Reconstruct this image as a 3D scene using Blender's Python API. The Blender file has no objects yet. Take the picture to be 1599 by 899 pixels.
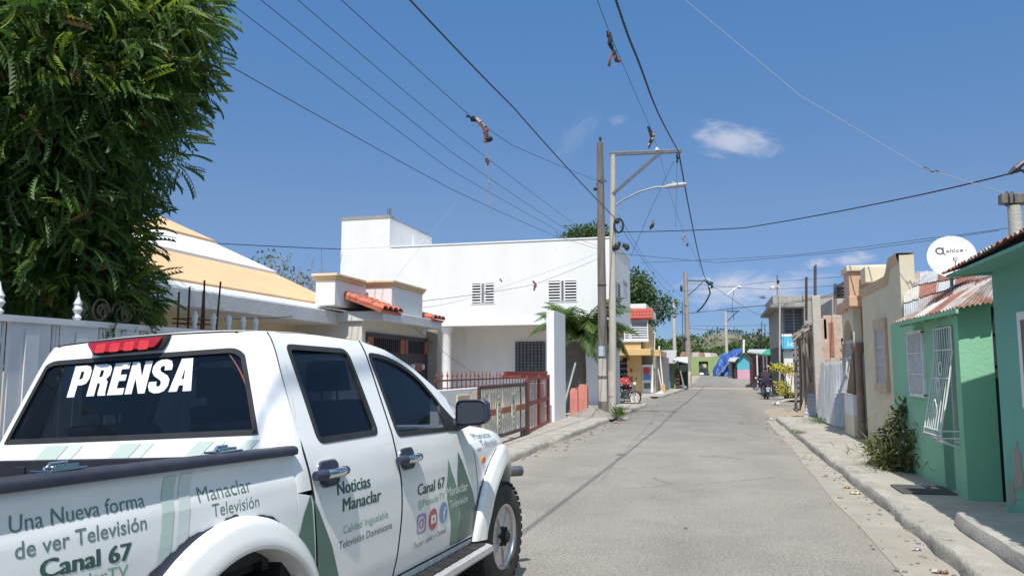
import bpy, bmesh, math, random
import numpy as np
from mathutils import Matrix, Vector
rnd = random.Random(7)
scene = bpy.context.scene
COL = scene.collection
PI = math.pi

# ------------------------------------------------------------------ camera
F_PX, CX, CY, HOR, CAM_H, VPX = 1200., 799.5, 449.5, 577., 1.55, 1115.
PITCH = math.atan((HOR - CY) / F_PX)
YAW = math.atan2(VPX - CX, F_PX * math.cos(PITCH) + (HOR - CY) * math.sin(PITCH))
cam_d = bpy.data.cameras.new("camera")
cam = bpy.data.objects.new("camera", cam_d)
COL.objects.link(cam)
cam.location = (0, 0, CAM_H)
cam.rotation_euler = (PI / 2 + PITCH, 0, YAW)
cam_d.sensor_width = 36.0
cam_d.lens = F_PX / 1599. * 36.0
cam_d.clip_end = 4000
cam_d.clip_start = 0.05
scene.camera = cam

# ------------------------------------------------------------------ sun, sky, exposure
SUN_EL = 60.0
SUN_AZ = (0.11, -1.0)
_l = math.hypot(*SUN_AZ)
SUN_DIR = Vector((SUN_AZ[0] / _l * math.cos(math.radians(SUN_EL)), SUN_AZ[1] / _l * math.cos(math.radians(SUN_EL)), math.sin(math.radians(SUN_EL))))
sun_d = bpy.data.lights.new("sun", 'SUN')
sun_d.energy = 3.8
sun_d.angle = math.radians(0.55)
sun_d.color = (1.0, 0.955, 0.88)
sun = bpy.data.objects.new("sun", sun_d)
COL.objects.link(sun)
sun.location = (0, -20, 60)
sun.rotation_euler = (-SUN_DIR).to_track_quat('-Z', 'Y').to_euler()

scene.view_settings.view_transform = 'Standard'
scene.view_settings.look = 'None'
scene.view_settings.gamma = 1
scene.view_settings.use_curve_mapping = False
scene.view_settings.exposure = 0.55

def cam_ray(px, py):
    cp, sp, cy, sy = math.cos(PITCH), math.sin(PITCH), math.cos(YAW), math.sin(YAW)
    fl = Vector((-sy, cy, 0)); r = Vector((cy, sy, 0)); u = Vector((0, 0, 1))
    U = u * cp - fl * sp; W = fl * cp + u * sp
    return r * ((px - CX) / F_PX) + U * (-(py - CY) / F_PX) + W

def AX(px, py, X):
    d = cam_ray(px, py); return d * (X / d.x) + Vector((0, 0, CAM_H))
def AY(px, py, Y):
    d = cam_ray(px, py); return d * (Y / d.y) + Vector((0, 0, CAM_H))
def AZ(px, py, z=0.0):
    d = cam_ray(px, py); return d * ((z - CAM_H) / d.z) + Vector((0, 0, CAM_H))

world = bpy.data.worlds.new("World")
scene.world = world
world.use_nodes = True
wn = world.node_tree.nodes; wl = world.node_tree.links
wn.clear()
w_out = wn.new('ShaderNodeOutputWorld')
w_bg = wn.new('ShaderNodeBackground')
w_bg.inputs['Strength'].default_value = 0.105
w_sky = wn.new('ShaderNodeTexSky')
w_sky.sky_type = 'NISHITA'
w_sky.sun_disc = False
w_sky.sun_elevation = math.radians(SUN_EL)
w_sky.sun_rotation = math.atan2(SUN_AZ[0], SUN_AZ[1])
w_sky.air_density = 1.0
w_sky.dust_density = 0.0
w_sky.ozone_density = 4.0
w_sky.altitude = 20
w_tc = wn.new('ShaderNodeTexCoord')
prev = w_sky.outputs['Color']

def wnode(t, **kw):
    n = wn.new(t)
    for k, v in kw.items(): setattr(n, k, v)
    return n

def cloud(px, py, hw, hh, tilt, amount, seed, prev, tint=(5.0, 5.0, 5.5, 1)):
    """a small cumulus at a fixed direction of the sky: an elliptical window of warped noise"""
    d = cam_ray(px, py).normalized()
    r = d.cross(Vector((0, 0, 1))).normalized(); u = r.cross(d)
    r2 = r * math.cos(tilt) + u * math.sin(tilt); u2 = u * math.cos(tilt) - r * math.sin(tilt)
    dx = wnode('ShaderNodeVectorMath', operation='DOT_PRODUCT'); dx.inputs[1].default_value = r2 / (hw / F_PX)
    dy = wnode('ShaderNodeVectorMath', operation='DOT_PRODUCT'); dy.inputs[1].default_value = u2 / (hh / F_PX)
    df = wnode('ShaderNodeVectorMath', operation='DOT_PRODUCT'); df.inputs[1].default_value = d
    for n in (dx, dy, df): wl.new(w_tc.outputs['Generated'], n.inputs[0])
    cb = wnode('ShaderNodeCombineXYZ'); wl.new(dx.outputs['Value'], cb.inputs[0]); wl.new(dy.outputs['Value'], cb.inputs[1])
    cb.inputs[2].default_value = seed
    nz = wnode('ShaderNodeTexNoise'); nz.inputs['Scale'].default_value = 1.7; nz.inputs['Detail'].default_value = 7; nz.inputs['Roughness'].default_value = .62
    nz.inputs['Distortion'].default_value = .6
    wl.new(cb.outputs[0], nz.inputs['Vector'])
    ln = wnode('ShaderNodeVectorMath', operation='LENGTH')
    cb2 = wnode('ShaderNodeCombineXYZ'); wl.new(dx.outputs['Value'], cb2.inputs[0]); wl.new(dy.outputs['Value'], cb2.inputs[1])
    wl.new(cb2.outputs[0], ln.inputs[0])
    sub = wnode('ShaderNodeMath', operation='MULTIPLY_ADD'); sub.inputs[1].default_value = -.62; sub.inputs[2].default_value = .0
    wl.new(ln.outputs['Value'], sub.inputs[0])
    add = wnode('ShaderNodeMath', operation='ADD'); wl.new(nz.outputs['Fac'], add.inputs[0]); wl.new(sub.outputs[0], add.inputs[1])
    mr = wnode('ShaderNodeMapRange'); mr.interpolation_type = 'SMOOTHSTEP'
    mr.inputs['From Min'].default_value = .02; mr.inputs['From Max'].default_value = .52
    mr.inputs['To Min'].default_value = 0; mr.inputs['To Max'].default_value = amount
    wl.new(add.outputs[0], mr.inputs['Value'])
    front = wnode('ShaderNodeMath', operation='GREATER_THAN'); front.inputs[1].default_value = .3
    wl.new(df.outputs['Value'], front.inputs[0])
    mu = wnode('ShaderNodeMath', operation='MULTIPLY'); wl.new(mr.outputs[0], mu.inputs[0]); wl.new(front.outputs[0], mu.inputs[1])
    mx = wnode('ShaderNodeMix', data_type='RGBA'); wl.new(mu.outputs[0], mx.inputs['Factor'])
    wl.new(prev, mx.inputs['A']); mx.inputs['B'].default_value = tint
    return mx.outputs['Result']

# a clear blue haze towards the horizon instead of the model's white one
w_sep = wnode('ShaderNodeSeparateXYZ'); wl.new(w_tc.outputs['Generated'], w_sep.inputs[0])
w_rmp = wnode('ShaderNodeValToRGB'); els = w_rmp.color_ramp.elements
els[0].position = 0.0; els[0].color = (.27, .36, .56, 1); els[1].position = .68; els[1].color = (4.4, 3.1, 1.85, 1)  # last stop brightens and warms the unseen overhead sky to lift the shade
for p_, c_ in ((.065, (.30, .385, .59)), (.20, (.53, .565, .645)), (.475, (.585, .86, 1.0))):
    e_ = els.new(p_); e_.color = (*c_, 1)
wl.new(w_sep.outputs['Z'], w_rmp.inputs[0])
w_mul = wnode('ShaderNodeMix', data_type='RGBA', blend_type='MULTIPLY'); w_mul.inputs['Factor'].default_value = 1
wl.new(prev, w_mul.inputs['A']); wl.new(w_rmp.outputs[0], w_mul.inputs['B']); prev = w_mul.outputs['Result']
for c in [(1146, 217, 96, 40, -.22, .60, 1.3), (1140, 450, 115, 44, .05, .62, 4.1), (1225, 452, 110, 40, .1, .5, 7.7),
          (1332, 404, 45, 16, .0, .5, 9.2), (1275, 412, 30, 12, 0, .45, 11.9), (900, 210, 70, 30, .9, .10, 15.), (965, 187, 25, 12, .2, .14, 21.)]:
    prev = cloud(*c, prev)
wl.new(prev, w_bg.inputs['Color'])
wl.new(w_bg.outputs[0], w_out.inputs['Surface'])

# ------------------------------------------------------------------ object helpers
ORG = {}

def thing(name, label, cat, loc=(0, 0, 0), group=None, rotz=0.0):
    o = bpy.data.objects.new(name, None); COL.objects.link(o)
    o.empty_display_size = .2
    o.location = loc; o.rotation_euler = (0, 0, rotz)
    o['label'] = label; o['category'] = cat
    if group: o['group'] = group
    ORG[o.name] = Matrix.Translation(Vector(loc)) @ Matrix.Rotation(rotz, 4, 'Z')
    return o

def tag(o, label=None, cat=None, group=None, kind=None):
    if label: o['label'] = label
    if cat: o['category'] = cat
    if group: o['group'] = group
    if kind: o['kind'] = kind
    return o

class MB:
    def __init__(s): s.v = []; s.f = []; s.m = []
    def add(s, vs, fs, m=0):
        b = len(s.v); s.v.extend([tuple(p) for p in vs]); s.f.extend([tuple(i + b for i in f) for f in fs]); s.m.extend([m] * len(fs)); return s
    def hexa(s, p, m=0):
        return s.add(p, [(0, 3, 2, 1), (4, 5, 6, 7), (0, 1, 5, 4), (1, 2, 6, 5), (2, 3, 7, 6), (3, 0, 4, 7)], m)
    def box(s, x0, x1, y0, y1, z0, z1, m=0):
        return s.hexa([(x0, y0, z0), (x1, y0, z0), (x1, y1, z0), (x0, y1, z0), (x0, y0, z1), (x1, y0, z1), (x1, y1, z1), (x0, y1, z1)], m)
    def obox(s, c, size, rot, m=0):
        c = Vector(c); hx, hy, hz = [a / 2 for a in size]
        if not isinstance(rot, Matrix): rot = Matrix.Rotation(rot, 3, 'Z')
        P = [c + rot @ Vector(q) for q in ((-hx, -hy, -hz), (hx, -hy, -hz), (hx, hy, -hz), (-hx, hy, -hz), (-hx, -hy, hz), (hx, -hy, hz), (hx, hy, hz), (-hx, hy, hz))]
        return s.hexa(P, m)
    def beam(s, p, q, w, h=None, m=0, up=(0, 0, 1)):
        p = Vector(p); q = Vector(q); h = h or w
        d = (q - p).normalized(); up = Vector(up)
        if abs(d.dot(up)) > .98: up = Vector((0, 1, 0))
        r = d.cross(up).normalized() * (w / 2); u = r.cross(d).normalized() * (h / 2)
        return s.hexa([p - r - u, p + r - u, q + r - u, q - r - u, p - r + u, p + r + u, q + r + u, q - r + u], m)
    def quad(s, a, b, c, d, m=0): return s.add([a, b, c, d], [(0, 1, 2, 3)], m)
    def slab(s, pts, t, m=0):
        """a flat or bent polygon plate: pts is its top outline, thickened along its own normal"""
        pts = [Vector(p) for p in pts]; n = Vector((0, 0, 0))
        for i in range(len(pts)): n += (pts[i] - pts[0]).cross(pts[(i + 1) % len(pts)] - pts[0])
        n = n.normalized() * t; k = len(pts)
        fs = [tuple(range(k)), tuple(range(2 * k - 1, k - 1, -1))] + [(i, i + k, (i + 1) % k + k, (i + 1) % k) for i in range(k)]
        return s.add(list(pts) + [p - n for p in pts], fs, m)
    def prism(s, poly, z0, z1, m=0):
        k = len(poly)
        a = sum(poly[i][0] * poly[(i + 1) % k][1] - poly[(i + 1) % k][0] * poly[i][1] for i in range(k))
        if a < 0: poly = poly[::-1]
        vs = [(x, y, z0) for x, y in poly] + [(x, y, z1) for x, y in poly]
        return s.add(vs, [tuple(range(k - 1, -1, -1)), tuple(range(k, 2 * k))] + [(i, (i + 1) % k, (i + 1) % k + k, i + k) for i in range(k)], m)
    def tube(s, path, r, n=6, m=0, cap=True, closed=False):
        path = [Vector(p) for p in path]; k = len(path)
        rs = r if isinstance(r, (list, tuple)) else [r] * k
        t0 = (path[1] - path[0]).normalized()
        up = Vector((0, 0, 1)) if abs(t0.z) < .9 else Vector((1, 0, 0))
        nrm = t0.cross(up).normalized(); vs = []
        for i in range(k):
            a = path[i - 1] if (i > 0 or closed) else path[i]; b = path[(i + 1) % k] if (i < k - 1 or closed) else path[i]
            t = (b - a).normalized()
            nrm = (nrm - t * nrm.dot(t))
            nrm = nrm.normalized() if nrm.length > 1e-6 else t.orthogonal().normalized()
            bn = t.cross(nrm)
            for j in range(n):
                an = 2 * PI * j / n
                vs.append(path[i] + (nrm * math.cos(an) + bn * math.sin(an)) * rs[i])
        fs = []
        for i in range(k if closed else k - 1):
            i2 = (i + 1) % k
            for j in range(n):
                j2 = (j + 1) % n
                fs.append((i * n + j, i * n + j2, i2 * n + j2, i2 * n + j))
        if cap and not closed:
            fs.append(tuple(range(n - 1, -1, -1))); fs.append(tuple((k - 1) * n + j for j in range(n)))
        return s.add(vs, fs, m)
    def lathe(s, prof, c=(0, 0, 0), n=24, axis='Z', m=0, closed=False):
        """prof: (radius, height) list"""
        vs = []; c = Vector(c)
        for (r, h) in prof:
            for j in range(n):
                a = 2 * PI * j / n
                p = (r * math.cos(a), r * math.sin(a), h)
                if axis == 'X': p = (p[2], p[0], p[1])
                if axis == 'Y': p = (p[1], p[2], p[0])
                vs.append(c + Vector(p))
        fs = []; k = len(prof)
        for i in range(k if closed else k - 1):
            for j in range(n):
                j2 = (j + 1) % n; i2 = (i + 1) % k
                fs.append((i * n + j, i * n + j2, i2 * n + j2, i2 * n + j))
        if not closed:
            if prof[0][0] > 1e-5: fs.append(tuple(range(n - 1, -1, -1)))
            if prof[-1][0] > 1e-5: fs.append(tuple((k - 1) * n + j for j in range(n)))
        return s.add(vs, fs, m)
    def ball(s, c, r, m=0, seg=10, rings=7, sc=(1, 1, 1)):
        c = Vector(c); vs = [c + Vector((0, 0, r * sc[2]))]
        for i in range(1, rings):
            a = PI * i / rings
            for j in range(seg):
                b = 2 * PI * j / seg
                vs.append(c + Vector((r * math.sin(a) * math.cos(b) * sc[0], r * math.sin(a) * math.sin(b) * sc[1], r * math.cos(a) * sc[2])))
        vs.append(c - Vector((0, 0, r * sc[2])))
        fs = [(0, 1 + j, 1 + (j + 1) % seg) for j in range(seg)]
        for i in range(rings - 2):
            for j in range(seg):
                a = 1 + i * seg + j; b = 1 + i * seg + (j + 1) % seg
                fs.append((a, a + seg, b + seg, b))
        L = len(vs) - 1; o = 1 + (rings - 2) * seg
        fs += [(L, o + (j + 1) % seg, o + j) for j in range(seg)]
        return s.add(vs, fs, m)
    def grid(s, rows, m=0, closed=False, flip=False):
        """rows: list of equal-length point lists"""
        k = len(rows[0]); vs = [p for r in rows for p in r]; fs = []
        for i in range(len(rows) - 1):
            for j in range(k if closed else k - 1):
                j2 = (j + 1) % k
                q = (i * k + j, i * k + j2, (i + 1) * k + j2, (i + 1) * k + j)
                fs.append(q[::-1] if flip else q)
        return s.add(vs, fs, m)
    def xf(s, M):
        s.v = [tuple(M @ Vector(p)) for p in s.v]; return s
    def mesh(s, name):
        me = bpy.data.meshes.new(name); me.from_pydata(s.v, [], s.f); me.update(); return me
    def build(s, name, mats, parent=None, local=False, smooth=None, bevel=0, label=None, cat=None, group=None, kind=None, base=True, fixn=False):
        me = s.mesh(name)
        if not isinstance(mats, (list, tuple)): mats = [mats]
        for mt in mats: me.materials.append(mt)
        if len(mats) > 1: me.polygons.foreach_set('material_index', s.m)
        if fixn:
            bm = bmesh.new(); bm.from_mesh(me); bmesh.ops.recalc_face_normals(bm, faces=bm.faces); bm.to_mesh(me); bm.free()
        o = bpy.data.objects.new(name, me); COL.objects.link(o)
        if parent is not None:
            o.parent = parent
            P = ORG.get(parent.name, Matrix())
            if not local and P != Matrix(): me.transform(P.inverted())
            ORG[o.name] = P
        elif base and not local:
            xs = np.array(s.v); c = (xs.min(0) + xs.max(0)) / 2; c[2] = xs[:, 2].min()
            me.transform(Matrix.Translation(-Vector(c))); o.location = Vector(c)
            ORG[o.name] = Matrix.Translation(Vector(c))
        if smooth is not None:
            me.polygons.foreach_set('use_smooth', [True] * len(me.polygons))
            if smooth < 180: me.set_sharp_from_angle(angle=math.radians(smooth))
        if bevel:
            b = o.modifiers.new('bevel', 'BEVEL'); b.width = bevel; b.segments = 2; b.limit_method = 'ANGLE'; b.angle_limit = math.radians(40)
            b.harden_normals = False
        me.update()
        return tag(o, label, cat, group, kind)

def copy_tree(o, parent=None):
    c = o.copy(); COL.objects.link(c)
    if parent is not None: c.parent = parent
    for ch in list(o.children): copy_tree(ch, c)
    return c

# ------------------------------------------------------------------ materials
MATS = {}
def new_mat(name):
    m = bpy.data.materials.new(name); m.use_nodes = True
    n = m.node_tree.nodes; l = m.node_tree.links
    return m, n, l, n['Principled BSDF']

def c4(c): return (c[0], c[1], c[2], 1)

def M(name, col, rough=.8, col2=None, ns=3.0, amt=1.0, stain=None, ss=.9, st=.55, bump=0.0, bs=40.0, metal=0.0, spec=.5, coat=0.0, streak=1.0, coords='Object', detail=6, crack=None):
    """procedural surface: two-tone noise, an optional third stain colour in ragged patches, fine bump"""
    if name in MATS: return MATS[name]
    m, n, l, b = new_mat(name)
    b.inputs['Roughness'].default_value = rough; b.inputs['Metallic'].default_value = metal
    b.inputs['Specular IOR Level'].default_value = spec
    b.inputs['Coat Weight'].default_value = coat; b.inputs['Coat Roughness'].default_value = .06
    if col2 is None: col2 = tuple(x * .86 for x in col)
    tc = n.new('ShaderNodeTexCoord'); mp = n.new('ShaderNodeMapping'); l.new(tc.outputs[coords], mp.inputs[0])
    mp.inputs['Scale'].default_value = (1, 1, 1 / streak)
    nz = n.new('ShaderNodeTexNoise'); nz.inputs['Scale'].default_value = ns; nz.inputs['Detail'].default_value = detail; nz.inputs['Roughness'].default_value = .65
    l.new(mp.outputs[0], nz.inputs['Vector'])
    rp = n.new('ShaderNodeValToRGB'); rp.color_ramp.elements[0].position = .34; rp.color_ramp.elements[1].position = .66
    mid = [col[i] * (1 - amt * .5) + col2[i] * amt * .5 for i in range(3)]
    lo = [col[i] * (1 - amt) + col2[i] * amt for i in range(3)]
    rp.color_ramp.elements[0].color = c4(lo); rp.color_ramp.elements[1].color = c4(col)
    l.new(nz.outputs['Fac'], rp.inputs[0]); cur = rp.outputs[0]
    if stain is not None:
        n2 = n.new('ShaderNodeTexNoise'); n2.inputs['Scale'].default_value = ss; n2.inputs['Detail'].default_value = 9; n2.inputs['Roughness'].default_value = .72
        mp2 = n.new('ShaderNodeMapping'); l.new(tc.outputs[coords], mp2.inputs[0]); mp2.inputs['Location'].default_value = (3.1, 7.7, 1.3); mp2.inputs['Scale'].default_value = (1, 1, 1 / streak)
        l.new(mp2.outputs[0], n2.inputs['Vector'])
        mr = n.new('ShaderNodeMapRange'); mr.inputs['From Min'].default_value = st; mr.inputs['From Max'].default_value = st + .12
        l.new(n2.outputs['Fac'], mr.inputs['Value'])
        mx = n.new('ShaderNodeMix'); mx.data_type = 'RGBA'; l.new(mr.outputs[0], mx.inputs['Factor']); l.new(cur, mx.inputs['A']); mx.inputs['B'].default_value = c4(stain)
        cur = mx.outputs['Result']
    if crack is not None:
        cs, cw, cc = crack
        n4 = n.new('ShaderNodeTexNoise'); n4.inputs['Scale'].default_value = cs * 2.5; n4.inputs['Detail'].default_value = 5; l.new(tc.outputs[coords], n4.inputs['Vector'])
        av = n.new('ShaderNodeMix'); av.data_type = 'RGBA'; av.inputs['Factor'].default_value = .3; l.new(tc.outputs[coords], av.inputs['A']); l.new(n4.outputs['Color'], av.inputs['B'])
        vo = n.new('ShaderNodeTexVoronoi'); vo.feature = 'DISTANCE_TO_EDGE'; vo.inputs['Scale'].default_value = cs; l.new(av.outputs['Result'], vo.inputs['Vector'])
        m5 = n.new('ShaderNodeMapRange'); m5.inputs['From Min'].default_value = 0; m5.inputs['From Max'].default_value = cw; m5.inputs['To Min'].default_value = .8; m5.inputs['To Max'].default_value = 0; l.new(vo.outputs['Distance'], m5.inputs['Value'])
        mx = n.new('ShaderNodeMix'); mx.data_type = 'RGBA'; l.new(m5.outputs[0], mx.inputs['Factor']); l.new(cur, mx.inputs['A']); mx.inputs['B'].default_value = c4(cc); cur = mx.outputs['Result']
    l.new(cur, b.inputs['Base Color'])
    if bump:
        n3 = n.new('ShaderNodeTexNoise'); n3.inputs['Scale'].default_value = bs; n3.inputs['Detail'].default_value = 5
        l.new(tc.outputs[coords], n3.inputs['Vector'])
        bp = n.new('ShaderNodeBump'); bp.inputs['Strength'].default_value = bump; bp.inputs['Distance'].default_value = .02
        l.new(n3.outputs['Fac'], bp.inputs['Height']); l.new(bp.outputs[0], b.inputs['Normal'])
    MATS[name] = m
    return m

def leaf_mat(name, c1, c2, trans=.25, ns=2.0):
    m, n, l, b = new_mat(name)
    b.inputs['Roughness'].default_value = .55; b.inputs['Specular IOR Level'].default_value = .35
    tc = n.new('ShaderNodeTexCoord'); nz = n.new('ShaderNodeTexNoise'); nz.inputs['Scale'].default_value = ns; nz.inputs['Detail'].default_value = 4
    l.new(tc.outputs['Object'], nz.inputs['Vector'])
    rp = n.new('ShaderNodeValToRGB'); rp.color_ramp.elements[0].position = .35; rp.color_ramp.elements[1].position = .65
    rp.color_ramp.elements[0].color = c4(c1); rp.color_ramp.elements[1].color = c4(c2)
    l.new(nz.outputs['Fac'], rp.inputs[0]); l.new(rp.outputs[0], b.inputs['Base Color'])
    tr = n.new('ShaderNodeBsdfTranslucent')
    mixc = n.new('ShaderNodeMix'); mixc.data_type = 'RGBA'; mixc.blend_type = 'MULTIPLY'; mixc.inputs['Factor'].default_value = 1
    l.new(rp.outputs[0], mixc.inputs['A']); mixc.inputs['B'].default_value = (1.5, 1.7, .7, 1)
    l.new(mixc.outputs['Result'], tr.inputs['Color'])
    ms = n.new('ShaderNodeMixShader'); ms.inputs[0].default_value = trans
    l.new(b.outputs[0], ms.inputs[1]); l.new(tr.outputs[0], ms.inputs[2])
    l.new(ms.outputs[0], n['Material Output'].inputs['Surface'])
    MATS[name] = m
    return m

PL_WHITE = M('white plaster', (.75, .75, .74), .85, (.69, .69, .68), 1.0, 1, (.61, .60, .58), .8, .575, .3, 30, streak=2.2)
PL_WHITE2 = M('clean white paint', (.80, .80, .79), .7, (.74, .74, .73), 2.0, 1, None, bump=.15, bs=40)
CONC = M('pale concrete', (.40, .38, .345), .92, (.29, .275, .25), 2.2, 1, (.2, .19, .175), 1.4, .6, .5, 45)
CONC_D = M('grey concrete', (.33, .32, .30), .92, (.22, .215, .205), 1.6, 1, (.15, .145, .135), 1.2, .6, .5, 40)
CONC_P = M('pole concrete', (.50, .475, .42), .9, (.38, .355, .31), 3.0, 1, (.25, .235, .21), 2.2, .62, .5, 40, streak=4)
WOOD_P = M('weathered pole wood', (.21, .185, .165), .9, (.105, .09, .08), 9.0, 1, (.3, .27, .24), 6, .6, .7, 60, streak=9)
WOOD = M('weathered timber', (.34, .285, .235), .9, (.19, .155, .125), 9.0, 1, (.33, .28, .24), 5, .58, .7, 50, streak=7)
RUSTY = M('rusty tin', (.46, .43, .41), .62, (.33, .30, .285), 5.0, 1, (.26, .105, .06), 1.25, .50, .3, 30, metal=.25)
RUSTY_R = M('red rusty tin', (.30, .13, .085), .75, (.17, .07, .05), 4.0, 1, (.46, .42, .40), 1.4, .55, .3, 30)
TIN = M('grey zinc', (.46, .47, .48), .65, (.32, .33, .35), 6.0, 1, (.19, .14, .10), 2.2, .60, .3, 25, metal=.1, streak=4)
TIN_FENCE = M('pale zinc sheet', (.56, .54, .51), .75, (.42, .42, .42), 3.0, 1, (.24, .18, .13), 2.0, .63, .3, 25, streak=5)
IRON = M('dark iron', (.035, .035, .04), .5, (.02, .02, .022), 6, 1)
IRON_W = M('white painted iron', (.74, .74, .75), .45, (.6, .6, .6), 8, 1, (.3, .22, .17), 9, .7)
IRON_R = M('red oxide iron', (.30, .055, .04), .5, (.20, .035, .028), 7, 1, (.12, .05, .04), 6, .62)
IRON_DB = M('dark brown iron', (.085, .042, .038), .5, (.05, .028, .026), 6, 1)
CABLE = M('black cable', (.018, .018, .022), .6)
CABLE_G = M('faded grey cable', (.30, .31, .33), .6)
BLACK = M('black void', (.012, .012, .014), .7)
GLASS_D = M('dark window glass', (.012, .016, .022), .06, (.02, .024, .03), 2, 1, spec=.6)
TERRA = M('terracotta tile', (.50, .15, .085), .75, (.36, .10, .06), 5, 1, (.2, .09, .06), 7, .66, .3, 30)
# ================================================================== the pickup
PAINT_T = M('white wrap paint', (.82, .82, .825), .30, (.765, .768, .775), 2.5, 1, (.56, .54, .51), 3.5, .66, .12, 2.2, spec=.5, coat=.4)
NAVY = M('navy plastic', (.024, .031, .066), .5, (.035, .04, .065), 6, 1)
RAILM = M('scuffed dark rail', (.025, .028, .048), .5, (.04, .045, .065), 14, 1, (.14, .14, .15), 16, .68)
LINER = M('bed liner', (.014, .016, .026), .7, (.022, .024, .034), 8, 1, (.05, .05, .055), 5, .72)
RUBBER = M('black rubber', (.017, .017, .019), .6, (.03, .03, .03), 10, 1)
TYRE = M('dusty tyre', (.030, .029, .028), .85, (.055, .052, .048), 9, 1)
CHROME = M('chrome', (.75, .76, .78), .12, (.65, .66, .68), 4, 1, metal=1)
ALLOY = M('silver alloy', (.58, .58, .59), .32, (.45, .45, .46), 7, 1, metal=.85)
GREEN_D = M('dark green vinyl', (.085, .165, .135), .4, (.075, .15, .12), 4, 1, coat=.2)
GREEN_M = M('mid green vinyl', (.13, .27, .19), .4, (.115, .24, .17), 4, 1, coat=.2)
GREEN_L = M('light green vinyl', (.20, .45, .27), .4, (.18, .41, .25), 4, 1, coat=.2)
GREEN_P = M('pale green vinyl', (.50, .60, .56), .4, (.47, .57, .53), 4, 1, coat=.2)
GREEN_PP = M('palest green vinyl', (.62, .675, .66), .4, (.6, .655, .64), 4, 1, coat=.2)
TXT_D = M('dark green lettering', (.055, .115, .095), .45)
TXT_M = M('grey green lettering', (.16, .235, .215), .45)
TXT_L = M('green lettering', (.20, .42, .26), .45)
TXT_W = M('white lettering', (.82, .83, .83), .5)
LENS_R = M('red lens', (.42, .012, .018), .15, (.30, .008, .012), 30, 1, coat=.6)
LENS_O = M('orange lens', (.75, .22, .05), .2)
ICON_R = M('red icon', (.62, .12, .10), .45); ICON_B = M('blue icon', (.22, .35, .62), .45); ICON_V = M('violet icon', (.46, .25, .60), .45)
ICON_PK = M('pink icon', (.66, .26, .38), .45)
GLASS_T = M('tinted truck glass', (.006, .009, .015), .04, (.012, .016, .024), 1.2, 1, spec=.28)
def tinted_glass():
    m, n, l, b = new_mat('tinted see through glass')
    b.inputs['Base Color'].default_value = (.006, .010, .016, 1); b.inputs['Roughness'].default_value = .03; b.inputs['Specular IOR Level'].default_value = .35
    tc = n.new('ShaderNodeTexCoord'); nz = n.new('ShaderNodeTexNoise'); nz.inputs['Scale'].default_value = 2.2; nz.inputs['Detail'].default_value = 6; l.new(tc.outputs['Object'], nz.inputs['Vector'])
    mr = n.new('ShaderNodeMapRange'); mr.inputs['To Min'].default_value = .60; mr.inputs['To Max'].default_value = .76; l.new(nz.outputs['Fac'], mr.inputs['Value'])
    tr = n.new('ShaderNodeBsdfTransparent'); tr.inputs['Color'].default_value = (.50, .60, .72, 1)
    ms = n.new('ShaderNodeMixShader'); l.new(mr.outputs[0], ms.inputs[0]); l.new(tr.outputs[0], ms.inputs[1]); l.new(b.outputs[0], ms.inputs[2]); l.new(ms.outputs[0], n['Material Output'].inputs['Surface'])
    MATS['tinted see through glass'] = m; return m
GLASS_T = tinted_glass()
UNDER_GAP = M('underbody and gap shade', (.02, .02, .02), .9)

T_YAW = math.radians(4.3)
truck = thing('pickup_truck', 'white crew cab pickup with PRENSA on its rear window and green lettering', 'pickup truck', (-2.552, 2.459, 0), None, -T_YAW)
ROLL = math.radians(3.0); ZC = .35
CR_, SR_ = math.cos(ROLL), math.sin(ROLL)
def roll(p):
    x, y, z = p; zz = z - ZC
    return (CR_ * x - SR_ * zz, y, SR_ * x + CR_ * zz + ZC)

_KZ = [.30, .40, .55, .75, .95, 1.08, 1.17, 1.25, 1.45, 1.60, 1.68, 1.8]
_KW = [.82, .835, .865, .88, .885, .872, .852, .822, .745, .685, .64, .5]
_zz = np.linspace(.3, 1.8, 301); _ww = np.interp(_zz, _KZ, _KW)
_k = np.hanning(21); _k /= _k.sum(); _ww = np.convolve(np.pad(_ww, 10, mode='edge'), _k, 'valid')
def W(z): return float(np.interp(z, _zz, _ww))
def bodyx(s, z):
    x = W(z)
    if s > 2.7: x -= .30 * ((s - 2.7) / 1.0) ** 2.0
    return x
def bedx(s, z):
    if z > 1.06:
        # pressed crease under the rail
        return .872 - .012 * math.sin(min(1, (z - 1.06) / .10) * PI) - .02 * max(0, (z - 1.12) / .1)
    return W(z) * 1.0
def roofline(s):
    return float(np.interp(s, [.5, .66, 1.0, 1.45, 1.69, 1.92, 2.155, 2.27, 2.36, 2.6], [1.69, 1.69, 1.697, 1.678, 1.632, 1.541, 1.40, 1.315, 1.23, 1.02]))
def backs(z): return .44 + .28 * (z - 1.2)

def rpoly(pts, r=.04, n=5):
    """round the corners of a 2D polygon"""
    out = []; k = len(pts)
    for i in range(k):
        a, b, c = Vector(pts[i - 1]), Vector(pts[i]), Vector(pts[(i + 1) % k])
        rr = r[i] if isinstance(r, (list, tuple)) else r
        if rr <= 0: out.append(tuple(b)); continue
        d1 = (a - b); d2 = (c - b); q = min(rr, d1.length * .45, d2.length * .45)
        p1 = b + d1.normalized() * q; p2 = b + d2.normalized() * q
        for j in range(n + 1):
            t = j / n; out.append(tuple(p1 * (1 - t) ** 2 + b * 2 * t * (1 - t) + p2 * t * t))
    return out

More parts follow.
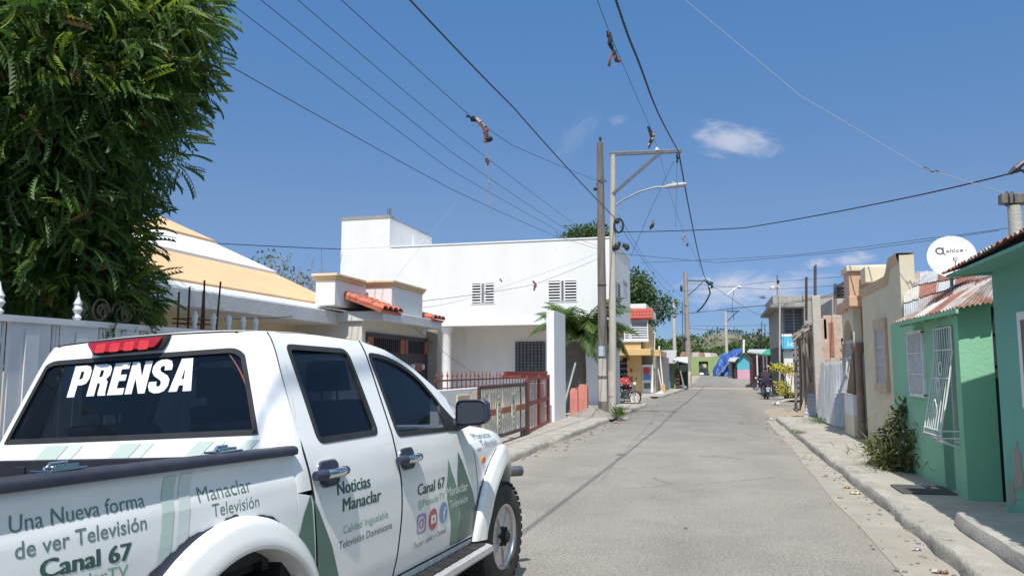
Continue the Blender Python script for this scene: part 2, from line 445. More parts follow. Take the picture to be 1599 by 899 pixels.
def smooth_line(pts, n=6):
    """Catmull-Rom through 2D points"""
    P = [Vector(p) for p in pts]; P = [P[0] * 2 - P[1]] + P + [P[-1] * 2 - P[-2]]; out = []
    for i in range(1, len(P) - 2):
        for j in range(n):
            t = j / n
            out.append(tuple(.5 * ((2 * P[i]) + (P[i + 1] - P[i - 1]) * t + (2 * P[i - 1] - 5 * P[i] + 4 * P[i + 1] - P[i + 2]) * t * t + (3 * P[i] - P[i - 1] - 3 * P[i + 1] + P[i + 2]) * t ** 3)))
    out.append(tuple(P[-2])); return out

def flat_patch(outer, holes=(), astep=.12, bstep=.035):
    bm = bmesh.new(); edges = []
    for loop in [outer] + list(holes):
        vs = [bm.verts.new((p[0], p[1], 0)) for p in loop]
        edges += [bm.edges.new((vs[i], vs[(i + 1) % len(vs)])) for i in range(len(vs))]
    bmesh.ops.triangle_fill(bm, use_beauty=True, use_dissolve=False, edges=edges)
    xs = [v.co.x for v in bm.verts]; ys = [v.co.y for v in bm.verts]
    for lo, hi, st, ax in ((min(ys), max(ys), bstep, 1), (min(xs), max(xs), astep, 0)):
        c = lo + st
        while c < hi - 1e-4:
            co = (0, c, 0) if ax else (c, 0, 0); no = (0, 1, 0) if ax else (1, 0, 0)
            bmesh.ops.bisect_plane(bm, geom=bm.verts[:] + bm.edges[:] + bm.faces[:], plane_co=co, plane_no=no, dist=1e-5)
            c += st
    for f in bm.faces:
        if f.normal.z < 0: f.normal_flip()
    bm.verts.index_update()
    v = [(q.co.x, q.co.y) for q in bm.verts]; f = [tuple(q.index for q in p.verts) for p in bm.faces]
    be = []
    for e in bm.edges:
        if len(e.link_faces) == 1:
            lp = e.link_loops[0]; be.append((lp.vert.index, lp.link_loop_next.vert.index))
    bm.free(); return v, f, be

def side_patch(mb, outer, holes=(), fx=bodyx, off=0.0, thick=.02, m=0, sign=1, zs=.035, ss=.12, do_roll=True, ms=None):
    """a panel drawn in (s, z) and laid onto the curved flank"""
    v, f, be = flat_patch(outer, holes, ss, zs)
    R = roll if do_roll else (lambda p: p)
    top = [R((sign * (fx(a, b) + off), a, b)) for a, b in v]
    mb.add(top, [q if sign > 0 else q[::-1] for q in f], m)
    if thick:
        inn = [R((sign * (fx(a, b) + off - thick), a, b)) for a, b in v]
        used = sorted(set(i for e in be for i in e)); ix = {q: i for i, q in enumerate(used)}; k = len(used)
        mb.add([top[i] for i in used] + [inn[i] for i in used], [((ix[a], ix[a] + k, ix[b] + k, ix[b]) if sign > 0 else (ix[b], ix[b] + k, ix[a] + k, ix[a])) for a, b in be], m if ms is None else ms)
    return mb

def back_patch(mb, outer, holes=(), off=0.0, thick=.02, m=0, zs=.05, ss=.1):
    v, f, be = flat_patch(outer, holes, ss, zs)
    def g(x, z, o): return roll((x, backs(z) + .02 * (x / .7) ** 2 - o, z))
    top = [g(a, b, off) for a, b in v]; mb.add(top, f, m)
    if thick:
        inn = [g(a, b, off - thick) for a, b in v]
        used = sorted(set(i for e in be for i in e)); ix = {q: i for i, q in enumerate(used)}; k = len(used)
        mb.add([top[i] for i in used] + [inn[i] for i in used], [(ix[a], ix[a] + k, ix[b] + k, ix[b]) for a, b in be], m)
    return mb

# ---- lettering -------------------------------------------------------------
def text_flat(body, height, width=None, bold=0.0, shear=0.0, spacing=1.0):
    """outline triangles of a line of text, cap height = height, fitted to width; lower left at 0,0"""
    cu = bpy.data.curves.new('lettering', 'FONT'); cu.body = body; cu.size = 1.0; cu.offset = bold; cu.shear = shear; cu.space_character = spacing
    cu.resolution_u = 3
    o = bpy.data.objects.new('lettering', cu); COL.objects.link(o)
    dg = bpy.context.evaluated_depsgraph_get()
    me = bpy.data.meshes.new_from_object(o.evaluated_get(dg))
    v = np.array([q.co[:2] for q in me.vertices]); f = [tuple(p.vertices) for p in me.polygons]
    bpy.data.objects.remove(o); bpy.data.curves.remove(cu); bpy.data.meshes.remove(me)
    k = height / .716
    v[:, 0] -= v[:, 0].min(); v *= k
    if width: v[:, 0] *= width / v[:, 0].max()
    return v, f

def subdivide_tris(v, f, step, ax):
    bm = bmesh.new(); vs = [bm.verts.new((a, b, 0)) for a, b in v]
    for q in f:
        try: bm.faces.new([vs[i] for i in q])
        except ValueError: pass
    lo, hi = min(a[ax] for a in v), max(a[ax] for a in v); c = lo + step
    while c < hi:
        co = (c, 0, 0) if ax == 0 else (0, c, 0); no = (1, 0, 0) if ax == 0 else (0, 1, 0)
        bmesh.ops.bisect_plane(bm, geom=bm.verts[:] + bm.edges[:] + bm.faces[:], plane_co=co, plane_no=no, dist=1e-6); c += step
    bm.verts.index_update()
    out = [(q.co.x, q.co.y) for q in bm.verts], [tuple(p.index for p in q.verts) for q in bm.faces]
    bm.free(); return out

def side_text(mb, body, a, b, cap, m=0, bold=0., shear=0., fx=bodyx, off=.0008):
    """body set along the flank from (s,z) a to b (baseline), cap height in metres"""
    L = math.hypot(b[0] - a[0], b[1] - a[1]); v, f = text_flat(body, cap, L, 0, shear)
    v, f = subdivide_tris([tuple(q) for q in v], f, .03, 1)
    ux, uz = (b[0] - a[0]) / L, (b[1] - a[1]) / L
    P = [(a[0] + p[0] * ux, a[1] + p[1] + p[0] * uz) for p in v]
    for k in range(4 if bold else 1):
        d = bold * cap * 1.9 * k / 3; mb.add([roll((fx(*q) + off + .0002 * k, q[0] + d, q[1] + d * .12)) for q in P], f, m)

def circle(cx, cz, rx, rz, n=20): return [(cx + rx * math.cos(2 * PI * i / n), cz + rz * math.sin(2 * PI * i / n)) for i in range(n)]

# ---- panels ----------------------------------------------------------------
GR = smooth_line([(.660, 1.69), (.618, 1.477), (.592, 1.228), (.618, 1.01), (.636, .848), (.655, .661), (.700, .47)], 5)
GB = smooth_line([(1.452, 1.676), (1.421, 1.399), (1.400, 1.097), (1.432, .863), (1.415, .672), (1.367, .455)], 5)
GF = smooth_line([(2.300, 1.20), (2.36, 1.08), (2.455, .956), (2.503, .746), (2.506, .50), (2.480, .445)], 5)
RL = [(s, roofline(s) - .004) for s in np.linspace(.67, 1.447, 9)]
FL = [(s, roofline(s) - .004) for s in np.linspace(1.458, 2.30, 16)]
g = .008
def shift(line, d): return [(a + d, b) for a, b in line]
rd_outer = shift(GR, g)[::-1] + RL[1:-1] + shift(GB, -g)
fd_outer = shift(GB, g)[::-1] + FL[1:-1] + shift(GF, -g)
winR = rpoly([(.733, 1.636), (1.262, 1.626), (1.267, 1.180), (.718, 1.181)], [.05, .06, .05, .05])
winF = rpoly([(1.458, 1.612), (1.62, 1.602), (1.80, 1.555), (1.96, 1.476), (2.10, 1.335), (2.165, 1.24), (2.175, 1.133), (1.446, 1.152)], [.05, .1, .2, .2, .1, .03, .04, .05])
def inset(poly, d):
    c = Vector((sum(p[0] for p in poly) / len(poly), sum(p[1] for p in poly) / len(poly))); out = []
    k = len(poly)
    for i in range(k):
        a, b, q = Vector(poly[i - 1]), Vector(poly[i]), Vector(poly[(i + 1) % k])
        t = (q - a).normalized(); nn = Vector((-t.y, t.x))
        if nn.dot(c - b) < 0: nn = -nn
        out.append(tuple(b + nn * d))
    return out

RAX, FAX = .15, 3.05
def arch(cx, r, a0, a1, n=16, cz=.37): return [(cx + r * math.cos(math.radians(a0 + (a1 - a0) * i / n)), cz + r * math.sin(math.radians(a0 + (a1 - a0) * i / n))) for i in range(n + 1)]

def make_side(sg):
    nm = []
    # rear quarter pillar, wrapping round the back corner of the cab
    body = MB()
    rows = []
    zs_ = list(np.linspace(1.0, 1.69, 24))
    for z in zs_:
        row = []; w = W(z); s0 = backs(z) + .02 * ((w - .1) / .7) ** 2
        for i in range(9):
            t = i / 8 * PI / 2; row.append((sg * (w - .10 + .10 * math.sin(t)), s0 + .13 * (1 - math.cos(t)), z))
        ge = float(np.interp(-z, [-p[1] for p in GR], [p[0] for p in GR])) - g
        ge = max(ge, row[-1][1] + .004)
        for i in range(1, 4): row.append((sg * w, row[8][1] + (ge - row[8][1]) * i / 3, z))
        row.append((sg * (w - .02), ge, z))
        rows.append([roll(p) for p in row])
    body.grid(rows, 0, flip=(sg < 0))
    # strip of cab flank under the pillar, in front of the bed
    low = [(.40 + .11, 1.0), (.40 + .11, .62)] + [(.66, .47)] + [p for p in shift(GR, -g)[::-1] if p[1] < 1.0]
    side_patch(body, low, (), bodyx, 0, .02, 0, sg)
    # front wing with its wheel arch
    fe = [(2.52, .45)] + arch(FAX, .50, 171, 20)[0:] + [(3.58, .52), (3.62, .62), (3.63, .80), (3.58, .90)] + [(3.42, .955), (3.2, .985), (2.9, .99), (2.44, .99)] + [p for p in shift(GF, g) if p[1] < .985]
    side_patch(body, fe, (), bodyx, 0, .02, 0, sg, .04, .1)
    # wing top rolling into the bonnet
    rows = []
    for s in np.linspace(2.24, 3.60, 18):
        dz = -.10 * max(0, (s - 2.5) / 1.3) ** 2; row = []
        prof = [(0, 0.0), (.012, .035), (.035, .07), (.075, .10), (.14, .125), (.25, .145), (.5, .16), (.88, .165)]
        for dx, h in prof:
            z0 = .955 if s < 3.5 else .955 - .03 * (s - 3.5) / .3
            row.append((sg * max(0, bodyx(s, .985) - dx - (max(0, s - 3.6) * .3)), s + (0 if dx < .4 else .02), z0 + .03 + h * (1 - .5 * max(0, (s - 3.5) / .3)) + dz * min(1, .4 + h * 5)))
        if s < 2.46:
            pass
        rows.append([roll(p) for p in row])
    body.grid(rows, 0, flip=(sg > 0))
    # sill under the doors
    side_patch(body, [(.70, .455), (1.36, .44), (2.48, .43), (2.50, .36), (.72, .37)], (), bodyx, -.004, .02, 0, sg)
    # bed flank with rear arch, crease and forward edge
    bed = [(-1.18, .52), (-1.18, 1.215), (.50, 1.185), (.505, .92)] + [(.52, .80)] + [p for p in arch(RAX, .50, 42, 178)] + [(-.36, .47), (-1.1, .50)]
    side_patch(body, bed, (), bedx, 0, .02, 0, sg, .02, .2)
    nm.append(body)
    return nm

ob_bodies = []
allb = MB()
for sg in (1, -1):
    for b in make_side(sg):
        allb.add(b.v, b.f)
# roof skin
rows = []
for s in np.linspace(.575, 1.66, 22):
    ze = roofline(s); xe = W(ze); row = []
    for i in range(21):
        u = -1 + i / 10; k = min(1, ((s - .575) / .22)) ** .5 * .02 + .018
        q = max(0, min(1, (abs(xe * u) - (xe - .10)) / .10)); ss_ = max(s, .577 + .02 * (xe * u / .7) ** 2 + .13 * (1 - math.sqrt(1 - q * q)))
        row.append(roll((xe * u, ss_, ze - .0005 + k * (1 - abs(u) ** 2.6))))
    rows.append(row)
allb.grid(rows, 0)
# windscreen pillars
for sg in (1, -1):
    rows = []
    for s in np.linspace(1.66, 2.36, 14):
        ze = roofline(s); xe = W(ze); row = []
        for u in (1.0, .985, .95, .90):
            row.append(roll((sg * xe * u, s + (1 - u) * .9, ze - .004 + .035 * (1 - u ** 2.6))))
        rows.append(row)
    allb.grid(rows, 0, flip=(sg > 0))
# back panel with the window hole
bw = rpoly([(-.735, 1.235), (.755, 1.245), (.74, 1.36), (.565, 1.622), (-.575, 1.622), (-.70, 1.45)], [.03, .05, .12, .07, .07, .1])
xe = W(1.685) - .10
outer_b = [(-.75, 1.0), (.75, 1.0)] + [(W(z) - .10, z) for z in np.linspace(1.02, 1.68, 12)] + [(xe * u, 1.69 + .012 * (1 - u * u)) for u in np.linspace(.95, -.95, 11)] + [(-(W(z) - .10), z) for z in np.linspace(1.68, 1.02, 12)]
bwh = [(max(-(W(z) - .104), min(W(z) - .104, x)), z) for x, z in bw]
back_patch(allb, outer_b, [bwh], 0, .03, 0)
# tailgate end is out of the picture but closes the bed
allb.build('body', PAINT_T, truck, local=True, smooth=38)

# inner dark core so that gaps and openings are dark
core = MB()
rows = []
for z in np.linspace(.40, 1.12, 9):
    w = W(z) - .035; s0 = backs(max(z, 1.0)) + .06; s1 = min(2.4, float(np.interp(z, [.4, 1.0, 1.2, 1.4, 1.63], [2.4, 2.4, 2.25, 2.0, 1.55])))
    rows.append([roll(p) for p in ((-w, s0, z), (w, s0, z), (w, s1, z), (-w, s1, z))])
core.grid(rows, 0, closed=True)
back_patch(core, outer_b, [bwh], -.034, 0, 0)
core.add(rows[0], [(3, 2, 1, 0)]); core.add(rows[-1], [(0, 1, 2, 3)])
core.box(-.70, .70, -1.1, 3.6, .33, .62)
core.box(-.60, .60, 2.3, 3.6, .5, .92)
core.build('dark_core', UNDER_GAP, truck, local=True)
# inside of the cab: dark linings, headliner, seats, wheel and dashboard
TRIM = M('dark cab trim', (.022, .023, .027), .85, (.035, .036, .04), 6, 1); SEATF = M('grey seat cloth', (.13, .125, .12), .9, (.09, .088, .085), 9, 1)
hl_ = MB(); rows = []
for s in np.linspace(.62, 1.62, 9):
    ze = roofline(s) - .03; xe = W(ze) - .03; rows.append([roll((xe * u, s, ze + .015 * (1 - abs(u) ** 2.6))) for u in np.linspace(-1, 1, 9)])
hl_.grid(rows, 0, flip=True); hl_.build('headliner', TRIM, truck, local=True)
def seat_(x, s, w, top):
    q = MB()
    q.hexa([roll(p) for p in ((x - w, s - .12, 1.05), (x + w, s - .12, 1.05), (x + w, s + .06, 1.05), (x - w, s + .06, 1.05), (x - w * .85, s - .20, top), (x + w * .85, s - .20, top), (x + w * .85, s - .10, top), (x - w * .85, s - .10, top))])
    o = q.build('cab_seat', SEATF, truck, local=True, bevel=.03)
    q = MB(); q.hexa([roll(p) for p in ((x - .12, s - .22, top + .05), (x + .12, s - .22, top + .05), (x + .12, s - .12, top + .05), (x - .12, s - .12, top + .05), (x - .10, s - .24, top + .22), (x + .10, s - .24, top + .22), (x + .10, s - .15, top + .22), (x - .10, s - .15, top + .22))])
    q.tube([roll((x - .05, s - .16, top - .02)), roll((x - .05, s - .17, top + .08))], .008, 5); q.tube([roll((x + .05, s - .16, top - .02)), roll((x + .05, s - .17, top + .08))], .008, 5)
    q.build('headrest', SEATF, o, local=True, bevel=.03)
for x in (-.38, .38): seat_(x, 1.72, .24, 1.36); seat_(x, .92, .30, 1.30)
q = MB(); q.hexa([roll(p) for p in ((-.70, 2.05, .95), (.70, 2.05, .95), (.70, 2.35, .95), (-.70, 2.35, .95), (-.68, 2.08, 1.16), (.68, 2.08, 1.16), (.68, 2.35, 1.10), (-.68, 2.35, 1.10))]); q.build('dashboard', TRIM, truck, local=True, bevel=.03)
q = MB(); c_ = (-.38, 1.98, 1.12); q.tube([roll((c_[0] + .19 * math.cos(a), c_[1] - .09 * math.sin(a), c_[2] + .17 * math.sin(a))) for a in np.linspace(0, 2 * PI, 25)[:-1]], .016, 6, closed=True); q.tube([roll(c_), roll((-.38, 2.15, 1.08))], .03, 6); q.tube([roll((c_[0] - .18, c_[1], c_[2])), roll((c_[0] + .18, c_[1], c_[2]))], .015, 5); q.build('steering_wheel', TRIM, truck, local=True)
scr = MB(); rows = []
for s in np.linspace(1.66, 2.36, 10):
    ze = roofline(s); xe = W(ze)
    rows.append([roll((xe * u, s + (1 - abs(u)) * .9 * (1 if abs(u) > .9 else 1) * .12 / .12 * min(1, (1 - abs(u)) * 10) * .1 + (.09 if abs(u) < .9 else (1 - abs(u)) * .9), ze - .008 + .035 * (1 - abs(u) ** 2.6))) for u in np.linspace(-.9, .9, 13)])
scr.grid(rows, 0); scr.build('windscreen', GLASS_T, truck, local=True, smooth=180)

# doors
LET = [PAINT_T]
for sg in (1, -1):
    for kind, outer, win in (('rear', rd_outer, winR), ('front', fd_outer, winF)):
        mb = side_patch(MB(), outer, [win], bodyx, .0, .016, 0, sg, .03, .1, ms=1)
        inl = side_patch(MB(), inset(outer, .012), [inset(win, -.004)], bodyx, -.03, 0, 0, sg, .06, .15)
        door = mb.build('%s_door' % kind, [PAINT_T, UNDER_GAP], truck, local=True, smooth=40)  # door edges dark: shade of the gaps put into the colour
        ring = side_patch(MB(), win, [inset(win, .026)], bodyx, .004, .014, 0, sg, .04, .2)
        if kind == 'front' :
            side_patch(ring, rpoly([(2.105, 1.31), (2.20, 1.225), (2.285, 1.16), (2.28, 1.125), (2.09, 1.135), (2.075, 1.25)], .015), (), bodyx, .007, .02, 0, sg)
        gl = side_patch(MB(), inset(win, .02), (), bodyx, -.012, 0, 0, sg, .06, .2)
        glo = gl.build('door_window', GLASS_T, door, local=True, smooth=180); inl.build('door_lining', TRIM, door, local=True)
        ring.build('window_seal', RUBBER, door, local=True, smooth=40)
        # handle: dark cup, chrome pull, dark lock end
        s0, s1, zc = ((.615, .865, 1.055) if kind == 'rear' else (1.372, 1.625, 1.036))
        hb = MB()
        sc_ = (s0 + s1) / 2; x0 = bodyx(sc_, zc)
        cup = rpoly([(sc_ - .065, zc - .055), (sc_ + .085, zc - .055), (sc_ + .085, zc + .05), (sc_ - .065, zc + .05)], .04)
        side_patch(hb, [(a + (a - sc_) * .12, b + (b - zc) * .12) for a, b in cup], (), bodyx, .006, .006, 2, sg)
        side_patch(hb, cup, (), bodyx, .010, .006, 1, sg)
        path = [roll((sg * (x0 + .022 + .022 * math.sin(PI * min(1, max(0, t)))), s0 + (s1 - s0) * t, zc - .004 * t)) for t in np.linspace(0, 1, 9)]
        hb.tube(path[2:], [.021] * 6 + [.018], 10, 0)
        hb.tube(path[:3], [.020, .024, .024], 10, 1)
        hb.tube(path[7:], [.023, .020], 10, 1)
        hb.build('door_handle', [CHROME, NAVY, CHROME], door, local=True, smooth=50)
        if sg > 0:
            tx = MB()
            if kind == 'rear':
                side_patch(tx, [(.602, .985), (.655, .91), (.76, .74), (.87, .50), (.69, .485), (.662, .60), (.645, .78), (.632, .90)], (), bodyx, .002, 0, 0)
                side_text(tx, 'Noticias', (.806, .947), (1.098, .944), .058, 1, .05)
                side_text(tx, 'Manaclar', (.848, .868), (1.199, .864), .060, 1, .05)
                side_text(tx, 'Calidad Inigualable', (.854, .770), (1.277, .770), .036, 2)
                side_text(tx, 'Televisión Dominicana', (.819, .709), (1.321, .709), .036, 3)
                tx.build('door_lettering', [GREEN_D, TXT_D, TXT_L, TXT_D], door, local=True)
            else:
                side_patch(tx, [(2.037, .975), (2.075, .90), (2.12, .845), (2.17, .76), (2.20, .62), (2.21, .455), (2.09, .46), (2.075, .60), (2.03, .70), (1.995, .80), (2.02, .88)], (), bodyx, .002, 0, 0)
                side_patch(tx, [(2.190, 1.005), (2.26, .92), (2.34, .82), (2.42, .72), (2.478, .60), (2.485, .46), (2.20, .455), (2.215, .62), (2.165, .76), (2.165, .87)], (), bodyx, .0025, 0, 5)
                side_text(tx, 'Canal 67', (1.614, .823), (1.972, .820), .062, 1, .05)
                side_text(tx, '@ManaclarTV', (1.620, .757), (1.970, .754), .040, 2)
                side_text(tx, 'Tv por cable y Online!', (1.580, .550), (2.012, .557), .031, 1, 0, .25)
                side_text(tx, 'Manaclar', (1.998, .761), (2.326, .755), .054, 3, 0, 0, off=.0028)
                side_text(tx, 'Televisión', (2.040, .684), (2.325, .682), .048, 3, 0, 0, off=.0028)
                for cx, cz, mi in ((1.666, .667, 7), (1.816, .665, 4), (1.957, .678, 6)):
                    rx, rz = .056, .052
                    if mi == 7:
                        side_patch(tx, rpoly([(cx - rx, cz - rz), (cx + rx, cz - rz), (cx + rx, cz + rz), (cx - rx, cz + rz)], .03), [rpoly([(cx - rx * .8, cz - rz * .8), (cx + rx * .8, cz - rz * .8), (cx + rx * .8, cz + rz * .8), (cx - rx * .8, cz + rz * .8)], .025)], bodyx, .003, 0, 7)
                        side_patch(tx, circle(cx, cz, rx * .5, rz * .5), [circle(cx, cz, rx * .32, rz * .32)], bodyx, .003, 0, 8)
                        side_patch(tx, circle(cx + rx * .5, cz + rz * .5, .007, .007, 8), (), bodyx, .003, 0, 8)
                    elif mi == 4:
                        side_patch(tx, circle(cx, cz, rx, rz * 1.15), (), bodyx, .003, 0, 4)
                        side_patch(tx, rpoly([(cx - .034, cz - .024), (cx + .034, cz - .024), (cx + .034, cz + .024), (cx - .034, cz + .024)], .012), (), bodyx, .0045, 0, 3)
                        side_patch(tx, [(cx - .010, cz - .013), (cx + .015, cz), (cx - .010, cz + .013)], (), bodyx, .006, 0, 4)
                    else:
                        side_patch(tx, circle(cx, cz, rx, rz * 1.15), (), bodyx, .003, 0, 6)
                        side_text(tx, 'f', (cx - .016, cz - .045), (cx + .024, cz - .045), .075, 3, .03, off=.0055)
                tx.build('door_lettering', [GREEN_M, TXT_D, TXT_L, TXT_W, ICON_R, GREEN_D, ICON_B, ICON_V, ICON_PK], door, local=True)

# rear window and its lettering
rw = MB(); back_patch(rw, [(x * .985, z) for x, z in bwh], (), -.008, 0, 0)
rwo = rw.build('rear_window', GLASS_T, truck, local=True, smooth=180)
rs = MB(); back_patch(rs, bwh, [inset(bwh, .022)], .003, .012, 0); rs.build('window_seal', RUBBER, rwo, local=True)
# heavy condensed capitals drawn as outlines
BLOCK_CAPS = {
 'P': (10, [[(0, 0), (0, 13), (6.6, 13), (8.8, 12.4), (10, 10.6), (10, 7.4), (8.8, 5.4), (6.6, 4.8), (4.2, 4.8), (4.2, 0)], [(4.2, 7.3), (4.2, 10.6), (5.4, 10.6), (6.0, 10.1), (6.0, 7.8), (5.4, 7.3)]]),
 'R': (10.3, [[(0, 0), (0, 13), (6.6, 13), (9.0, 12.4), (10, 10.8), (10, 8.3), (8.3, 6.7), (9.6, 5.6), (9.8, 1.2), (10.3, 0), (6.2, 0), (5.8, 1), (5.8, 4.6), (5.2, 5.2), (4.2, 5.2), (4.2, 0)], [(4.2, 7.7), (4.2, 10.6), (5.4, 10.6), (6.0, 10.1), (6.0, 8.2), (5.4, 7.7)]]),
 'E': (8.2, [[(0, 0), (0, 13), (8, 13), (8, 10.4), (4.2, 10.4), (4.2, 8.1), (7.6, 8.1), (7.6, 5.6), (4.2, 5.6), (4.2, 2.6), (8.2, 2.6), (8.2, 0)]]),
 'N': (10.2, [[(0, 0), (0, 13), (3.6, 13), (6.6, 6.8), (6.6, 13), (10.2, 13), (10.2, 0), (6.9, 0), (3.6, 6.2), (3.6, 0)]]),
 'S': (9.9, [[(6.2, 8.8), (6.2, 9.9), (5.6, 10.6), (4.6, 10.6), (4.0, 10), (4.0, 9.2), (4.6, 8.4), (8.4, 6.6), (9.8, 5), (9.9, 2.6), (8.6, .6), (6.4, -.2), (3.6, -.2), (1.2, .7), (0, 2.6), (0, 4.4), (3.8, 4.4), (3.8, 3.2), (4.4, 2.4), (5.4, 2.4), (6.0, 3.0), (5.9, 4.2), (5.2, 4.9), (1.6, 6.8), (.2, 8.4), (.1, 10.6), (1.4, 12.4), (3.6, 13.2), (6.4, 13.2), (8.8, 12.4), (9.8, 10.6), (9.8, 8.8)]]),
 'A': (10.8, [[(0, 0), (2.7, 13), (8.1, 13), (10.8, 0), (6.8, 0), (6.4, 2.4), (4.4, 2.4), (4.0, 0)], [(4.8, 4.8), (6.0, 4.8), (5.4, 9.4)]])}
pr = MB(); xcur = 0.0; total = sum(BLOCK_CAPS[c][0] + .9 for c in 'PRENSA') - .9
for c in 'PRENSA':
    wc, loops = BLOCK_CAPS[c]; kx = .725 / total; kz = .146 / 13
    L = [[(-.392 + (xcur + a) * kx + .05 * b * kz, 1.442 + b * kz) for a, b in lp] for lp in loops]
    back_patch(pr, L[0], L[1:], -.0055, 0, 0); xcur += wc + .9
ORANGE = M('orange sealant streak', (.26, .085, .045), .6)
sq = MB()
for i in range(1):
    P = smooth_line([(.50, 1.60), (.565, 1.53), (.625, 1.44), (.66, 1.37), (.69, 1.315)], 4)
    L = [(a - .006 + .003 * math.sin(9 * a), b) for a, b in P] + [(a + .007, b - .01) for a, b in P[::-1]]
    back_patch(sq, L, (), -.005, 0, 0)
sq.build('sealant_streak', ORANGE, rwo, local=True)
pr.build('window_lettering', TXT_W, rwo, local=True)

# stripes on the strip under the rear window and the pillar
for a, b, mi in ((-.50, -.36, 0), (-.34, -.27, 1), (-.05, .06, 0), (.07, .13, 1), (.36, .44, 0), (.45, .50, 1), (.60, .66, 0)):
    st = MB(); back_patch(st, [(a - .05, 1.10), (b - .05, 1.10), (b + .07, 1.225), (a + .07, 1.225)], (), .0025, 0, 0); st.build('decal_stripe', [GREEN_P, GREEN_PP][mi], truck, local=True)
st = MB(); side_patch(st, [(-.205, 1.155), (-.150, 1.155), (-.195, .95), (-.225, .80), (-.27, .80), (-.25, .92)], (), bedx, .002, 0, 0); st.build('decal_stripe', GREEN_P, truck, local=True)
st = MB(); side_patch(st, [(-.130, 1.155), (-.075, 1.155), (-.115, .98), (-.125, .93), (-.17, .90), (-.17, .96)], (), bedx, .002, 0, 0); st.build('decal_stripe', GREEN_PP, truck, local=True)
st = MB(); side_patch(st, [(.598, .985), (.612, .88), (.632, .70), (.66, .50), (.625, .50), (.56, .72), (.525, .82), (.50, .80), (.545, .91)], (), lambda s, z: bodyx(s, z) if s > .515 else bedx(s, z), .0025, 0, 0)
st.build('decal_stripe', GREEN_D, truck, local=True)

# lettering on the bed flank and front wing
def body_text(body, a, b, cap, mat, bold=0., fx=bodyx, off=.0008):
    q = MB(); side_text(q, body, a, b, cap, 0, bold, 0, fx, off); q.build('body_lettering', mat, truck, local=True)
body_text('Una Nueva forma', (-.741, 1.082), (-.287, 1.076), .047, TXT_M, .004, bedx)
body_text('de ver Televisión', (-.735, 1.016), (-.293, 1.010), .045, TXT_M, .004, bedx)
body_text('Canal 67', (-.667, .950), (-.361, .934), .050, TXT_D, .07, bedx)
body_text('@ManaclarTV', (-.742, .908), (-.369, .889), .034, TXT_L, 0, bedx)
body_text('Manaclar', (-.055, 1.053), (.228, 1.050), .052, TXT_M, 0, bedx)
body_text('Televisión', (.004, .993), (.261, .987), .046, TXT_M, 0, bedx)
body_text('3.0', (2.525, .972), (2.575, .972), .020, TXT_D, .02)
def wingx(s, z):
    prof = [(0, 0.03), (.012, .065), (.035, .10), (.075, .13), (.14, .155), (.25, .175)]
    dz = -.10 * max(0, (s - 2.5) / 1.3) ** 2
    h = z - .955 - dz * .8
    return bodyx(s, .985) - float(np.interp(h, [q[1] for q in prof], [q[0] for q in prof]))
body_text('Manaclar', (2.56, 1.052), (2.90, 1.040), .036, TXT_M, 0, wingx, .006)
body_text('Televisión', (2.60, .995), (2.95, .985), .044, TXT_M, 0, wingx, .006)

# bed rail caps, liner and latches
for sg in (1, -1):
    rl = MB(); rows = []
    for s in np.linspace(-1.18, .515, 12):
        dz = -.032 * (s + .75) / 1.25
        rows.append([roll((sg * x, s, z + dz)) for x, z in ((.865, 1.186), (.882, 1.190), (.885, 1.208), (.878, 1.220), (.862, 1.225), (.81, 1.225), (.785, 1.220), (.78, 1.16))])
    rl.grid(rows, 0, flip=(sg < 0)); rl.add(rows[-1], [tuple(range(8)) if sg > 0 else tuple(range(7, -1, -1))])
    rail = rl.build('bed_rail', RAILM, truck, local=True, smooth=50)
    for s in (-.555, .142):
        lt = MB(); z = 1.226 - .032 * (s + .75) / 1.25
        lt.box(.775 if sg > 0 else -.855, .855 if sg > 0 else -.775, s - .06, s + .06, z, z + .008)
        lt.box(.80 if sg > 0 else -.84, .84 if sg > 0 else -.80, s - .035, s + .045, z + .008, z + .018)
        lt.tube([(sg * .815, s - .05, z + .010), (sg * .80, s - .02, z + .022), (sg * .80, s + .04, z + .022)], .005, 6)
        lt.v = [roll(p) for p in lt.v]
        lt.build('tie_down_latch', CHROME, rail, local=True, bevel=.003)
ln = MB()
ln.box(-.76, .76, -1.15, .40, .72, .76); ln.box(-.80, .80, .385, .425, .72, 1.165)
ln.box(-.80, -.76, -1.15, .385, .76, 1.19); ln.box(.76, .80, -1.15, .385, .76, 1.17)
ln.box(-.80, .80, -1.19, -1.15, .60, 1.17)
for i in range(9): ln.box(-.70 + i * .17, -.64 + i * .17, .372, .3845, .78, 1.14)
ln.v = [roll(p) for p in ln.v]; ln.build('bed_liner', LINER, truck, local=True, bevel=.004)
tg = MB(); tg.box(-.74, .74, -1.235, -1.195, .62, 1.20); tg.v = [roll(p) for p in tg.v]; tg.build('tailgate', PAINT_T, truck, local=True, bevel=.01)
for sg in (1, -1):
    t_ = MB(); t_.box(min(sg * .75, sg * .875), max(sg * .75, sg * .875), -1.24, -1.10, .78, 1.14); t_.v = [roll(p) for p in t_.v]; t_.build('tail_light', LENS_R, truck, local=True, bevel=.01)
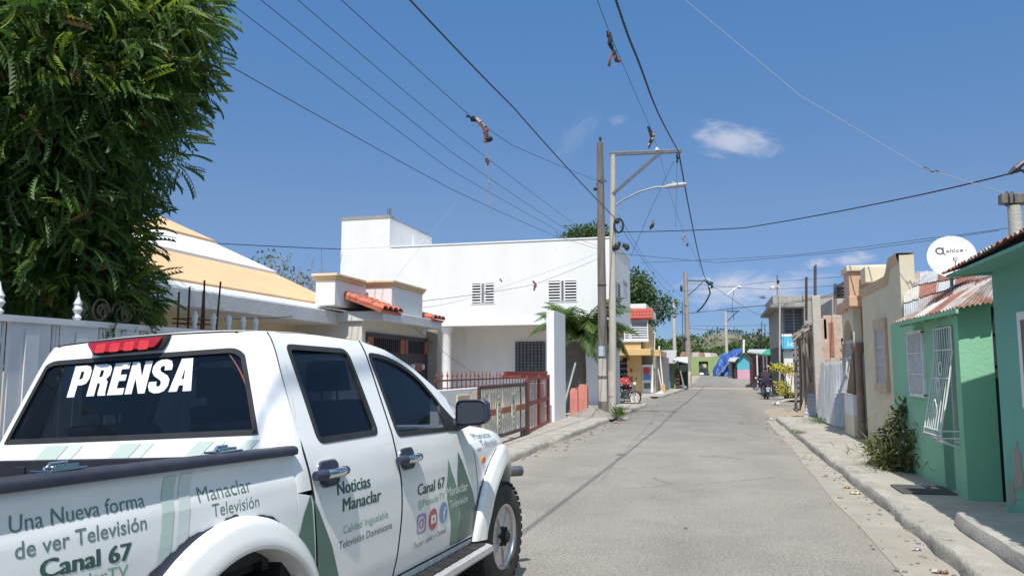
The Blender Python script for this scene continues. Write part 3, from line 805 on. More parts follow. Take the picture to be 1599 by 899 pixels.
# brake light on the roof edge
bl = MB(); back_patch(bl, rpoly([(-.285, 1.690), (-.235, 1.642), (.130, 1.648), (.155, 1.693)][::-1], .012), (), .050, .07, 0)
blo = bl.build('brake_light', LENS_R, truck, local=True, smooth=40)
bh = MB(); back_patch(bh, rpoly([(-.305, 1.700), (-.245, 1.630), (.140, 1.636), (.172, 1.702)][::-1], .012), (), .030, .06, 0)
for i in range(4):
    cx = -.19 + i * .085
    back_patch(bh, rpoly([(cx - .03, 1.640), (cx + .03, 1.640), (cx + .03, 1.682), (cx - .03, 1.682)], .01), (), .0515, 0, 1)
LENS_R2 = M('bright red lens', (.62, .05, .05), .2, (.5, .03, .03), 60, 1)
bh.build('lamp_housing', [RUBBER, LENS_R2], blo, local=True)

# wheel flares
for sg in (1, -1):
    for ax, r0, r1, a0, a1, nm in ((RAX, .475, .605, 10, 172, 'r'), (FAX, .465, .60, 12, 176, 'f')):
        fl = MB(); rows = []
        for i in range(33):
            a = math.radians(a0 + (a1 - a0) * i / 32); row = []
            bx = (lambda s, z: bedx(s, z) if s < .5 else bodyx(s, z)) if nm == 'r' else bodyx
            for t, o in ((1.0, .001), (.985, .022), (.93, .036), (.7, .046), (.4, .058), (.15, .066), (.03, .062), (0, .05), (.0, .0), (-.02, -.10)):
                r = r0 + (r1 - r0) * t
                if nm == 'r' and math.cos(a) > 0: r -= .045 * math.cos(a) * t
                s = ax + r * math.cos(a); z = .37 + r * math.sin(a)
                if nm == 'r': s -= .02 * t
                row.append(roll((sg * (bx(s, max(.42, z)) + o), s, z)))
            rows.append(row)
        fl.grid(rows, 0, flip=(sg < 0))
        flo = fl.build('wheel_flare', PAINT_T, truck, local=True, smooth=60)
        if sg > 0:
            rr = random.Random(5 + int(ax * 10))
            segs = ([(101, 160), (89, 97), (50, 80)] if nm == 'r' else [(136, 170), (102, 135)])
            for q, (b0, b1) in enumerate(segs):
                tr = MB()
                wd = (.055 if q == 0 else .02) if nm == 'r' else (.075 if q == 0 else .014)
                k = max(6, int((b1 - b0) * .5)); ph = rr.uniform(0, 6); inn = []; out = []
                for i in range(k + 1):
                    t = i / k; a = math.radians(b0 + (b1 - b0) * t); e = math.sin(PI * t) ** .5
                    rb = r1 - .012 - (.045 * max(0, math.cos(a)) if nm == 'r' else 0)
                    inn.append((ax - (.02 if nm == 'r' else 0) + (rb - .01) * math.cos(a), .37 + (rb - .01) * math.sin(a)))
                    ro = rb + .010 + wd * e * (.62 + .28 * math.sin(5.2 * t + ph) + .10 * math.sin(17 * t + ph) + .22 * (rr.random() - .5))
                    out.append((ax - (.02 if nm == 'r' else 0) + ro * math.cos(a), .37 + ro * math.sin(a)))
                fxx = (lambda s, z: (bedx(s, z) if s < .515 else bodyx(s, z)) + .001) if nm == 'r' else bodyx
                side_patch(tr, out + inn[::-1], (), fxx, .0035, .002, 0, 1, .05, .2)
                P = [roll((fxx(*p) + .02, *p)) for p in inn]
                if q == 0: tr.tube(P, .012, 6, 0)
                tr.build('torn_trim', NAVY, flo, local=True)

# wheels
def make_wheel(sg):
    ty = MB(); R_, w = .372, .235
    prof = [(.218, -w / 2 + .02), (.235, -w / 2 + .004), (.29, -w / 2), (.335, -w / 2 + .008), (.362, -w / 2 + .03), (.372, -w / 2 + .055), (.372, w / 2 - .055), (.362, w / 2 - .03), (.335, w / 2 - .008), (.29, w / 2), (.235, w / 2 - .004), (.218, w / 2 - .02)]
    ty.lathe(prof, (0, 0, 0), 48, 'X', closed=True)
    for i in range(40):
        a = 2 * PI * i / 40
        for o in (-.075, -.025, .03, .08):
            da = (.03 if abs(o) < .05 else -.03)
            c = Vector((o, math.cos(a + da) * (R_ + .003), math.sin(a + da) * (R_ + .003)))
            ty.obox(c, (.042, .036, .012), Matrix.Rotation(a + da - PI / 2, 3, 'X'))
    rim = MB()
    rim.lathe([(.218, .085), (.228, .10), (.224, .108), (.206, .102), (.192, .07), (.186, -.02), (.186, -.08)], (0, 0, 0), 40, 'X')
    for i in range(6):
        a = 2 * PI * i / 6; rt = Matrix.Rotation(a, 3, 'X')
        P = []
        for (r, hw, x) in ((.05, .030, .085), (.11, .030, .098), (.195, .046, .088)):
            for sgn in (-1, 1): P.append(rt @ Vector((x, sgn * hw, r)))
        Q = [p - Vector((.035, 0, 0)) for p in P]
        rim.add(P + Q, [(0, 1, 3, 2), (2, 3, 5, 4), (0, 2, 8, 6), (2, 4, 10, 8), (1, 7, 9, 3), (3, 9, 11, 5)])
    rim.lathe([(.075, .06), (.072, .092), (.055, .098), (.0, .098)], (0, 0, 0), 20, 'X')
    hub = MB()
    hub.lathe([(.19, -.05), (.19, -.03), (.0, -.03)], (0, 0, 0), 30, 'X')
    hub.lathe([(.048, .09), (.046, .125), (.034, .138), (.0, .14)], (0, 0, 0), 18, 'X')
    for i in range(6):
        a = 2 * PI * (i + .5) / 6; hub.lathe([(.012, .09), (.012, .108), (0, .11)], (0, .062 * math.cos(a), .062 * math.sin(a)), 8, 'X')
    if sg < 0:
        for q in (ty, rim, hub): q.xf(Matrix.Rotation(PI, 4, 'Z'))
    return ty, rim, hub
for sg in (1, -1):
    for ax in (RAX, FAX):
        ty, rim, hub = make_wheel(sg)
        T = Matrix.Translation((sg * .745, ax, .372)) @ Matrix.Rotation(.5 * ax, 4, 'X')
        if ax == FAX: T = Matrix.Translation((sg * .745, ax, .372)) @ Matrix.Rotation(math.radians(-2), 4, 'Z') @ Matrix.Rotation(.35, 4, 'X')
        for q in (ty, rim, hub): q.xf(T)
        w_ = ty.build('wheel', TYRE, truck, local=True, smooth=35)
        rim.build('rim', ALLOY, w_, local=True, smooth=35); hub.build('hub', UNDER_GAP, w_, local=True, smooth=35)

# mirrors
for sg in (1, -1):
    mr = MB()
    sec = rpoly([(-.105, -.08), (.105, -.07), (.105, .08), (-.098, .085)], .045, 6)
    cx = sg * .985; cs, cz = 2.215, 1.235
    rows = []
    for (o, k) in ((-.045, .93), (-.04, 1.0), (.0, 1.0), (.05, .93), (.09, .72), (.11, .4)):
        rows.append([roll((cx + sg * a * k, cs + o, cz + b * k)) for a, b in sec])
    mr.grid(rows, 0, closed=True, flip=(sg > 0)); mr.add(rows[-1], [tuple(range(len(sec)))])
    mr.add([roll((cx + sg * a * .9, cs - .035, cz + b * .9)) for a, b in sec], [tuple(range(len(sec)))])
    mr.tube([roll((sg * .80, 2.24, 1.155)), roll((sg * .86, 2.24, 1.165)), roll((sg * .93, 2.235, 1.19))], [.05, .042, .04], 10)
    mo = mr.build('wing_mirror', NAVY, truck, local=True, smooth=50)
    mg = MB(); mg.add([roll((cx + sg * a * .84, cs - .0385, cz + b * .84)) for a, b in sec], [tuple(range(len(sec) - 1, -1, -1)) if sg > 0 else tuple(range(len(sec)))])
    mg.build('mirror_glass', M('mirror glass', (.05, .06, .075), .06, spec=.8), mo, local=True)

# side steps, bumper, marker lamps
for sg in (1, -1):
    sp = MB()
    rows = []
    for s in np.linspace(.75, 2.53, 8):
        rows.append([roll((sg * x, s, z)) for x, z in ((.80, .395), (.925, .385), (.955, .375), (.96, .345), (.94, .325), (.80, .33))])
    sp.grid(rows, 0, closed=True, flip=(sg < 0)); sp.add(rows[0], [tuple(range(5, -1, -1))]); sp.add(rows[-1], [tuple(range(6))])
    so = sp.build('side_step', M('grey step', (.42, .42, .43), .5, (.3, .3, .31), 6, 1), truck, local=True, smooth=40)
    tp = MB()
    for i in range(16):
        s = .80 + i * .107; tp.hexa([roll(p) for p in ((sg * .815, s, .396), (sg * .92, s, .388), (sg * .92, s + .09, .388), (sg * .815, s + .09, .396), (sg * .815, s, .403), (sg * .92, s, .395), (sg * .92, s + .09, .395), (sg * .815, s + .09, .403))])
    tp.build('step_tread', RUBBER, so, local=True)
    lm = MB(); side_patch(lm, rpoly([(2.575, .893), (2.625, .893), (2.625, .927), (2.575, .927)], .012), (), bodyx, .012, .014, 0, sg); lm.build('marker_lamp', LENS_O, truck, local=True)
    hl = MB(); hl.box(min(sg * .32, sg * .62), max(sg * .32, sg * .62), 3.56, 3.625, .74, .92); hl.v = [roll(p) for p in hl.v]; hl.build('headlight', CHROME, truck, local=True, bevel=.02)
bp = MB(); bp.box(-.60, .60, 3.62, 3.78, .46, .70); bp.box(-.35, .35, 3.70, 3.76, .72, .93)
bp.v = [roll(p) for p in bp.v]; bp.build('front_bumper', PAINT_T, truck, local=True, bevel=.03)
bb = MB()
for z in (.72, ): bb.tube([roll((-.70, 3.60, z)), roll((-.6, 3.80, z)), roll((.60, 3.80, z)), roll((.68, 3.64, z))], .04, 10)
bb.tube([roll((.68, 3.36, .735)), roll((.78, 3.46, .73)), roll((.835, 3.53, .725))], .040, 12)
bb.build('bumper_bar', M('dull bumper bar', (.22, .22, .24), .35, (.1, .1, .11), 9, 1, metal=.6), truck, local=True, smooth=50)
mf = MB(); mf.box(.62, .84, 2.56, 2.60, .30, .62); mf.v = [roll(p) for p in mf.v]; mf.build('mud_flap', RUBBER, truck, local=True)
# ================================================================== ground, road, pavements
def gz(y): 
    if y < 62: return 0.0
    if y > 104: return .8
    t = (y - 62) / 42; return .8 * t * t * (3 - 2 * t)
def XL(y): return float(np.interp(y, [-20, 2, 13, 20.7, 28, 34.8, 42.6, 55, 74, 100, 125], [-3.75, -3.55, -3.33, -3.11, -2.92, -2.78, -2.85, -2.41, -1.78, -1.3, -1.0]))
def XR(y): return float(np.interp(y, [-20, 10, 26, 31, 33, 44, 60, 100, 125], [1.80, 1.76, 1.78, 1.9, 3.3, 3.4, 3.7, 4.4, 4.6]))

def road_mat():
    m, n, l, b = new_mat('worn asphalt')
    tc = n.new('ShaderNodeTexCoord'); P = tc.outputs['Object']
    def noise(sc, det=4, rough=.6, dist=0, vec=None):
        q = n.new('ShaderNodeTexNoise'); q.inputs['Scale'].default_value = sc; q.inputs['Detail'].default_value = det; q.inputs['Roughness'].default_value = rough; q.inputs['Distortion'].default_value = dist
        l.new(vec or P, q.inputs['Vector']); return q
    def ramp(src, p0, c0, p1, c1):
        r = n.new('ShaderNodeValToRGB'); r.color_ramp.elements[0].position = p0; r.color_ramp.elements[1].position = p1
        r.color_ramp.elements[0].color = c4(c0); r.color_ramp.elements[1].color = c4(c1); l.new(src, r.inputs[0]); return r.outputs[0]
    def mix(a, bb, fac, mode='MIX'):
        x = n.new('ShaderNodeMix'); x.data_type = 'RGBA'; x.blend_type = mode
        if isinstance(fac, float): x.inputs['Factor'].default_value = fac
        else: l.new(fac, x.inputs['Factor'])
        if isinstance(a, tuple): x.inputs['A'].default_value = c4(a)
        else: l.new(a, x.inputs['A'])
        if isinstance(bb, tuple): x.inputs['B'].default_value = c4(bb)
        else: l.new(bb, x.inputs['B'])
        return x.outputs['Result']
    st = n.new('ShaderNodeMapping'); st.inputs['Scale'].default_value = (1, .22, 1); l.new(P, st.inputs[0])
    base = ramp(noise(.55, 5, .6, 0, st.outputs[0]).outputs['Fac'], .36, (.255, .241, .229), .64, (.287, .271, .258))
    patch = ramp(noise(.8, 8, .7, .4).outputs['Fac'], .34, (.84, .84, .84), .64, (1.07, 1.06, 1.04))
    base = mix(base, patch, 1.0, 'MULTIPLY')
    agg = ramp(noise(95, 2, .8).outputs['Fac'], .37, (.38, .38, .37), .66, (1.7, 1.68, 1.64))
    base = mix(base, agg, .85, 'MULTIPLY')
    ag2 = ramp(noise(30, 4, .85).outputs['Fac'], .36, (.62, .62, .61), .66, (1.36, 1.35, 1.33))
    base = mix(base, ag2, .8, 'MULTIPLY')
    # cracks in distorted cells, only here and there
    nv = noise(1.1, 5, .6); ad = n.new('ShaderNodeMix'); ad.data_type = 'RGBA'; ad.inputs['Factor'].default_value = .35; l.new(P, ad.inputs['A']); l.new(nv.outputs['Color'], ad.inputs['B'])
    vo = n.new('ShaderNodeTexVoronoi'); vo.feature = 'DISTANCE_TO_EDGE'; vo.inputs['Scale'].default_value = .42; l.new(ad.outputs['Result'], vo.inputs['Vector'])
    ck = n.new('ShaderNodeMapRange'); ck.inputs['From Min'].default_value = .0; ck.inputs['From Max'].default_value = .011; ck.inputs['To Min'].default_value = 1; ck.inputs['To Max'].default_value = 0
    l.new(vo.outputs['Distance'], ck.inputs['Value'])
    cm = n.new('ShaderNodeMapRange'); cm.inputs['From Min'].default_value = .50; cm.inputs['From Max'].default_value = .60; l.new(noise(.33, 3).outputs['Fac'], cm.inputs['Value'])
    mm = n.new('ShaderNodeMath'); mm.operation = 'MULTIPLY'; l.new(ck.outputs[0], mm.inputs[0]); l.new(cm.outputs[0], mm.inputs[1])
    base = mix(base, (.135, .128, .12), mm.outputs[0])
    # small dark spots and oil
    sp = n.new('ShaderNodeMapRange'); sp.inputs['From Min'].default_value = .70; sp.inputs['From Max'].default_value = .76; sp.inputs['To Max'].default_value = .6; l.new(noise(2.6, 6, .7).outputs['Fac'], sp.inputs['Value'])
    base = mix(base, (.085, .08, .075), sp.outputs[0])
    # sandy dust gathered at both edges
    sx = n.new('ShaderNodeSeparateXYZ'); l.new(P, sx.inputs[0])
    e1 = n.new('ShaderNodeMapRange'); e1.inputs['From Min'].default_value = .7; e1.inputs['From Max'].default_value = 2.0; l.new(sx.outputs['X'], e1.inputs['Value'])
    e2 = n.new('ShaderNodeMapRange'); e2.inputs['From Min'].default_value = -2.3; e2.inputs['From Max'].default_value = -3.5; l.new(sx.outputs['X'], e2.inputs['Value'])
    ea = n.new('ShaderNodeMath'); ea.operation = 'MAXIMUM'; l.new(e1.outputs[0], ea.inputs[0]); l.new(e2.outputs[0], ea.inputs[1])
    eb = n.new('ShaderNodeMath'); eb.operation = 'MULTIPLY'; l.new(ea.outputs[0], eb.inputs[0]); l.new(noise(1.6, 7, .7).outputs['Fac'], eb.inputs[1])
    ec = n.new('ShaderNodeMapRange'); ec.inputs['From Min'].default_value = .12; ec.inputs['From Max'].default_value = .5; ec.inputs['To Max'].default_value = .85; l.new(eb.outputs[0], ec.inputs['Value'])
    base = mix(base, (.31, .275, .235), ec.outputs[0])
    # the surface tone gets darker further down the street, with a ragged start
    ya = n.new('ShaderNodeMath'); ya.operation = 'MULTIPLY_ADD'; ya.inputs[1].default_value = 6.0; l.new(noise(.5, 5).outputs['Fac'], ya.inputs[0]); l.new(sx.outputs['Y'], ya.inputs[2])
    yb = n.new('ShaderNodeMapRange'); yb.inputs['From Min'].default_value = 18; yb.inputs['From Max'].default_value = 27; yb.inputs['To Max'].default_value = 1; l.new(ya.outputs[0], yb.inputs['Value'])
    old = mix(base, (.80, .80, .81), 1.0, 'MULTIPLY'); base = mix(base, old, yb.outputs[0])
    l.new(base, b.inputs['Base Color']); b.inputs['Roughness'].default_value = .9; b.inputs['Specular IOR Level'].default_value = .3
    bp = n.new('ShaderNodeBump'); bp.inputs['Strength'].default_value = .6; bp.inputs['Distance'].default_value = .012
    l.new(noise(150, 3, .7).outputs['Fac'], bp.inputs['Height']); l.new(bp.outputs[0], b.inputs['Normal'])
    MATS['worn asphalt'] = m; return m
ASPH = road_mat()
DIRT = M('dry dirt', (.36, .30, .235), .95, (.27, .22, .17), .8, 1, (.17, .14, .105), .5, .6, .6, 20)
PAVE = M('pavement concrete', (.38, .345, .302), .93, (.29, .268, .235), 1.3, 1, (.22, .20, .178), 2.2, .565, .6, 50, crack=(.42, .006, (.17, .15, .13)))
GUTTER = M('gutter concrete', (.345, .31, .27), .95, (.26, .235, .20), 1.3, 1, (.22, .19, .16), 2.4, .57, .5, 40)
KERBM = M('worn kerb', (.40, .37, .325), .93, (.27, .25, .22), 2.6, 1, (.15, .14, .125), 4.0, .545, .8, 30)

ys = [-30, -15, 0, 30, 62, 70, 78, 86, 94, 104, 140, 300, 800, 2500]
mb = MB(); mb.grid([[(x, y, gz(y) - .012) for x in (-2500, -600, -120, -30, 0, 30, 120, 600, 2500)] for y in ys])
mb.build('ground', DIRT, kind='structure', base=False)

ys = list(np.arange(-14, 60, 2.0)) + list(np.arange(60, 126, 3.0))
mb = MB(); mb.grid([[(XL(y) - .3 + (XR(y) + .3 - XL(y) + .3) * i / 10, y, gz(y)) for i in range(11)] for y in ys])
mb.build('road', ASPH, kind='structure', base=False)
mb = MB(); mb.grid([[(x, y, -.006 + gz(y)) for x in (-70, -30, -10, -2.5)] for y in (35.0, 41.6)]); mb.grid([[(x, y, -.006) for x in (1.5, 10, 30, 60)] for y in (32.4, 39.5)])
mb.grid([[(x, y, gz(110) - .004) for x in (-70, -30, -10, 1)] for y in (105.5, 113)])
mb.build('side_street', ASPH, kind='structure', base=False)

kr = random.Random(3)
def kerb_run(mb, path, inward, w=.17, h=.125, step=.16):
    """a worn kerb of uneven height along a path of (x, y); inward = sign of x towards the pavement"""
    L = [0]; P = [Vector(p) for p in path]
    for i in range(1, len(P)): L.append(L[-1] + (P[i] - P[i - 1]).length)
    k = int(L[-1] / step); rows = []; jx = jh = 0
    for i in range(k + 1):
        d = L[-1] * i / k
        x = float(np.interp(d, L, [p.x for p in P])); y = float(np.interp(d, L, [p.y for p in P]))
        j = min(len(P) - 2, max(0, int(np.searchsorted(L, d)) - 1)); t = (P[j + 1] - P[j]).normalized(); nx = Vector((t.y, -t.x)) * inward
        jx = .72 * jx + kr.uniform(-.012, .012); jh = .72 * jh + kr.uniform(-.010, .007)
        if kr.random() < .06: jx += kr.uniform(.02, .06); jh -= kr.uniform(.02, .05)
        z0 = gz(y); hh = h + jh
        row = []
        for a, z in ((-.0 + jx + kr.uniform(-.006, .006), -.02), (.008 + jx + kr.uniform(-.008, .008), hh * .5), (.016 + jx + kr.uniform(-.006, .006), hh - .022), (.034 + jx * .8, hh), (w, h + .006), (w + .01, h - .03)):
            row.append((x + nx.x * a, y + nx.y * a, z0 + z))
        rows.append(row)
    mb.grid(rows, flip=(inward < 0)); mb.add(rows[0], [tuple(range(6))]); mb.add(rows[-1], [tuple(range(5, -1, -1))])

# left pavement, before and after the side street
mb = MB(); pl = [(XL(y), y) for y in np.arange(-6, 34.0, 1.0)] + [(-2.86, 34.3), (-3.2, 34.8), (-4.2, 34.95), (-9, 34.95)]
kerb_run(mb, pl, -1); mb.build('kerb', KERBM, kind='structure', smooth=50, base=False, fixn=True)
mb = MB(); pl2 = [(-9, 42.2), (-3.6, 42.2), (-3.05, 42.6), (-2.82, 43.3)] + [(XL(y), y) for y in np.arange(44, 74, 2.0)] + [(-2.3, 76), (-4, 77)]
kerb_run(mb, pl2, -1); mb.build('kerb', KERBM, kind='structure', smooth=50, base=False, fixn=True)
mb = MB(); mb.grid([[(XL(y) - .15, y, .121 + gz(y)), (XL(y) - .6, y, .128), (-4.2, y, .124), (-4.75, y, .12), (-5.0, y, -.02)] for y in np.arange(-6, 34.5, 1.5)], flip=True)
mb.build('pavement', PAVE, kind='structure', base=False)
mb = MB(); mb.grid([[(XL(y) - .15, y, .121 + gz(y)), (-4.5, y, .124 + gz(y)), (-9, y, .124 + gz(y))] for y in [42.35, 43.5, 50, 60, 66, 70, 75.5]], flip=True)
mb.build('pavement', PAVE, kind='structure', base=False)
# right pavement with its gutter
mb = MB(); pr_ = [(XR(y) , y) for y in np.arange(-6, 25.5, 1.0)] + [(2.0, 25.9), (2.5, 26.2)]
kerb_run(mb, pr_, 1); mb.build('kerb', KERBM, kind='structure', smooth=50, base=False, fixn=True)
mb = MB(); rows = []
for y in np.arange(-6, 26, .5):
    e = XR(y) - .40 + .012 * math.sin(y * 1.7) + .02 * math.sin(y * .41 + 1) + max(0, (y - 12) * .012)
    rows.append([(e, y, .005), (e + .1, y, .006), (XR(y) + .02, y, .006)])
mb.grid(rows); mb.build('gutter', GUTTER, kind='structure', base=False)
mb = MB(); mb.grid([[(XR(y) + .15, y, .121), (2.3, y, .126 + .004 * math.sin(y)), (2.7, y, .128), (3.4, y, .13), (3.5, y, -.02)] for y in np.arange(-6, 25.6, .8)])
mb.build('pavement', PAVE, kind='structure', base=False)
mb = MB(); mb.grid([[(XR(y) - .2, y, gz(y) + .004), (XR(y) + .25, y, gz(y) + .10), (5.5, y, gz(y) + .12)] for y in [39.6, 40.3, 44, 50, 58, 66, 75, 85, 95]])
mb.build('pavement', PAVE, kind='structure', base=False)
# heaped dirt at the right corner of the crossing
mb = MB(); hr = random.Random(12); rows = []
for y in np.linspace(25.4, 32.2, 16):
    row = []
    for x in np.linspace(1.75, 4.2, 12):
        e = min(1, (x - 1.75) / .5) * min(1, (32.2 - y) / 1.2)
        row.append((x + hr.uniform(-.04, .04), y, -.008 + e * (.13 + .10 * math.exp(-((x - 2.6) ** 2 / .4 + (y - 28.2) ** 2 / 2.0)) + hr.uniform(-.03, .03))))
    rows.append(row)
mb.grid(rows); mb.build('dirt_mound', DIRT, kind='structure', smooth=180, base=False)

# hills far beyond the town
HILL = M('dry hillside', (.20, .165, .115), .95, (.10, .10, .055), .02, 1, (.045, .06, .03), .035, .52)
mb = MB(); rows = []
for j, y in enumerate(np.linspace(330, 760, 18)):
    row = []
    for x in np.linspace(-420, 420, 60):
        t = (y - 330) / 430
        hgt = math.sin(min(1, t * 1.5) * PI / 2) * (15 + 5 * math.sin(x * .021 + 1.2) + 3.5 * math.sin(x * .057 + .3) + 8 * math.exp(-((x + 10) / 38) ** 2) + 1.2 * math.sin(x * .21))
        row.append((x, y, hgt - .4))
    rows.append(row)
mb.grid(rows); mb.build('hill', HILL, kind='structure', smooth=180, base=False)
# ================================================================== left side of the street
PEACH = M('peach roof paint', (.70, .455, .26), .85, (.63, .405, .235), 1.6, 1, (.45, .33, .22), 2.2, .68, .2, 30)
CREAM = M('cream plaster', (.62, .52, .36), .85, (.52, .44, .31), 1.2, 1, (.38, .33, .26), 1.4, .66, .25, 30)
CREAM_T = M('cream cornice', (.70, .56, .37), .8, (.60, .46, .28), 2, 1, bump=.15)
GREYW = M('weathered white paint', (.66, .66, .66), .85, (.54, .54, .54), 1.8, 1, (.33, .32, .31), 2.4, .62, .3, 30)
LOUV = M('white louver', (.76, .77, .78), .5, (.66, .67, .68), 6, 1)
BROWN_DR = M('brown plank door', (.085, .055, .055), .55, (.055, .036, .038), 5, 1, streak=5)
ORANGE_BR = M('orange brown panel', (.36, .115, .06), .55, (.27, .085, .045), 6, 1)
BEIGE_P = M('beige painted bars', (.62, .52, .38), .5, (.5, .42, .30), 8, 1)
LAT = M('white sheet metal', (.68, .69, .70), .5, (.60, .61, .62), 2, 1, (.42, .38, .34), 3, .68)

# ---- white sheet fence in front of the striped house
fe = thing('metal_fence', 'tall white sheet metal fence with slots and spear finials behind the pickup', 'fence', (-4.2, 2.0, 0))
sheet = MB(); rods = MB()
y = -3.0
while y < 6.4:
    sheet.box(-4.215, -4.185, y, y + .30, .12, 1.86)
    sheet.box(-4.182, -4.170, y + .10, y + .20, .18, 1.80)
    for q in (.335, .365): rods.tube([(-4.2, y + q, .12), (-4.2, y + q, 1.84)], .010, 6)
    y += .40
sheet.box(-4.235, -4.165, -3.0, 6.5, 1.845, 1.885); sheet.box(-4.235, -4.165, -3.0, 6.5, .08, .13)
sheet.build('fence_panel', LAT, fe); rods.build('twisted_rod', LAT, fe)
for y in (2.5, 3.3, 3.72, 4.32, 5.55, 5.80, 6.02, 6.24, 6.44):
    f = MB(); k = 1.0 if y < 5 else .75
    f.lathe([(.018, 0), (.030 * k, .02), (.016, .04), (.034 * k, .075), (.022, .10), (.030, .112), (.012, .15), (0, .205 * k)], (-4.2, y, 1.885), 10)
    f.build('spear_finial', LAT, fe, smooth=50)
sc = MB()
for cy_, r0 in ((4.62, .10), (4.88, .085), (4.45, .06)):
    for sgn in (1, -1):
        P = []
        for i in range(30):
            t = i / 29; a = t * 3.3 * PI; r = r0 * (1 - t * .8)
            P.append((-4.2, cy_ + sgn * (.11 - r * math.cos(a)) * .9, 1.96 + r * math.sin(a)))
        sc.tube(P, .007, 5)
sc.build('iron_scroll', M('rusty scroll iron', (.16, .11, .085), .7), fe)

# ---- house with the striped pyramid roof
h = thing('striped_roof_house', 'low cream house under a pyramid roof banded in peach and white', 'house', (-8.1, 9.1, 0))
x0, x1, y0, y1 = -10.5, -5.78, 6.45, 11.75; ay, zb = 9.45, 2.47; ax, az = AY(252, 338, 9.45).x, AY(252, 338, 9.45).z
bands = [(0, .085, 1), (.085, .47, 0), (.47, .78, 1), (.78, 1.0, 0)]
mats_r = [PEACH, PL_WHITE2]
for a, b, mi in bands:
    mb = MB(); lift = .0
    def ring(t, out, dz):
        k = 1 - t
        return [(ax + (x - ax) * k + (1 if x > ax else -1) * out, ay + (yy - ay) * k + (1 if yy > ay else -1) * out, zb + (az - zb) * t + dz) for x, yy in ((x0, y0), (x1, y0), (x1, y1), (x0, y1))]
    r0 = ring(a, .07, -.06); r1 = ring(a, .07, .0); r2 = ring(b, .0 if b < 1 else 0, .0)
    mb.grid([ring(a, -.06, -.06), r0, r1, r2], closed=True)
    mb.build('roof_band', mats_r[mi], h, bevel=0, fixn=True)
ev = MB(); ev.box(-10.9, -5.6, 6.2, 12.0, 2.24, 2.44); ev.build('eave_slab', GREYW, h, bevel=.012)
wl_ = MB(); wl_.box(-10.4, -6.3, 6.6, 11.7, 0, 2.24); wl_.build('wall', CREAM, h)
for px_, w_ in ((8.15, .46),):
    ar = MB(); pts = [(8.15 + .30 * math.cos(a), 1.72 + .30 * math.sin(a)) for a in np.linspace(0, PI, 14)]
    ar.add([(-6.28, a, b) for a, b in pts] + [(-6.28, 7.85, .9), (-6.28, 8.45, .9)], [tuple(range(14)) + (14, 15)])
    ar.build('arch_recess_shade', GLASS_D, h)  # shade of the arch recess painted as a flat dark sheet
wd = MB(); wd.box(-6.3, -6.27, 9.15, 10.45, 1.0, 2.0); wd.box(-6.27, -6.25, 9.25, 10.35, 1.9, 1.98, 1); wd.build('window', [M('brown frame', (.09, .06, .05), .6), GLASS_D], h, bevel=.004)
pi = MB(); pi.box(-6.05, -5.75, 11.55, 11.9, 0, 2.24); pi.build('pillar', M('stained pillar', (.42, .38, .33), .9, (.30, .26, .22), 3, 1, streak=3, bump=.4), h)

rb = thing('rebar_column', 'unfinished column with bare rusty rebar rising above the white fence', 'rebar column', (-4.55, 5.95, 0))
cb_ = MB(); cb_.box(-4.68, -4.42, 5.80, 6.08, 0, 1.82); cb_.build('concrete_stub', CONC_D, rb)
br = MB(); RB = M('rusty rebar', (.055, .038, .034), .8, (.09, .055, .045), 12, 1)
for (u, v_, lean, hh) in ((-4.62, 5.70, -.10, 2.22), (-4.6, 5.85, 0, 2.24), (-4.6, 5.99, .0, 2.30), (-4.46, 5.98, .02, 2.26), (-4.47, 6.05, -.03, 2.36), (-4.45, 6.17, .06, 2.37)):
    br.tube([(u, v_, 1.6), (u, v_ + lean, hh)], .009, 6)
for z in (1.96, 2.0): br.tube([(-4.63, 5.82, z), (-4.44, 5.82, z), (-4.44, 6.10, z), (-4.63, 6.10, z)], .006, 5, closed=True)
br.build('rebar', RB, rb)

# ---- garage house with tiled awnings and stepped parapet
gh = thing('garage_house', 'white garage house with stepped cream topped parapet and red tile awnings', 'house', (-6.5, 12.2, 0))
Xf = -5.2
yA, yB = AX(570, 500, Xf).y - .1, AX(676, 500, Xf).y
w_ = MB(); w_.box(-9.5, Xf, yA, yB, 0, 2.40); w_.build('wall', M('garage cream plaster', (.70, .66, .59), .85, (.62, .58, .51), 1.5, 1, (.45, .42, .38), 1.8, .66, .2, 30), gh)
yE = AX(690, 505, -4.83).y; zcb = AX(690, 514, -4.83).z; zct = AX(690, 501, -4.83).z
can = MB(); can.box(Xf - .3, -4.83, yA - .05, yE, zcb, zct); can.box(-9.5, Xf - .3, yA - .05, yE - .03, zcb, zct - .02); can.build('canopy_slab', GREYW, gh, bevel=.01)
Xp1, Xp2 = -5.43, -4.98
yb = AX(612, 440, Xp2).y; yc = AX(660, 455, Xp2).y; ya = AX(515, 425, Xp1 - .12).y - .05
zt = AX(612, 440, Xp2).z
pa = MB(); pa.box(Xp1 - .32, Xp1, ya, yb, 2.50, zt - .02); pa.box(Xp1 - .5, Xp2, yb, yc, zct, zt - .02)
pa.box(Xp1 - .5, Xp1 - .12, yc, yE - .06, 2.50, zt - .35)
pa.build('parapet', PL_WHITE, gh, bevel=.008)
co = MB()
for (dx, za, zb_) in ((.015, zt - .085, zt - .055), (.035, zt - .055, zt - .02), (.055, zt - .02, zt + .025)):
    co.box(Xp1 - .32 - dx, Xp1 + dx, ya - dx, yb - .10, za, zb_)
    co.box(Xp1 - .5 - dx, Xp2 + dx, yb - dx - .002, yc + dx, za + .002, zb_ + .003)
co.build('cornice', CREAM_T, gh, bevel=.012)
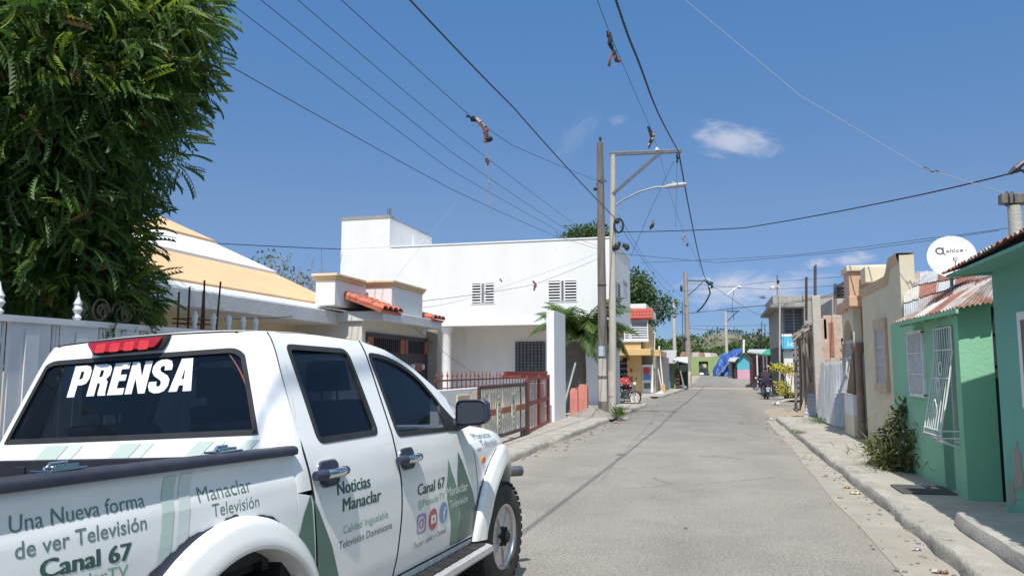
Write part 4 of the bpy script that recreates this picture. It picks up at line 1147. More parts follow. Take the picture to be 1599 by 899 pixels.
def tile_awning(y0, y1, xin, xout, zin, zout, parent):
    mb = MB(); n = int((y1 - y0) / .17)
    for r in range(3):
        t0, t1 = r / 3, (r + 1) / 3 + .06
        for i in range(n):
            yy = y0 + (y1 - y0) * (i + .5) / n; w = (y1 - y0) / n * .5
            P = []
            for t in (t0, min(1.04, t1)):
                x = xin + (xout - xin) * t; z = zin + (zout - zin) * t + (.016 if t == t0 else .03)
                P.append([(x, yy + w * math.cos(a), z + .055 * math.sin(a)) for a in np.linspace(0, PI, 7)])
            mb.grid(P, flip=True)
            mb.grid([[(p[0], p[1], p[2] - .016) for p in q] for q in P])
            mb.add(P[1] + [(p[0], p[1], p[2] - .016) for p in P[1]], [(j, j + 1, j + 8, j + 7) for j in range(6)])
    mb.slab([(xin, y0, zin), (xout, y0, zout), (xout, y1, zout), (xin, y1, zin)], .04)
    return mb.build('tile_awning', TERRA, parent, smooth=40)
ztl = AX(617, 487, -4.80).z
tile_awning(AX(532, 455, Xp1).y + .1, yb - .005, Xp1, -4.80, zt - .28, ztl, gh)
tile_awning(yc + .02, yE + .02, Xp1 - .12, -4.80, zt - .34, ztl, gh)
y0_, y1_ = AX(571, 519, Xf).y, AX(665, 532, Xf).y
gd = MB(); gd.box(Xf, Xf + .03, y0_, y1_, 0, 2.13)
for i in range(22):
    a = y0_ + (y1_ - y0_) * i / 22; gd.box(Xf + .03, Xf + .042, a + .01, a + (y1_ - y0_) / 22 - .01, .05, 1.80)
gdo = gd.build('garage_door', BROWN_DR, gh)
for a, b, c, d in ((0, .07, 1.86, 2.06), (.49, .56, 1.82, 2.06), (.57, .62, 1.82, 2.06), (.93, .99, 1.84, 2.06)):
    pn = MB(); pn.box(Xf + .03, Xf + .055, y0_ + (y1_ - y0_) * a, y0_ + (y1_ - y0_) * b, c, d); pn.build('door_panel', ORANGE_BR, gdo, bevel=.006)
pn = MB(); pn.box(Xf + .042, Xf + .07, y0_ + (y1_ - y0_) * .71, y0_ + (y1_ - y0_) * .86, 1.52, 1.67)
pn.build('door_panel', ORANGE_BR, gdo, bevel=.006)
for t in (.695, .88):
    kn = MB(); kn.lathe([(.0, .05), (.05, .045), (.055, .0)], (Xf + .042, y0_ + (y1_ - y0_) * t, 1.60), 12, 'X'); kn.build('handle', IRON_W, gdo)
for a, b in ((.09, .47), (.64, .91)):
    gl = MB()
    yy0, yy1 = y0_ + (y1_ - y0_) * a, y0_ + (y1_ - y0_) * b
    for i in range(12):
        q = yy0 + (yy1 - yy0) * (i + .5) / 12; gl.box(Xf + .032, Xf + .05, q - .012, q + .012, 1.84, 2.05)
    gl.build('lattice', IRON, gdo)
po = MB(); po.box(Xf + .005, Xf + .22, y1_ + .03, y1_ + .25, 0, 2.41); po.build('pillar', M('stained grey pillar', (.40, .36, .31), .9, (.27, .24, .2), 3, 1, streak=3, bump=.4), gh, bevel=.01)

# ---- white two storey building
Yw = 29.5
def WX(px, py=400): return AY(px, py, Yw).x
def WZ(py, px=800): return AY(px, py, Yw).z
wx0, wx1 = WX(533, 345), -3.7
zr = WZ(378, 800); zs = WZ(506, 770)
wb = thing('white_building', 'large white two storey building with a stair tower and open porch', 'building', ((wx0 + wx1) / 2, 32.5, 0))
tx1_ = WX(609, 338); up = MB(); up.box(wx0, wx1, Yw, 36.0, zs, zr); up.build('upper_storey', PL_WHITE, wb, bevel=.02)
cp = MB(); cp.box(tx1_ + .05, wx1 + .03, Yw - .03, 36.03, zr, zr + .05); cp.build('roof_edge', PL_WHITE2, wb)
tw = MB(); tx1 = WX(609, 338); zt_ = WZ(342, 570); tw.box(wx0 + .01, tx1, Yw + .004, 34.5, zr, zt_); tw.build('stair_tower', PL_WHITE, wb, bevel=.02)
tc_ = MB(); tc_.box(wx0 - .01, tx1 + .01, Yw - .012, Yw + .5, zt_ - .02, zt_ + .12); tc_.box(tx1 - .25, tx1 + .01, Yw + .5, 34.5, zt_ - .01, zt_ + .04); tc_.build('tower_cap', CONC_D, wb)
rbm = MB()
for dx, dy in ((-.2, .2), (-.12, .2), (-.05, .2), (-.15, .3)): rbm.tube([(tx1 + dx, Yw + dy, zt_), (tx1 + dx, Yw + dy, zt_ + .45)], .012, 5)
rbm.build('rebar', RB, wb)
pip = MB(); pip.tube([(tx1 + .85, 30.0, zr), (tx1 + .85, 30.0, zr + .55)], .03, 8); pip.build('vent_pipe', IRON_W, wb)
gx0 = WX(672, 600)
gf = MB(); gf.box(wx0, gx0, Yw + .3, 35.8, 0, zs); gf.box(gx0, -4.45, 31.6, 35.8, 0, zs); gf.build('ground_storey', PL_WHITE, wb)
slb = MB(); slb.box(gx0 - .2, wx1 + .06, Yw - .10, Yw, zs - .06, zs + .16); slb.build('slab_band', PL_WHITE2, wb, bevel=.015)
cl = MB(); cl.lathe([(.26, 0), (.26, .1), (.19, .14), (.18, zs - .3), (.24, zs - .2), (.25, zs)], (WX(694, 600), Yw + .25, 0), 18); cl.build('porch_column', PL_WHITE2, wb, smooth=40)
pf = MB(); pf.box(gx0, -4.45, Yw, 31.6, 0, .12); pf.build('porch_floor', CONC, wb)
def louver_window(px0, px1, py0, py1, parent):
    a, b, c, d = WX(px0, py0), WX(px1, py0), WZ(py1, px0), WZ(py0, px0)
    fr = MB(); t = .05
    fr.box(a, b, Yw - .02, Yw + .02, d - t, d); fr.box(a, b, Yw - .02, Yw + .02, c, c + t); fr.box(a, a + t, Yw - .02, Yw + .02, c + t, d - t); fr.box(b - t, b, Yw - .02, Yw + .02, c + t, d - t)
    mid = (a + b) / 2; 
    for s_ in (-.085, .085): fr.box(mid + s_ - .02, mid + s_ + .02, Yw - .03, Yw + .02, c + t, d - t)
    o = fr.build('window', LOUV, parent)
    bk = MB(); bk.box(a + .01, b - .01, Yw - .006, Yw - .001, c + .01, d - .01); bk.build('dark_opening', BLACK, o)
    n = 7
    for (q0, q1) in ((a + t, mid - .105), (mid + .105, b - t)):
        lv = MB()
        for i in range(n):
            z = c + t + (d - c - 2 * t) * (i + .5) / n
            lv.hexa([(q0, Yw - .05, z - .024), (q1, Yw - .05, z - .024), (q1, Yw - .012, z + .01), (q0, Yw - .012, z + .01), (q0, Yw - .05, z - .015), (q1, Yw - .05, z - .015), (q1, Yw - .012, z + .018), (q0, Yw - .012, z + .018)])
        lv.build('louver_slats', LOUV, o)
    orn = MB()
    for i in range(9):
        z = c + t + (d - c - 2 * t) * (i + .5) / 9
        orn.tube([(mid + .055 * math.cos(u), Yw - .03, z + .045 * math.sin(u)) for u in np.linspace(0, 2 * PI, 9)[:-1]], .011, 5, closed=True)
    orn.build('ornament', LOUV, o)
louver_window(736, 773, 441, 475, wb); louver_window(855, 902, 437, 472, wb)
def side_window(px0, px1, py0, py1, parent, X=-3.7):
    p = AX(px0, py0, X); q = AX(px1, py1, X); fr = MB()
    fr.box(X + .002, X + .03, p.y, q.y, q.z, p.z); o = fr.build('window', BLACK, parent)
    lv = MB()
    for i in range(7):
        z = q.z + (p.z - q.z) * (i + .3) / 7; lv.box(X + .03, X + .036, p.y + .03, q.y - .03, z, z + .03)
    for yy in (p.y, q.y - .05): lv.box(X + .03, X + .04, yy, yy + .05, q.z, p.z)
    lv.build('louver_slats', LOUV, o)
side_window(962.0, 968.5, 440, 476, wb); side_window(973, 979, 436, 447, wb)
a, b = AY(806, 534, 31.6), AY(851, 588, 31.6)
bw_ = MB(); bw_.box(a.x, b.x, 31.55, 31.598, b.z, a.z); bo = bw_.build('barred_window', M('grey blind', (.22, .235, .26), .4, (.15, .16, .18), 5, 1), wb)
bb_ = MB()
for i in range(9): x = a.x + (b.x - a.x) * i / 8; bb_.box(x - .012, x + .012, 31.50, 31.54, b.z, a.z)
for i in range(12): z = b.z + (a.z - b.z) * i / 11; bb_.box(a.x, b.x, 31.485, 31.50, z - .011, z + .011)
bb_.build('window_bars', IRON, bo)

pw = MB(); p = AZ(866, 658, .12); zt2 = AY(860, 485, p.y).z
pw.box(p.x - .22, p.x, p.y, p.y + 1.7, .10, zt2)
pw.build('gate_pier', PL_WHITE2, label='tall white wall end standing at the pavement beside the red gate', cat='wall', bevel=.012)
lw = thing('garden_wall', 'low white garden wall with beige panels below the red spiked railing', 'wall', (-4.6, 15, 0))
wm = MB(); wm.box(-4.68, -4.52, 12.4, 20.9, 0, 1.20); wm.build('wall', PL_WHITE, lw, bevel=.01)
for y in (13.3, 14.35, 15.4, 16.45, 17.5): 
    q = MB(); q.box(-4.52, -4.49, y, y + .72, .5, 1.08); q.build('panel', M('beige panel', (.60, .50, .36), .8, (.5, .42, .3), 2, 1), lw)
rf = thing('spiked_railing', 'red iron railing with spear points on top of the low wall', 'railing', (-4.6, 15.0, 1.2))
rm = MB(); rm.box(-4.62, -4.58, 12.4, 20.8, 1.345, 1.375); rm.box(-4.615, -4.585, 12.4, 20.8, 1.215, 1.235); rm.build('rail', IRON_R, rf)
bm_ = MB(); y = 12.5
while y < 20.8:
    bm_.box(-4.607, -4.593, y - .007, y + .007, 1.2, 1.42)
    if int(y * 10) % 4: bm_.lathe([(.008, 0), (.026, .02), (.012, .05), (0, .12)], (-4.6, y, 1.42), 6)
    y += .27
bm_.build('spear_bars', IRON_R, rf)
pk = MB(); pk.beam((-4.42, 13.2, .55), (-4.35, 14.3, 1.12), .32, .07); pk.build('stone_slab', M('grey brown stone', (.24, .20, .175), .9, (.16, .135, .12), 4, 1, bump=.5), label='grey brown stone slab leaning on the low white garden wall', cat='slab')

# ---- sliding gate leaf of dark frame and beige bars
A = Vector((-4.02, 13.05, 0)); B = Vector((-4.02, 16.55, 0))
sgate = thing('sliding_gate', 'dark framed gate leaf of beige bars standing on the pavement', 'gate', (-4.02, 14.8, 0))
fr = MB(); X = -4.02
fr.box(X - .025, X + .025, A.y, B.y, 1.20, 1.26); fr.box(X - .025, X + .025, A.y, B.y, .25, .32); fr.box(X - .025, X + .025, A.y, A.y + .07, .32, 1.20); fr.box(X - .03, X + .03, B.y - .02, B.y + .10, .12, 1.30); fr.box(X - .02, X + .02, B.y - .55, B.y - .48, .32, 1.2)
fr.build('frame', IRON_DB, sgate, bevel=.005)
bs_ = MB(); n = 22
for i in range(n):
    y = A.y + .12 + (B.y - A.y - .22) * i / (n - 1); bs_.box(X - .012, X + .012, y - .014, y + .014, .32, 1.20)
bs_.build('bars', M('ivory bars', (.80, .76, .66), .5, (.6, .52, .42), 6, 1, (.3, .2, .14), 7, .68), sgate)
for (a, b) in ((0.06, .29), (.42, .62), (.74, .97)):
    q = MB(); q.box(X + .014, X + .03, A.y + (B.y - A.y) * a, A.y + (B.y - A.y) * b, .70, .82); q.build('band', ORANGE_BR, sgate)
for t in (.36, .68):
    q = MB(); y = A.y + (B.y - A.y) * t; q.box(X + .014, X + .026, y - .06, y + .06, .40, 1.10)
    for i in range(6): q.ball((X + .03, y, .46 + i * .115), .045, 0, 8, 5, (.3, 1, 1))
    q.build('ornament', M('mossy white ornament', (.46, .50, .42), .7, (.16, .20, .13), 22, 1), sgate)
for y in (A.y + .5, B.y - .35, B.y - .12):
    q = MB(); q.lathe([(.06, -.02), (.07, 0), (.06, .02)], (X, y, .19), 12, 'X'); q.box(X - .012, X + .012, y - .03, y + .03, .19, .27); q.build('roller', IRON_DB, sgate, smooth=40)
rg = thing('red_gate', 'open red iron gate with thin bars behind the dark sliding leaf', 'gate', (-4.2, 18.6, 0))
P0, P1 = Vector((-4.08, 16.95, 0)), Vector((-4.38, 20.65, 0))
q = MB()
for z in (.16, 1.34): q.beam(P0 + Vector((0, 0, z)), P1 + Vector((0, 0, z)), .05, .06)
for t in (0, .52, 1): p = P0.lerp(P1, t); q.beam(p + Vector((0, 0, .12)), p + Vector((0, 0, 1.42)), .075, .075)
q.build('frame', IRON_R, rg)
q = MB()
for i in range(15):
    p = P0.lerp(P1, (i + .5) / 15); q.tube([p + Vector((0, 0, .18)), p + Vector((0, 0, 1.33))], .008, 5)
q.beam(P0 + Vector((0, 0, .78)), P1 + Vector((0, 0, .78)), .03, .10)
q.build('bars', IRON_R, rg)
q = MB(); q.beam((-4.62, 20.75, 1.47), (-4.42, 20.75, 1.47), .06, .06); q.beam((-4.6, 16.7, 1.40), (-4.2, 16.9, 1.40), .05, .05); q.beam((-4.62, 17, 1.44), (-4.45, 20.7, 1.44), .05, .14); q.build('top_rail', IRON_R, rg)

# ---- yard wall with palm, pink posts, rubble
yw_ = MB(); yw_.box(AY(880, 600, 26.8).x, -4.40, 26.8, 27.05, 0, 2.55); yw_.build('stone_wall', M('dark stained wall', (.19, .175, .155), .95, (.10, .092, .082), 1.6, 1, (.32, .29, .25), 1.1, .58, .6, 14), label='dark stained yard wall behind the palm tree', cat='wall')
gp = thing('corner_pillar', 'grey plaster pillar with white cap at the side street corner', 'pillar', (-4.2, 34.0, 0))
q = MB(); q.box(-4.62, -4.02, 33.3, 34.2, .1, 2.55); q.build('shaft', GREYW, gp, bevel=.02)
q = MB(); q.box(-4.72, -3.86, 33.1, 34.3, 2.55, 2.95); q.build('cap', PL_WHITE2, gp, bevel=.02)
for (a, b, top, l_) in ((890, 902, 606, 'slimmer'), (903, 917, 600, 'taller')):
    p = AZ((a + b) / 2, 648, .12); w = (b - a) / 1200 * p.y; z = AY(a, top, p.y).z
    q = MB(); q.box(p.x - w / 2, p.x + w / 2, p.y, p.y + w, .08, z - .06); q.box(p.x - w / 2 + .03, p.x + w / 2 - .03, p.y + .03, p.y + w - .03, z - .06, z)
    q.build('gate_post', M('salmon post paint', (.62, .24, .18), .85, (.52, .19, .14), 3, 1, (.42, .34, .3), 3, .66, .3, 30), label='%s salmon pink gate post of the pair before the palm' % l_, cat='post', group='salmon gate posts', bevel=.012)
q = MB(); p = AZ(878, 640, .1); q.tube([AY(881, 632, 25.6), AY(899, 566, 25.6)], .035, 8); q.build('metal_pipe', M('pale pipe', (.5, .51, .52), .5), label='pale metal pipe leaning on the dark stained yard wall', cat='pipe', smooth=60)
hr = random.Random(4); mb = MB(); rows = []
c0 = AZ(925, 650, .1)
for i in range(13):
    row = []
    for j in range(13):
        x = c0.x - .75 + 1.5 * i / 12; y = c0.y - 1.0 + 2.2 * j / 12
        r2 = ((x - c0.x) / .7) ** 2 + ((y - c0.y) / 1.0) ** 2
        row.append((x, y, .09 + .33 * math.exp(-2.2 * r2) * (1 + hr.uniform(-.25, .25))))
    rows.append(row)
mb.grid(rows); mb.build('sand_heap', M('grey sand', (.27, .245, .215), .95, (.19, .17, .15), 6, 1, bump=.8, bs=25), label='grey sand heap at the foot of the poles', cat='heap', smooth=180)
# ================================================================== plants
def set_mesh(name, V, Fq, mats, mi=None, smooth=False):
    """quads from numpy arrays"""
    me = bpy.data.meshes.new(name); nv, nf = len(V), len(Fq)
    me.vertices.add(nv); me.vertices.foreach_set('co', np.asarray(V, np.float32).ravel())
    k = Fq.shape[1]; me.loops.add(nf * k); me.loops.foreach_set('vertex_index', np.asarray(Fq, np.int32).ravel())
    me.polygons.add(nf); me.polygons.foreach_set('loop_start', np.arange(0, nf * k, k, dtype=np.int32))
    try: me.polygons.foreach_set('loop_total', np.full(nf, k, np.int32))
    except Exception: pass
    for m in mats: me.materials.append(m)
    if mi is not None: me.polygons.foreach_set('material_index', np.asarray(mi, np.int32))
    me.update(); me.validate()
    return me
def leaf_obj(name, V, Fq, mats, parent=None, mi=None):
    V = np.asarray(V, float)
    if parent is not None: V = V - np.array(ORG[parent.name].translation)
    me = set_mesh(name, V, Fq, mats, mi); o = bpy.data.objects.new(name, me); COL.objects.link(o)
    if parent is not None: o.parent = parent
    return o

def compound_leaf(n=7, L=.30, droop=.9):
    """a neem leaf in local axes: rachis along +x drooping in -z, sickle leaflets in pairs; returns verts, quads"""
    V, Fq = [], []
    def rach(t):
        a = droop * t; return np.array([L * (math.sin(a) / droop), 0, -L * ((1 - math.cos(a)) / droop)])
    for i in range(n):
        t = .18 + .82 * i / (n - 1); p = rach(t); tg_ = (rach(min(1, t + .02)) - rach(t - .02)); tg_ /= np.linalg.norm(tg_)
        ll = .078 * (1.05 - .45 * abs(t - .5)) * L / .30; w = .0125 * L / .30
        for sg in (1, -1):
            d = np.array([.55 * tg_[0], sg * .80, .55 * tg_[2] - .28]); d /= np.linalg.norm(d)
            e = np.array([.95 * tg_[0], sg * .25, .95 * tg_[2] - .45]); e /= np.linalg.norm(e)
            side = np.cross(d, [0, 0, 1.]); side /= np.linalg.norm(side)
            m1 = p + d * ll * .5; tip = p + d * ll * .55 + e * ll * .5
            b = len(V); V += [p, m1 + side * w, tip, m1 - side * w]; Fq.append((b, b + 1, b + 2, b + 3))
    return np.array(V), np.array(Fq)

def tile_leaves(proto, pos, dirs, scale, rng, tilt=.5):
    """place a proto leaf at each position, its +x toward dir (horizontal part), random roll"""
    V0, F0 = proto; n = len(pos); k = len(V0)
    d = np.array(dirs, float); d /= np.linalg.norm(d, axis=1)[:, None] + 1e-9
    up = np.tile(np.array([0, 0, 1.]), (n, 1)) + rng.normal(0, tilt, (n, 3))
    y = np.cross(up, d); y /= np.linalg.norm(y, axis=1)[:, None] + 1e-9
    z = np.cross(d, y)
    V = V0[None, :, 0:1] * d[:, None, :] + V0[None, :, 1:2] * y[:, None, :] + V0[None, :, 2:3] * z[:, None, :]
    V = V * np.asarray(scale)[:, None, None] + np.asarray(pos)[:, None, :]
    Fq = (F0[None] + (np.arange(n) * k)[:, None, None]).reshape(-1, F0.shape[1])
    return V.reshape(-1, 3), Fq

BARK = M('grey bark', (.19, .155, .125), .95, (.11, .09, .072), 6, 1, (.27, .24, .2), 5, .62, .8, 25, streak=5)
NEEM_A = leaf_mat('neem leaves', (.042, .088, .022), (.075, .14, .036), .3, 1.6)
NEEM_B = leaf_mat('sunlit young neem leaves', (.13, .19, .034), (.21, .265, .05), .4, 2.0)
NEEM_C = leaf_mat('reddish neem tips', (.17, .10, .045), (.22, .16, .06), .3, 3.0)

# ---- the big neem over the white fence
rng = np.random.default_rng(11)
nt = thing('neem_tree', 'big dark green neem tree with drooping feathery leaves over the white fence', 'tree', (-5.6, 4.6, 0))
tr = MB(); fork = Vector((-5.5, 4.6, 1.9))
tr.tube([(-5.6, 4.6, 0), (-5.57, 4.62, 1.0), fork], [.20, .17, .15], 10)
# clumps given as picture position, distance ahead and size so the outline of the crown keeps the photograph's gaps
clumps = []
def cl_(px, py, depth, r):
    d = cam_ray(px, py); fwd = cam_ray(CX, CY); p = d * depth + Vector((0, 0, CAM_H)); clumps.append((np.array(p), r))
for px, py, dp, r in [(20, -40, 6.0, .9), (150, -60, 6.0, .85), (230, -60, 6.0, .50), (262, 15, 5.9, .34), (215, 30, 5.6, .5), (120, 40, 5.4, .6), (20, 60, 5.3, .7),
                      (258, 92, 5.9, .33), (276, 142, 5.9, .20), (215, 130, 5.7, .38), (165, 140, 5.5, .5), (70, 170, 5.4, .6), (-30, 180, 5.5, .7), (192, 188, 5.7, .22),
                      (170, 230, 5.7, .45), (90, 280, 5.5, .55), (0, 290, 5.5, .6), (150, 275, 5.9, .20), (165, 330, 6.0, .16), (140, 335, 5.8, .40), (90, 380, 5.6, .5), (0, 400, 5.6, .55),
                      (165, 395, 6.0, .22), (150, 430, 5.8, .33), (195, 455, 6.0, .20), (215, 482, 6.0, .12), (165, 478, 5.8, .25), (95, 460, 5.7, .35), (20, 470, 5.7, .35), (50, 330, 6.3, .8), (120, 200, 6.4, .9), (120, 420, 6.4, .6),
                      (-120, 60, 5.8, 1.0), (-120, 300, 5.8, .9), (60, -150, 6.3, 1.1), (240, -160, 6.4, .8), (292, 40, 6.1, .17), (282, 105, 6.0, .17)]:
    cl_(px, py, dp, r)
for c, r in clumps:
    c = Vector(c); mid = fork.lerp(c, .5) + Vector((0, 0, .25)); tr.tube([fork, mid, c], [.06, .035, .010], 6)
tro = tr.build('trunk', BARK, nt, smooth=60)
proto = compound_leaf(8, .25, .8)
Vs, Fs, Ms, off = [], [], [], 0
for c, r in clumps:
    n = int(270 * (r / .5) ** 2.0) + 26
    u = rng.normal(size=(n, 3)); u /= np.linalg.norm(u, axis=1)[:, None]
    rad = r * (rng.random(n) ** .42); pos = c + u * rad[:, None] * np.array([1, 1, .95])
    dirs = u * np.array([1, 1, .45]) + rng.normal(0, .5, (n, 3)) + np.array([0, 0, -.16])
    V, Fq = tile_leaves(proto, pos, dirs, rng.uniform(.55, 1.15, n), rng, .6)
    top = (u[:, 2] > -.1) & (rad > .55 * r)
    hi = min(1, max(0, (c[2] - 2.6) / 1.4)); m = np.where(top & (rng.random(n) < .18 + .5 * hi), 1, 0); m = np.where(top & (rng.random(n) < .05), 2, m)  # lighter leaves favour high outer sprays, painting the sunlit top into the colour
    Vs.append(V); Fs.append(Fq + off); off += len(V); Ms.append(np.repeat(m, len(proto[1])))
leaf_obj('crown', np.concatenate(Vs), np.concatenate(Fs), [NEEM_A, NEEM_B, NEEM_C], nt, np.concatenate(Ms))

# ---- broad leaved background trees
def simple_leaf(L=.16, w=.07):
    return np.array([(0, 0, 0), (L * .5, w * .5, .01), (L, 0, -.03 * L / .16), (L * .5, -w * .5, .01)]), np.array([(0, 1, 2, 3)])
LEAF_G = leaf_mat('mid green leaves', (.045, .085, .025), (.085, .14, .04), .2, .6)
LEAF_D = leaf_mat('dark green leaves', (.030, .062, .020), (.058, .10, .030), .2, .6)
LEAF_Y = leaf_mat('yellow green leaves', (.085, .125, .035), (.14, .18, .055), .2, .6)
def leaf_ball(rng, clumps, dens, L, mats, parent, name='crown', spread=.6, young=.25, flat=.8):
    Vs, Fs, Ms, off = [], [], [], 0; proto = simple_leaf(L, L * .5)
    for c, r in clumps:
        n = max(8, int(dens * r * r)); u = rng.normal(size=(n, 3)); u /= np.linalg.norm(u, axis=1)[:, None]
        rad = r * (rng.random(n) ** .45) * (1 + .25 * rng.normal(size=n) * .6)
        pos = np.array(c) + u * rad[:, None] * np.array([1, 1, flat])
        dirs = u + rng.normal(0, spread, (n, 3)); V, Fq = tile_leaves(proto, pos, dirs, rng.uniform(.6, 1.25, n), rng, .8)
        m = np.where(rng.random(n) < young, 1, 0)
        Vs.append(V); Fs.append(Fq + off); off += len(V); Ms.append(m)
    return leaf_obj(name, np.concatenate(Vs), np.concatenate(Fs), mats, parent, np.concatenate(Ms))
def tree(name, label, base, H, R, seed, L=.22, dens=420, mats=None, trunk_h=.35, nclump=14, group=None, zc=None, cat='tree', sq=.75):
    rng = np.random.default_rng(seed); b = Vector(base); t = thing(name, label, cat, base, group)
    cl = []
    for i in range(nclump):
        u = rng.normal(size=3); u /= np.linalg.norm(u); k = rng.random() ** .5
        cl.append((np.array(b) + np.array([u[0] * R * .72 * k, u[1] * R * .72 * k, H * (trunk_h + (1 - trunk_h) * .5) + u[2] * H * (1 - trunk_h) * .36 * k]), R * rng.uniform(.26, .46)))
    tm = MB(); f = b + Vector((.05 * H * rng.normal() * .3, 0, H * trunk_h * .8)); w = max(.06, H * .03)
    tm.tube([b, (b + f) / 2 + Vector((w, 0, 0)), f], [w * 1.25, w, w * .85], 8)
    for c, r in cl[:8]: tm.tube([f, f.lerp(Vector(c), .55) + Vector((0, 0, .06 * H)), Vector(c)], [w * .55, w * .3, w * .1], 5)
    tm.build('trunk', BARK, t, smooth=60)
    leaf_ball(rng, cl, dens, L, mats or [LEAF_D, LEAF_G], t, flat=sq)
    return t
p = AY(1000, 455, 64); tree('shade_tree', 'dense dark green tree rising behind the yellow store', (p.x - .8, 64, 0), 10.2, 3.9, 21, .34, 260, nclump=20, trunk_h=.3)
p = AY(905, 372, 42); tree('roof_top_tree', 'green tree showing over the white building roof', (p.x, 42, 0), 10.3, 2.1, 22, .26, 480, nclump=14, trunk_h=.6)

# ---- bare tree behind the striped house
bt = thing('bare_tree', 'nearly bare tree with thin grey twigs behind the striped roof', 'tree', (AY(450, 440, 24).x, 24, 0))
rr = random.Random(8); tb = MB(); tips = []
def branch(p, d, L, r, depth):
    q = p + d * L; m = (p + q) / 2 + Vector((rr.uniform(-1, 1), rr.uniform(-1, 1), rr.uniform(-1, 1))) * L * .06
    tb.tube([p, m, q], [r, r * .8, r * .62], 5 if depth < 3 else 3, cap=False)
    if depth >= 5: tips.append(q); return
    for i in range(rr.choice((2, 3, 3))):
        nd = (d + Vector((rr.uniform(-1, 1), rr.uniform(-1, 1), rr.uniform(-.35, .75))) * .75).normalized(); branch(q, nd, L * rr.uniform(.62, .85), r * .6, depth + 1)
b0 = Vector((AY(450, 440, 24).x, 24, 0)); tb.tube([b0, b0 + Vector((0, 0, 2.4))], [.14, .10], 8)
for a in (-.7, -.2, .3, .8): branch(b0 + Vector((0, 0, 2.3)), Vector((a, .1, .8)).normalized(), 1.0, .06, 0)
tb.build('trunk', M('pale grey twigs', (.30, .26, .22), .9, (.2, .17, .14), 5, 1), bt)
rng = np.random.default_rng(3); sel = [t for t in tips if t.x < b0.x + .6 and rr.random() < .22]
if sel:
    P = np.repeat(np.array([tuple(t) for t in sel]), 5, 0) + rng.normal(0, .10, (len(sel) * 5, 3))
    V, Fq = tile_leaves(simple_leaf(.16, .09), P, rng.normal(size=P.shape), rng.uniform(.6, 1.2, len(P)), rng, .8); leaf_obj('leaves', V, Fq, [LEAF_G], bt)

# ---- coconut palm
pb = AZ(908, 643, .1); pb.y += .3; pb.x -= .05
pt = thing('palm_tree', 'young palm with arching green fronds beside the concrete pole', 'palm', tuple(pb))
tm = MB(); top = Vector((pb.x + .05, pb.y, AY(912, 528, pb.y).z))
tm.tube([pb, pb.lerp(top, .5) + Vector((.05, 0, 0)), top], [.15, .11, .10], 10); tm.build('trunk', BARK, pt, smooth=60)
PALM = leaf_mat('palm fronds', (.062, .115, .03), (.11, .175, .048), .25, 1.5)
rng = np.random.default_rng(5); Vs, Fs, off = [], [], 0; ra = MB()
for i in range(38):
    az = i * 2.399 + rng.uniform(-.2, .2); el = rng.uniform(.35, 1.5); L = rng.uniform(1.9, 2.7); dr = rng.uniform(1.5, 2.4)
    h_ = np.array([math.cos(az), math.sin(az), 0]); P = []; ang = el; p = np.array(top)
    for k in range(15):
        P.append(p.copy()); p = p + (h_ * math.cos(ang) + np.array([0, 0, math.sin(ang)])) * L / 14; ang -= dr / 14
    ra.tube([Vector(q) for q in P], [.018 * (1 - .8 * k / 14) for k in range(15)], 4)
    for k in range(2, 15):
        for m in range(3):
            t = (k + m / 3) / 15; a = P[k - 1] + (P[k] - P[k - 1]) * m / 3; tg_ = P[k] - P[k - 1]; tg_ /= np.linalg.norm(tg_)
            sd = np.cross(tg_, [0, 0, 1.]); sd /= np.linalg.norm(sd) + 1e-6
            for sg in (1, -1):
                ll = .62 * math.sin(PI * min(1, .12 + t * .9)) * rng.uniform(.8, 1.1); d = tg_ * .55 + sd * sg * .75 + np.array([0, 0, -.30 - .3 * rng.random()]); d /= np.linalg.norm(d)
                w = tg_ * .03; m1 = a + d * ll * .5 + np.array([0, 0, -.02]); tip = a + d * ll + np.array([0, 0, -.12 * ll])
                Vs += [a - w * .5, m1 - w, tip, m1 + w]; Fs.append((off, off + 1, off + 2, off + 3)); off += 4
leaf_obj('fronds', np.array(Vs), np.array(Fs), [PALM], pt)
ra.build('frond_ribs', M('frond rib', (.12, .15, .05), .6), pt)

# ---- trees at the end of the street: single crowns along the horizon
hz = [(1020, 545, 100, 24), (1040, 532, 112, 30), (1062, 536, 118, 26), (1085, 542, 125, 22), (1104, 546, 128, 18), (1120, 544, 130, 20), (1138, 540, 135, 20), (1156, 538, 138, 22), (1174, 534, 132, 22), (1192, 535, 128, 22), (1208, 534, 126, 20), (1228, 530, 128, 22), (1255, 528, 130, 24), (990, 535, 110, 26), (960, 535, 115, 26)]
names = ['rounded dark', 'tall bushy', 'pale loose', 'low broad']
spots = ['beyond the blue walled shop', 'just left of the third pole', 'behind the third pole', 'over the red roofed green house', 'left above the blue tarpaulin', 'straight above the blue tarpaulin', 'behind the far thin pole', 'right of the far thin pole', 'over the turquoise shack', 'over the grey shack roof', 'left of the grey building', 'behind the grey building edge', 'behind the blue sign', 'behind the yellow store wall', 'hidden mostly by the store']
for i, (px_, py_, Y_, rpx) in enumerate(hz):
    q = AY(px_, py_ - 8, Y_); R = rpx * Y_ / F_PX * 1.25; H = q.z - .8
    tree('distant_tree', '%s green tree %s' % (names[i % 4], spots[i]), (q.x, Y_, .8), H, R, 40 + i, .55, 130, [LEAF_G, LEAF_Y] if i % 3 else [LEAF_D, LEAF_G], .12, 12, 'trees at the end of the street', sq=.85)
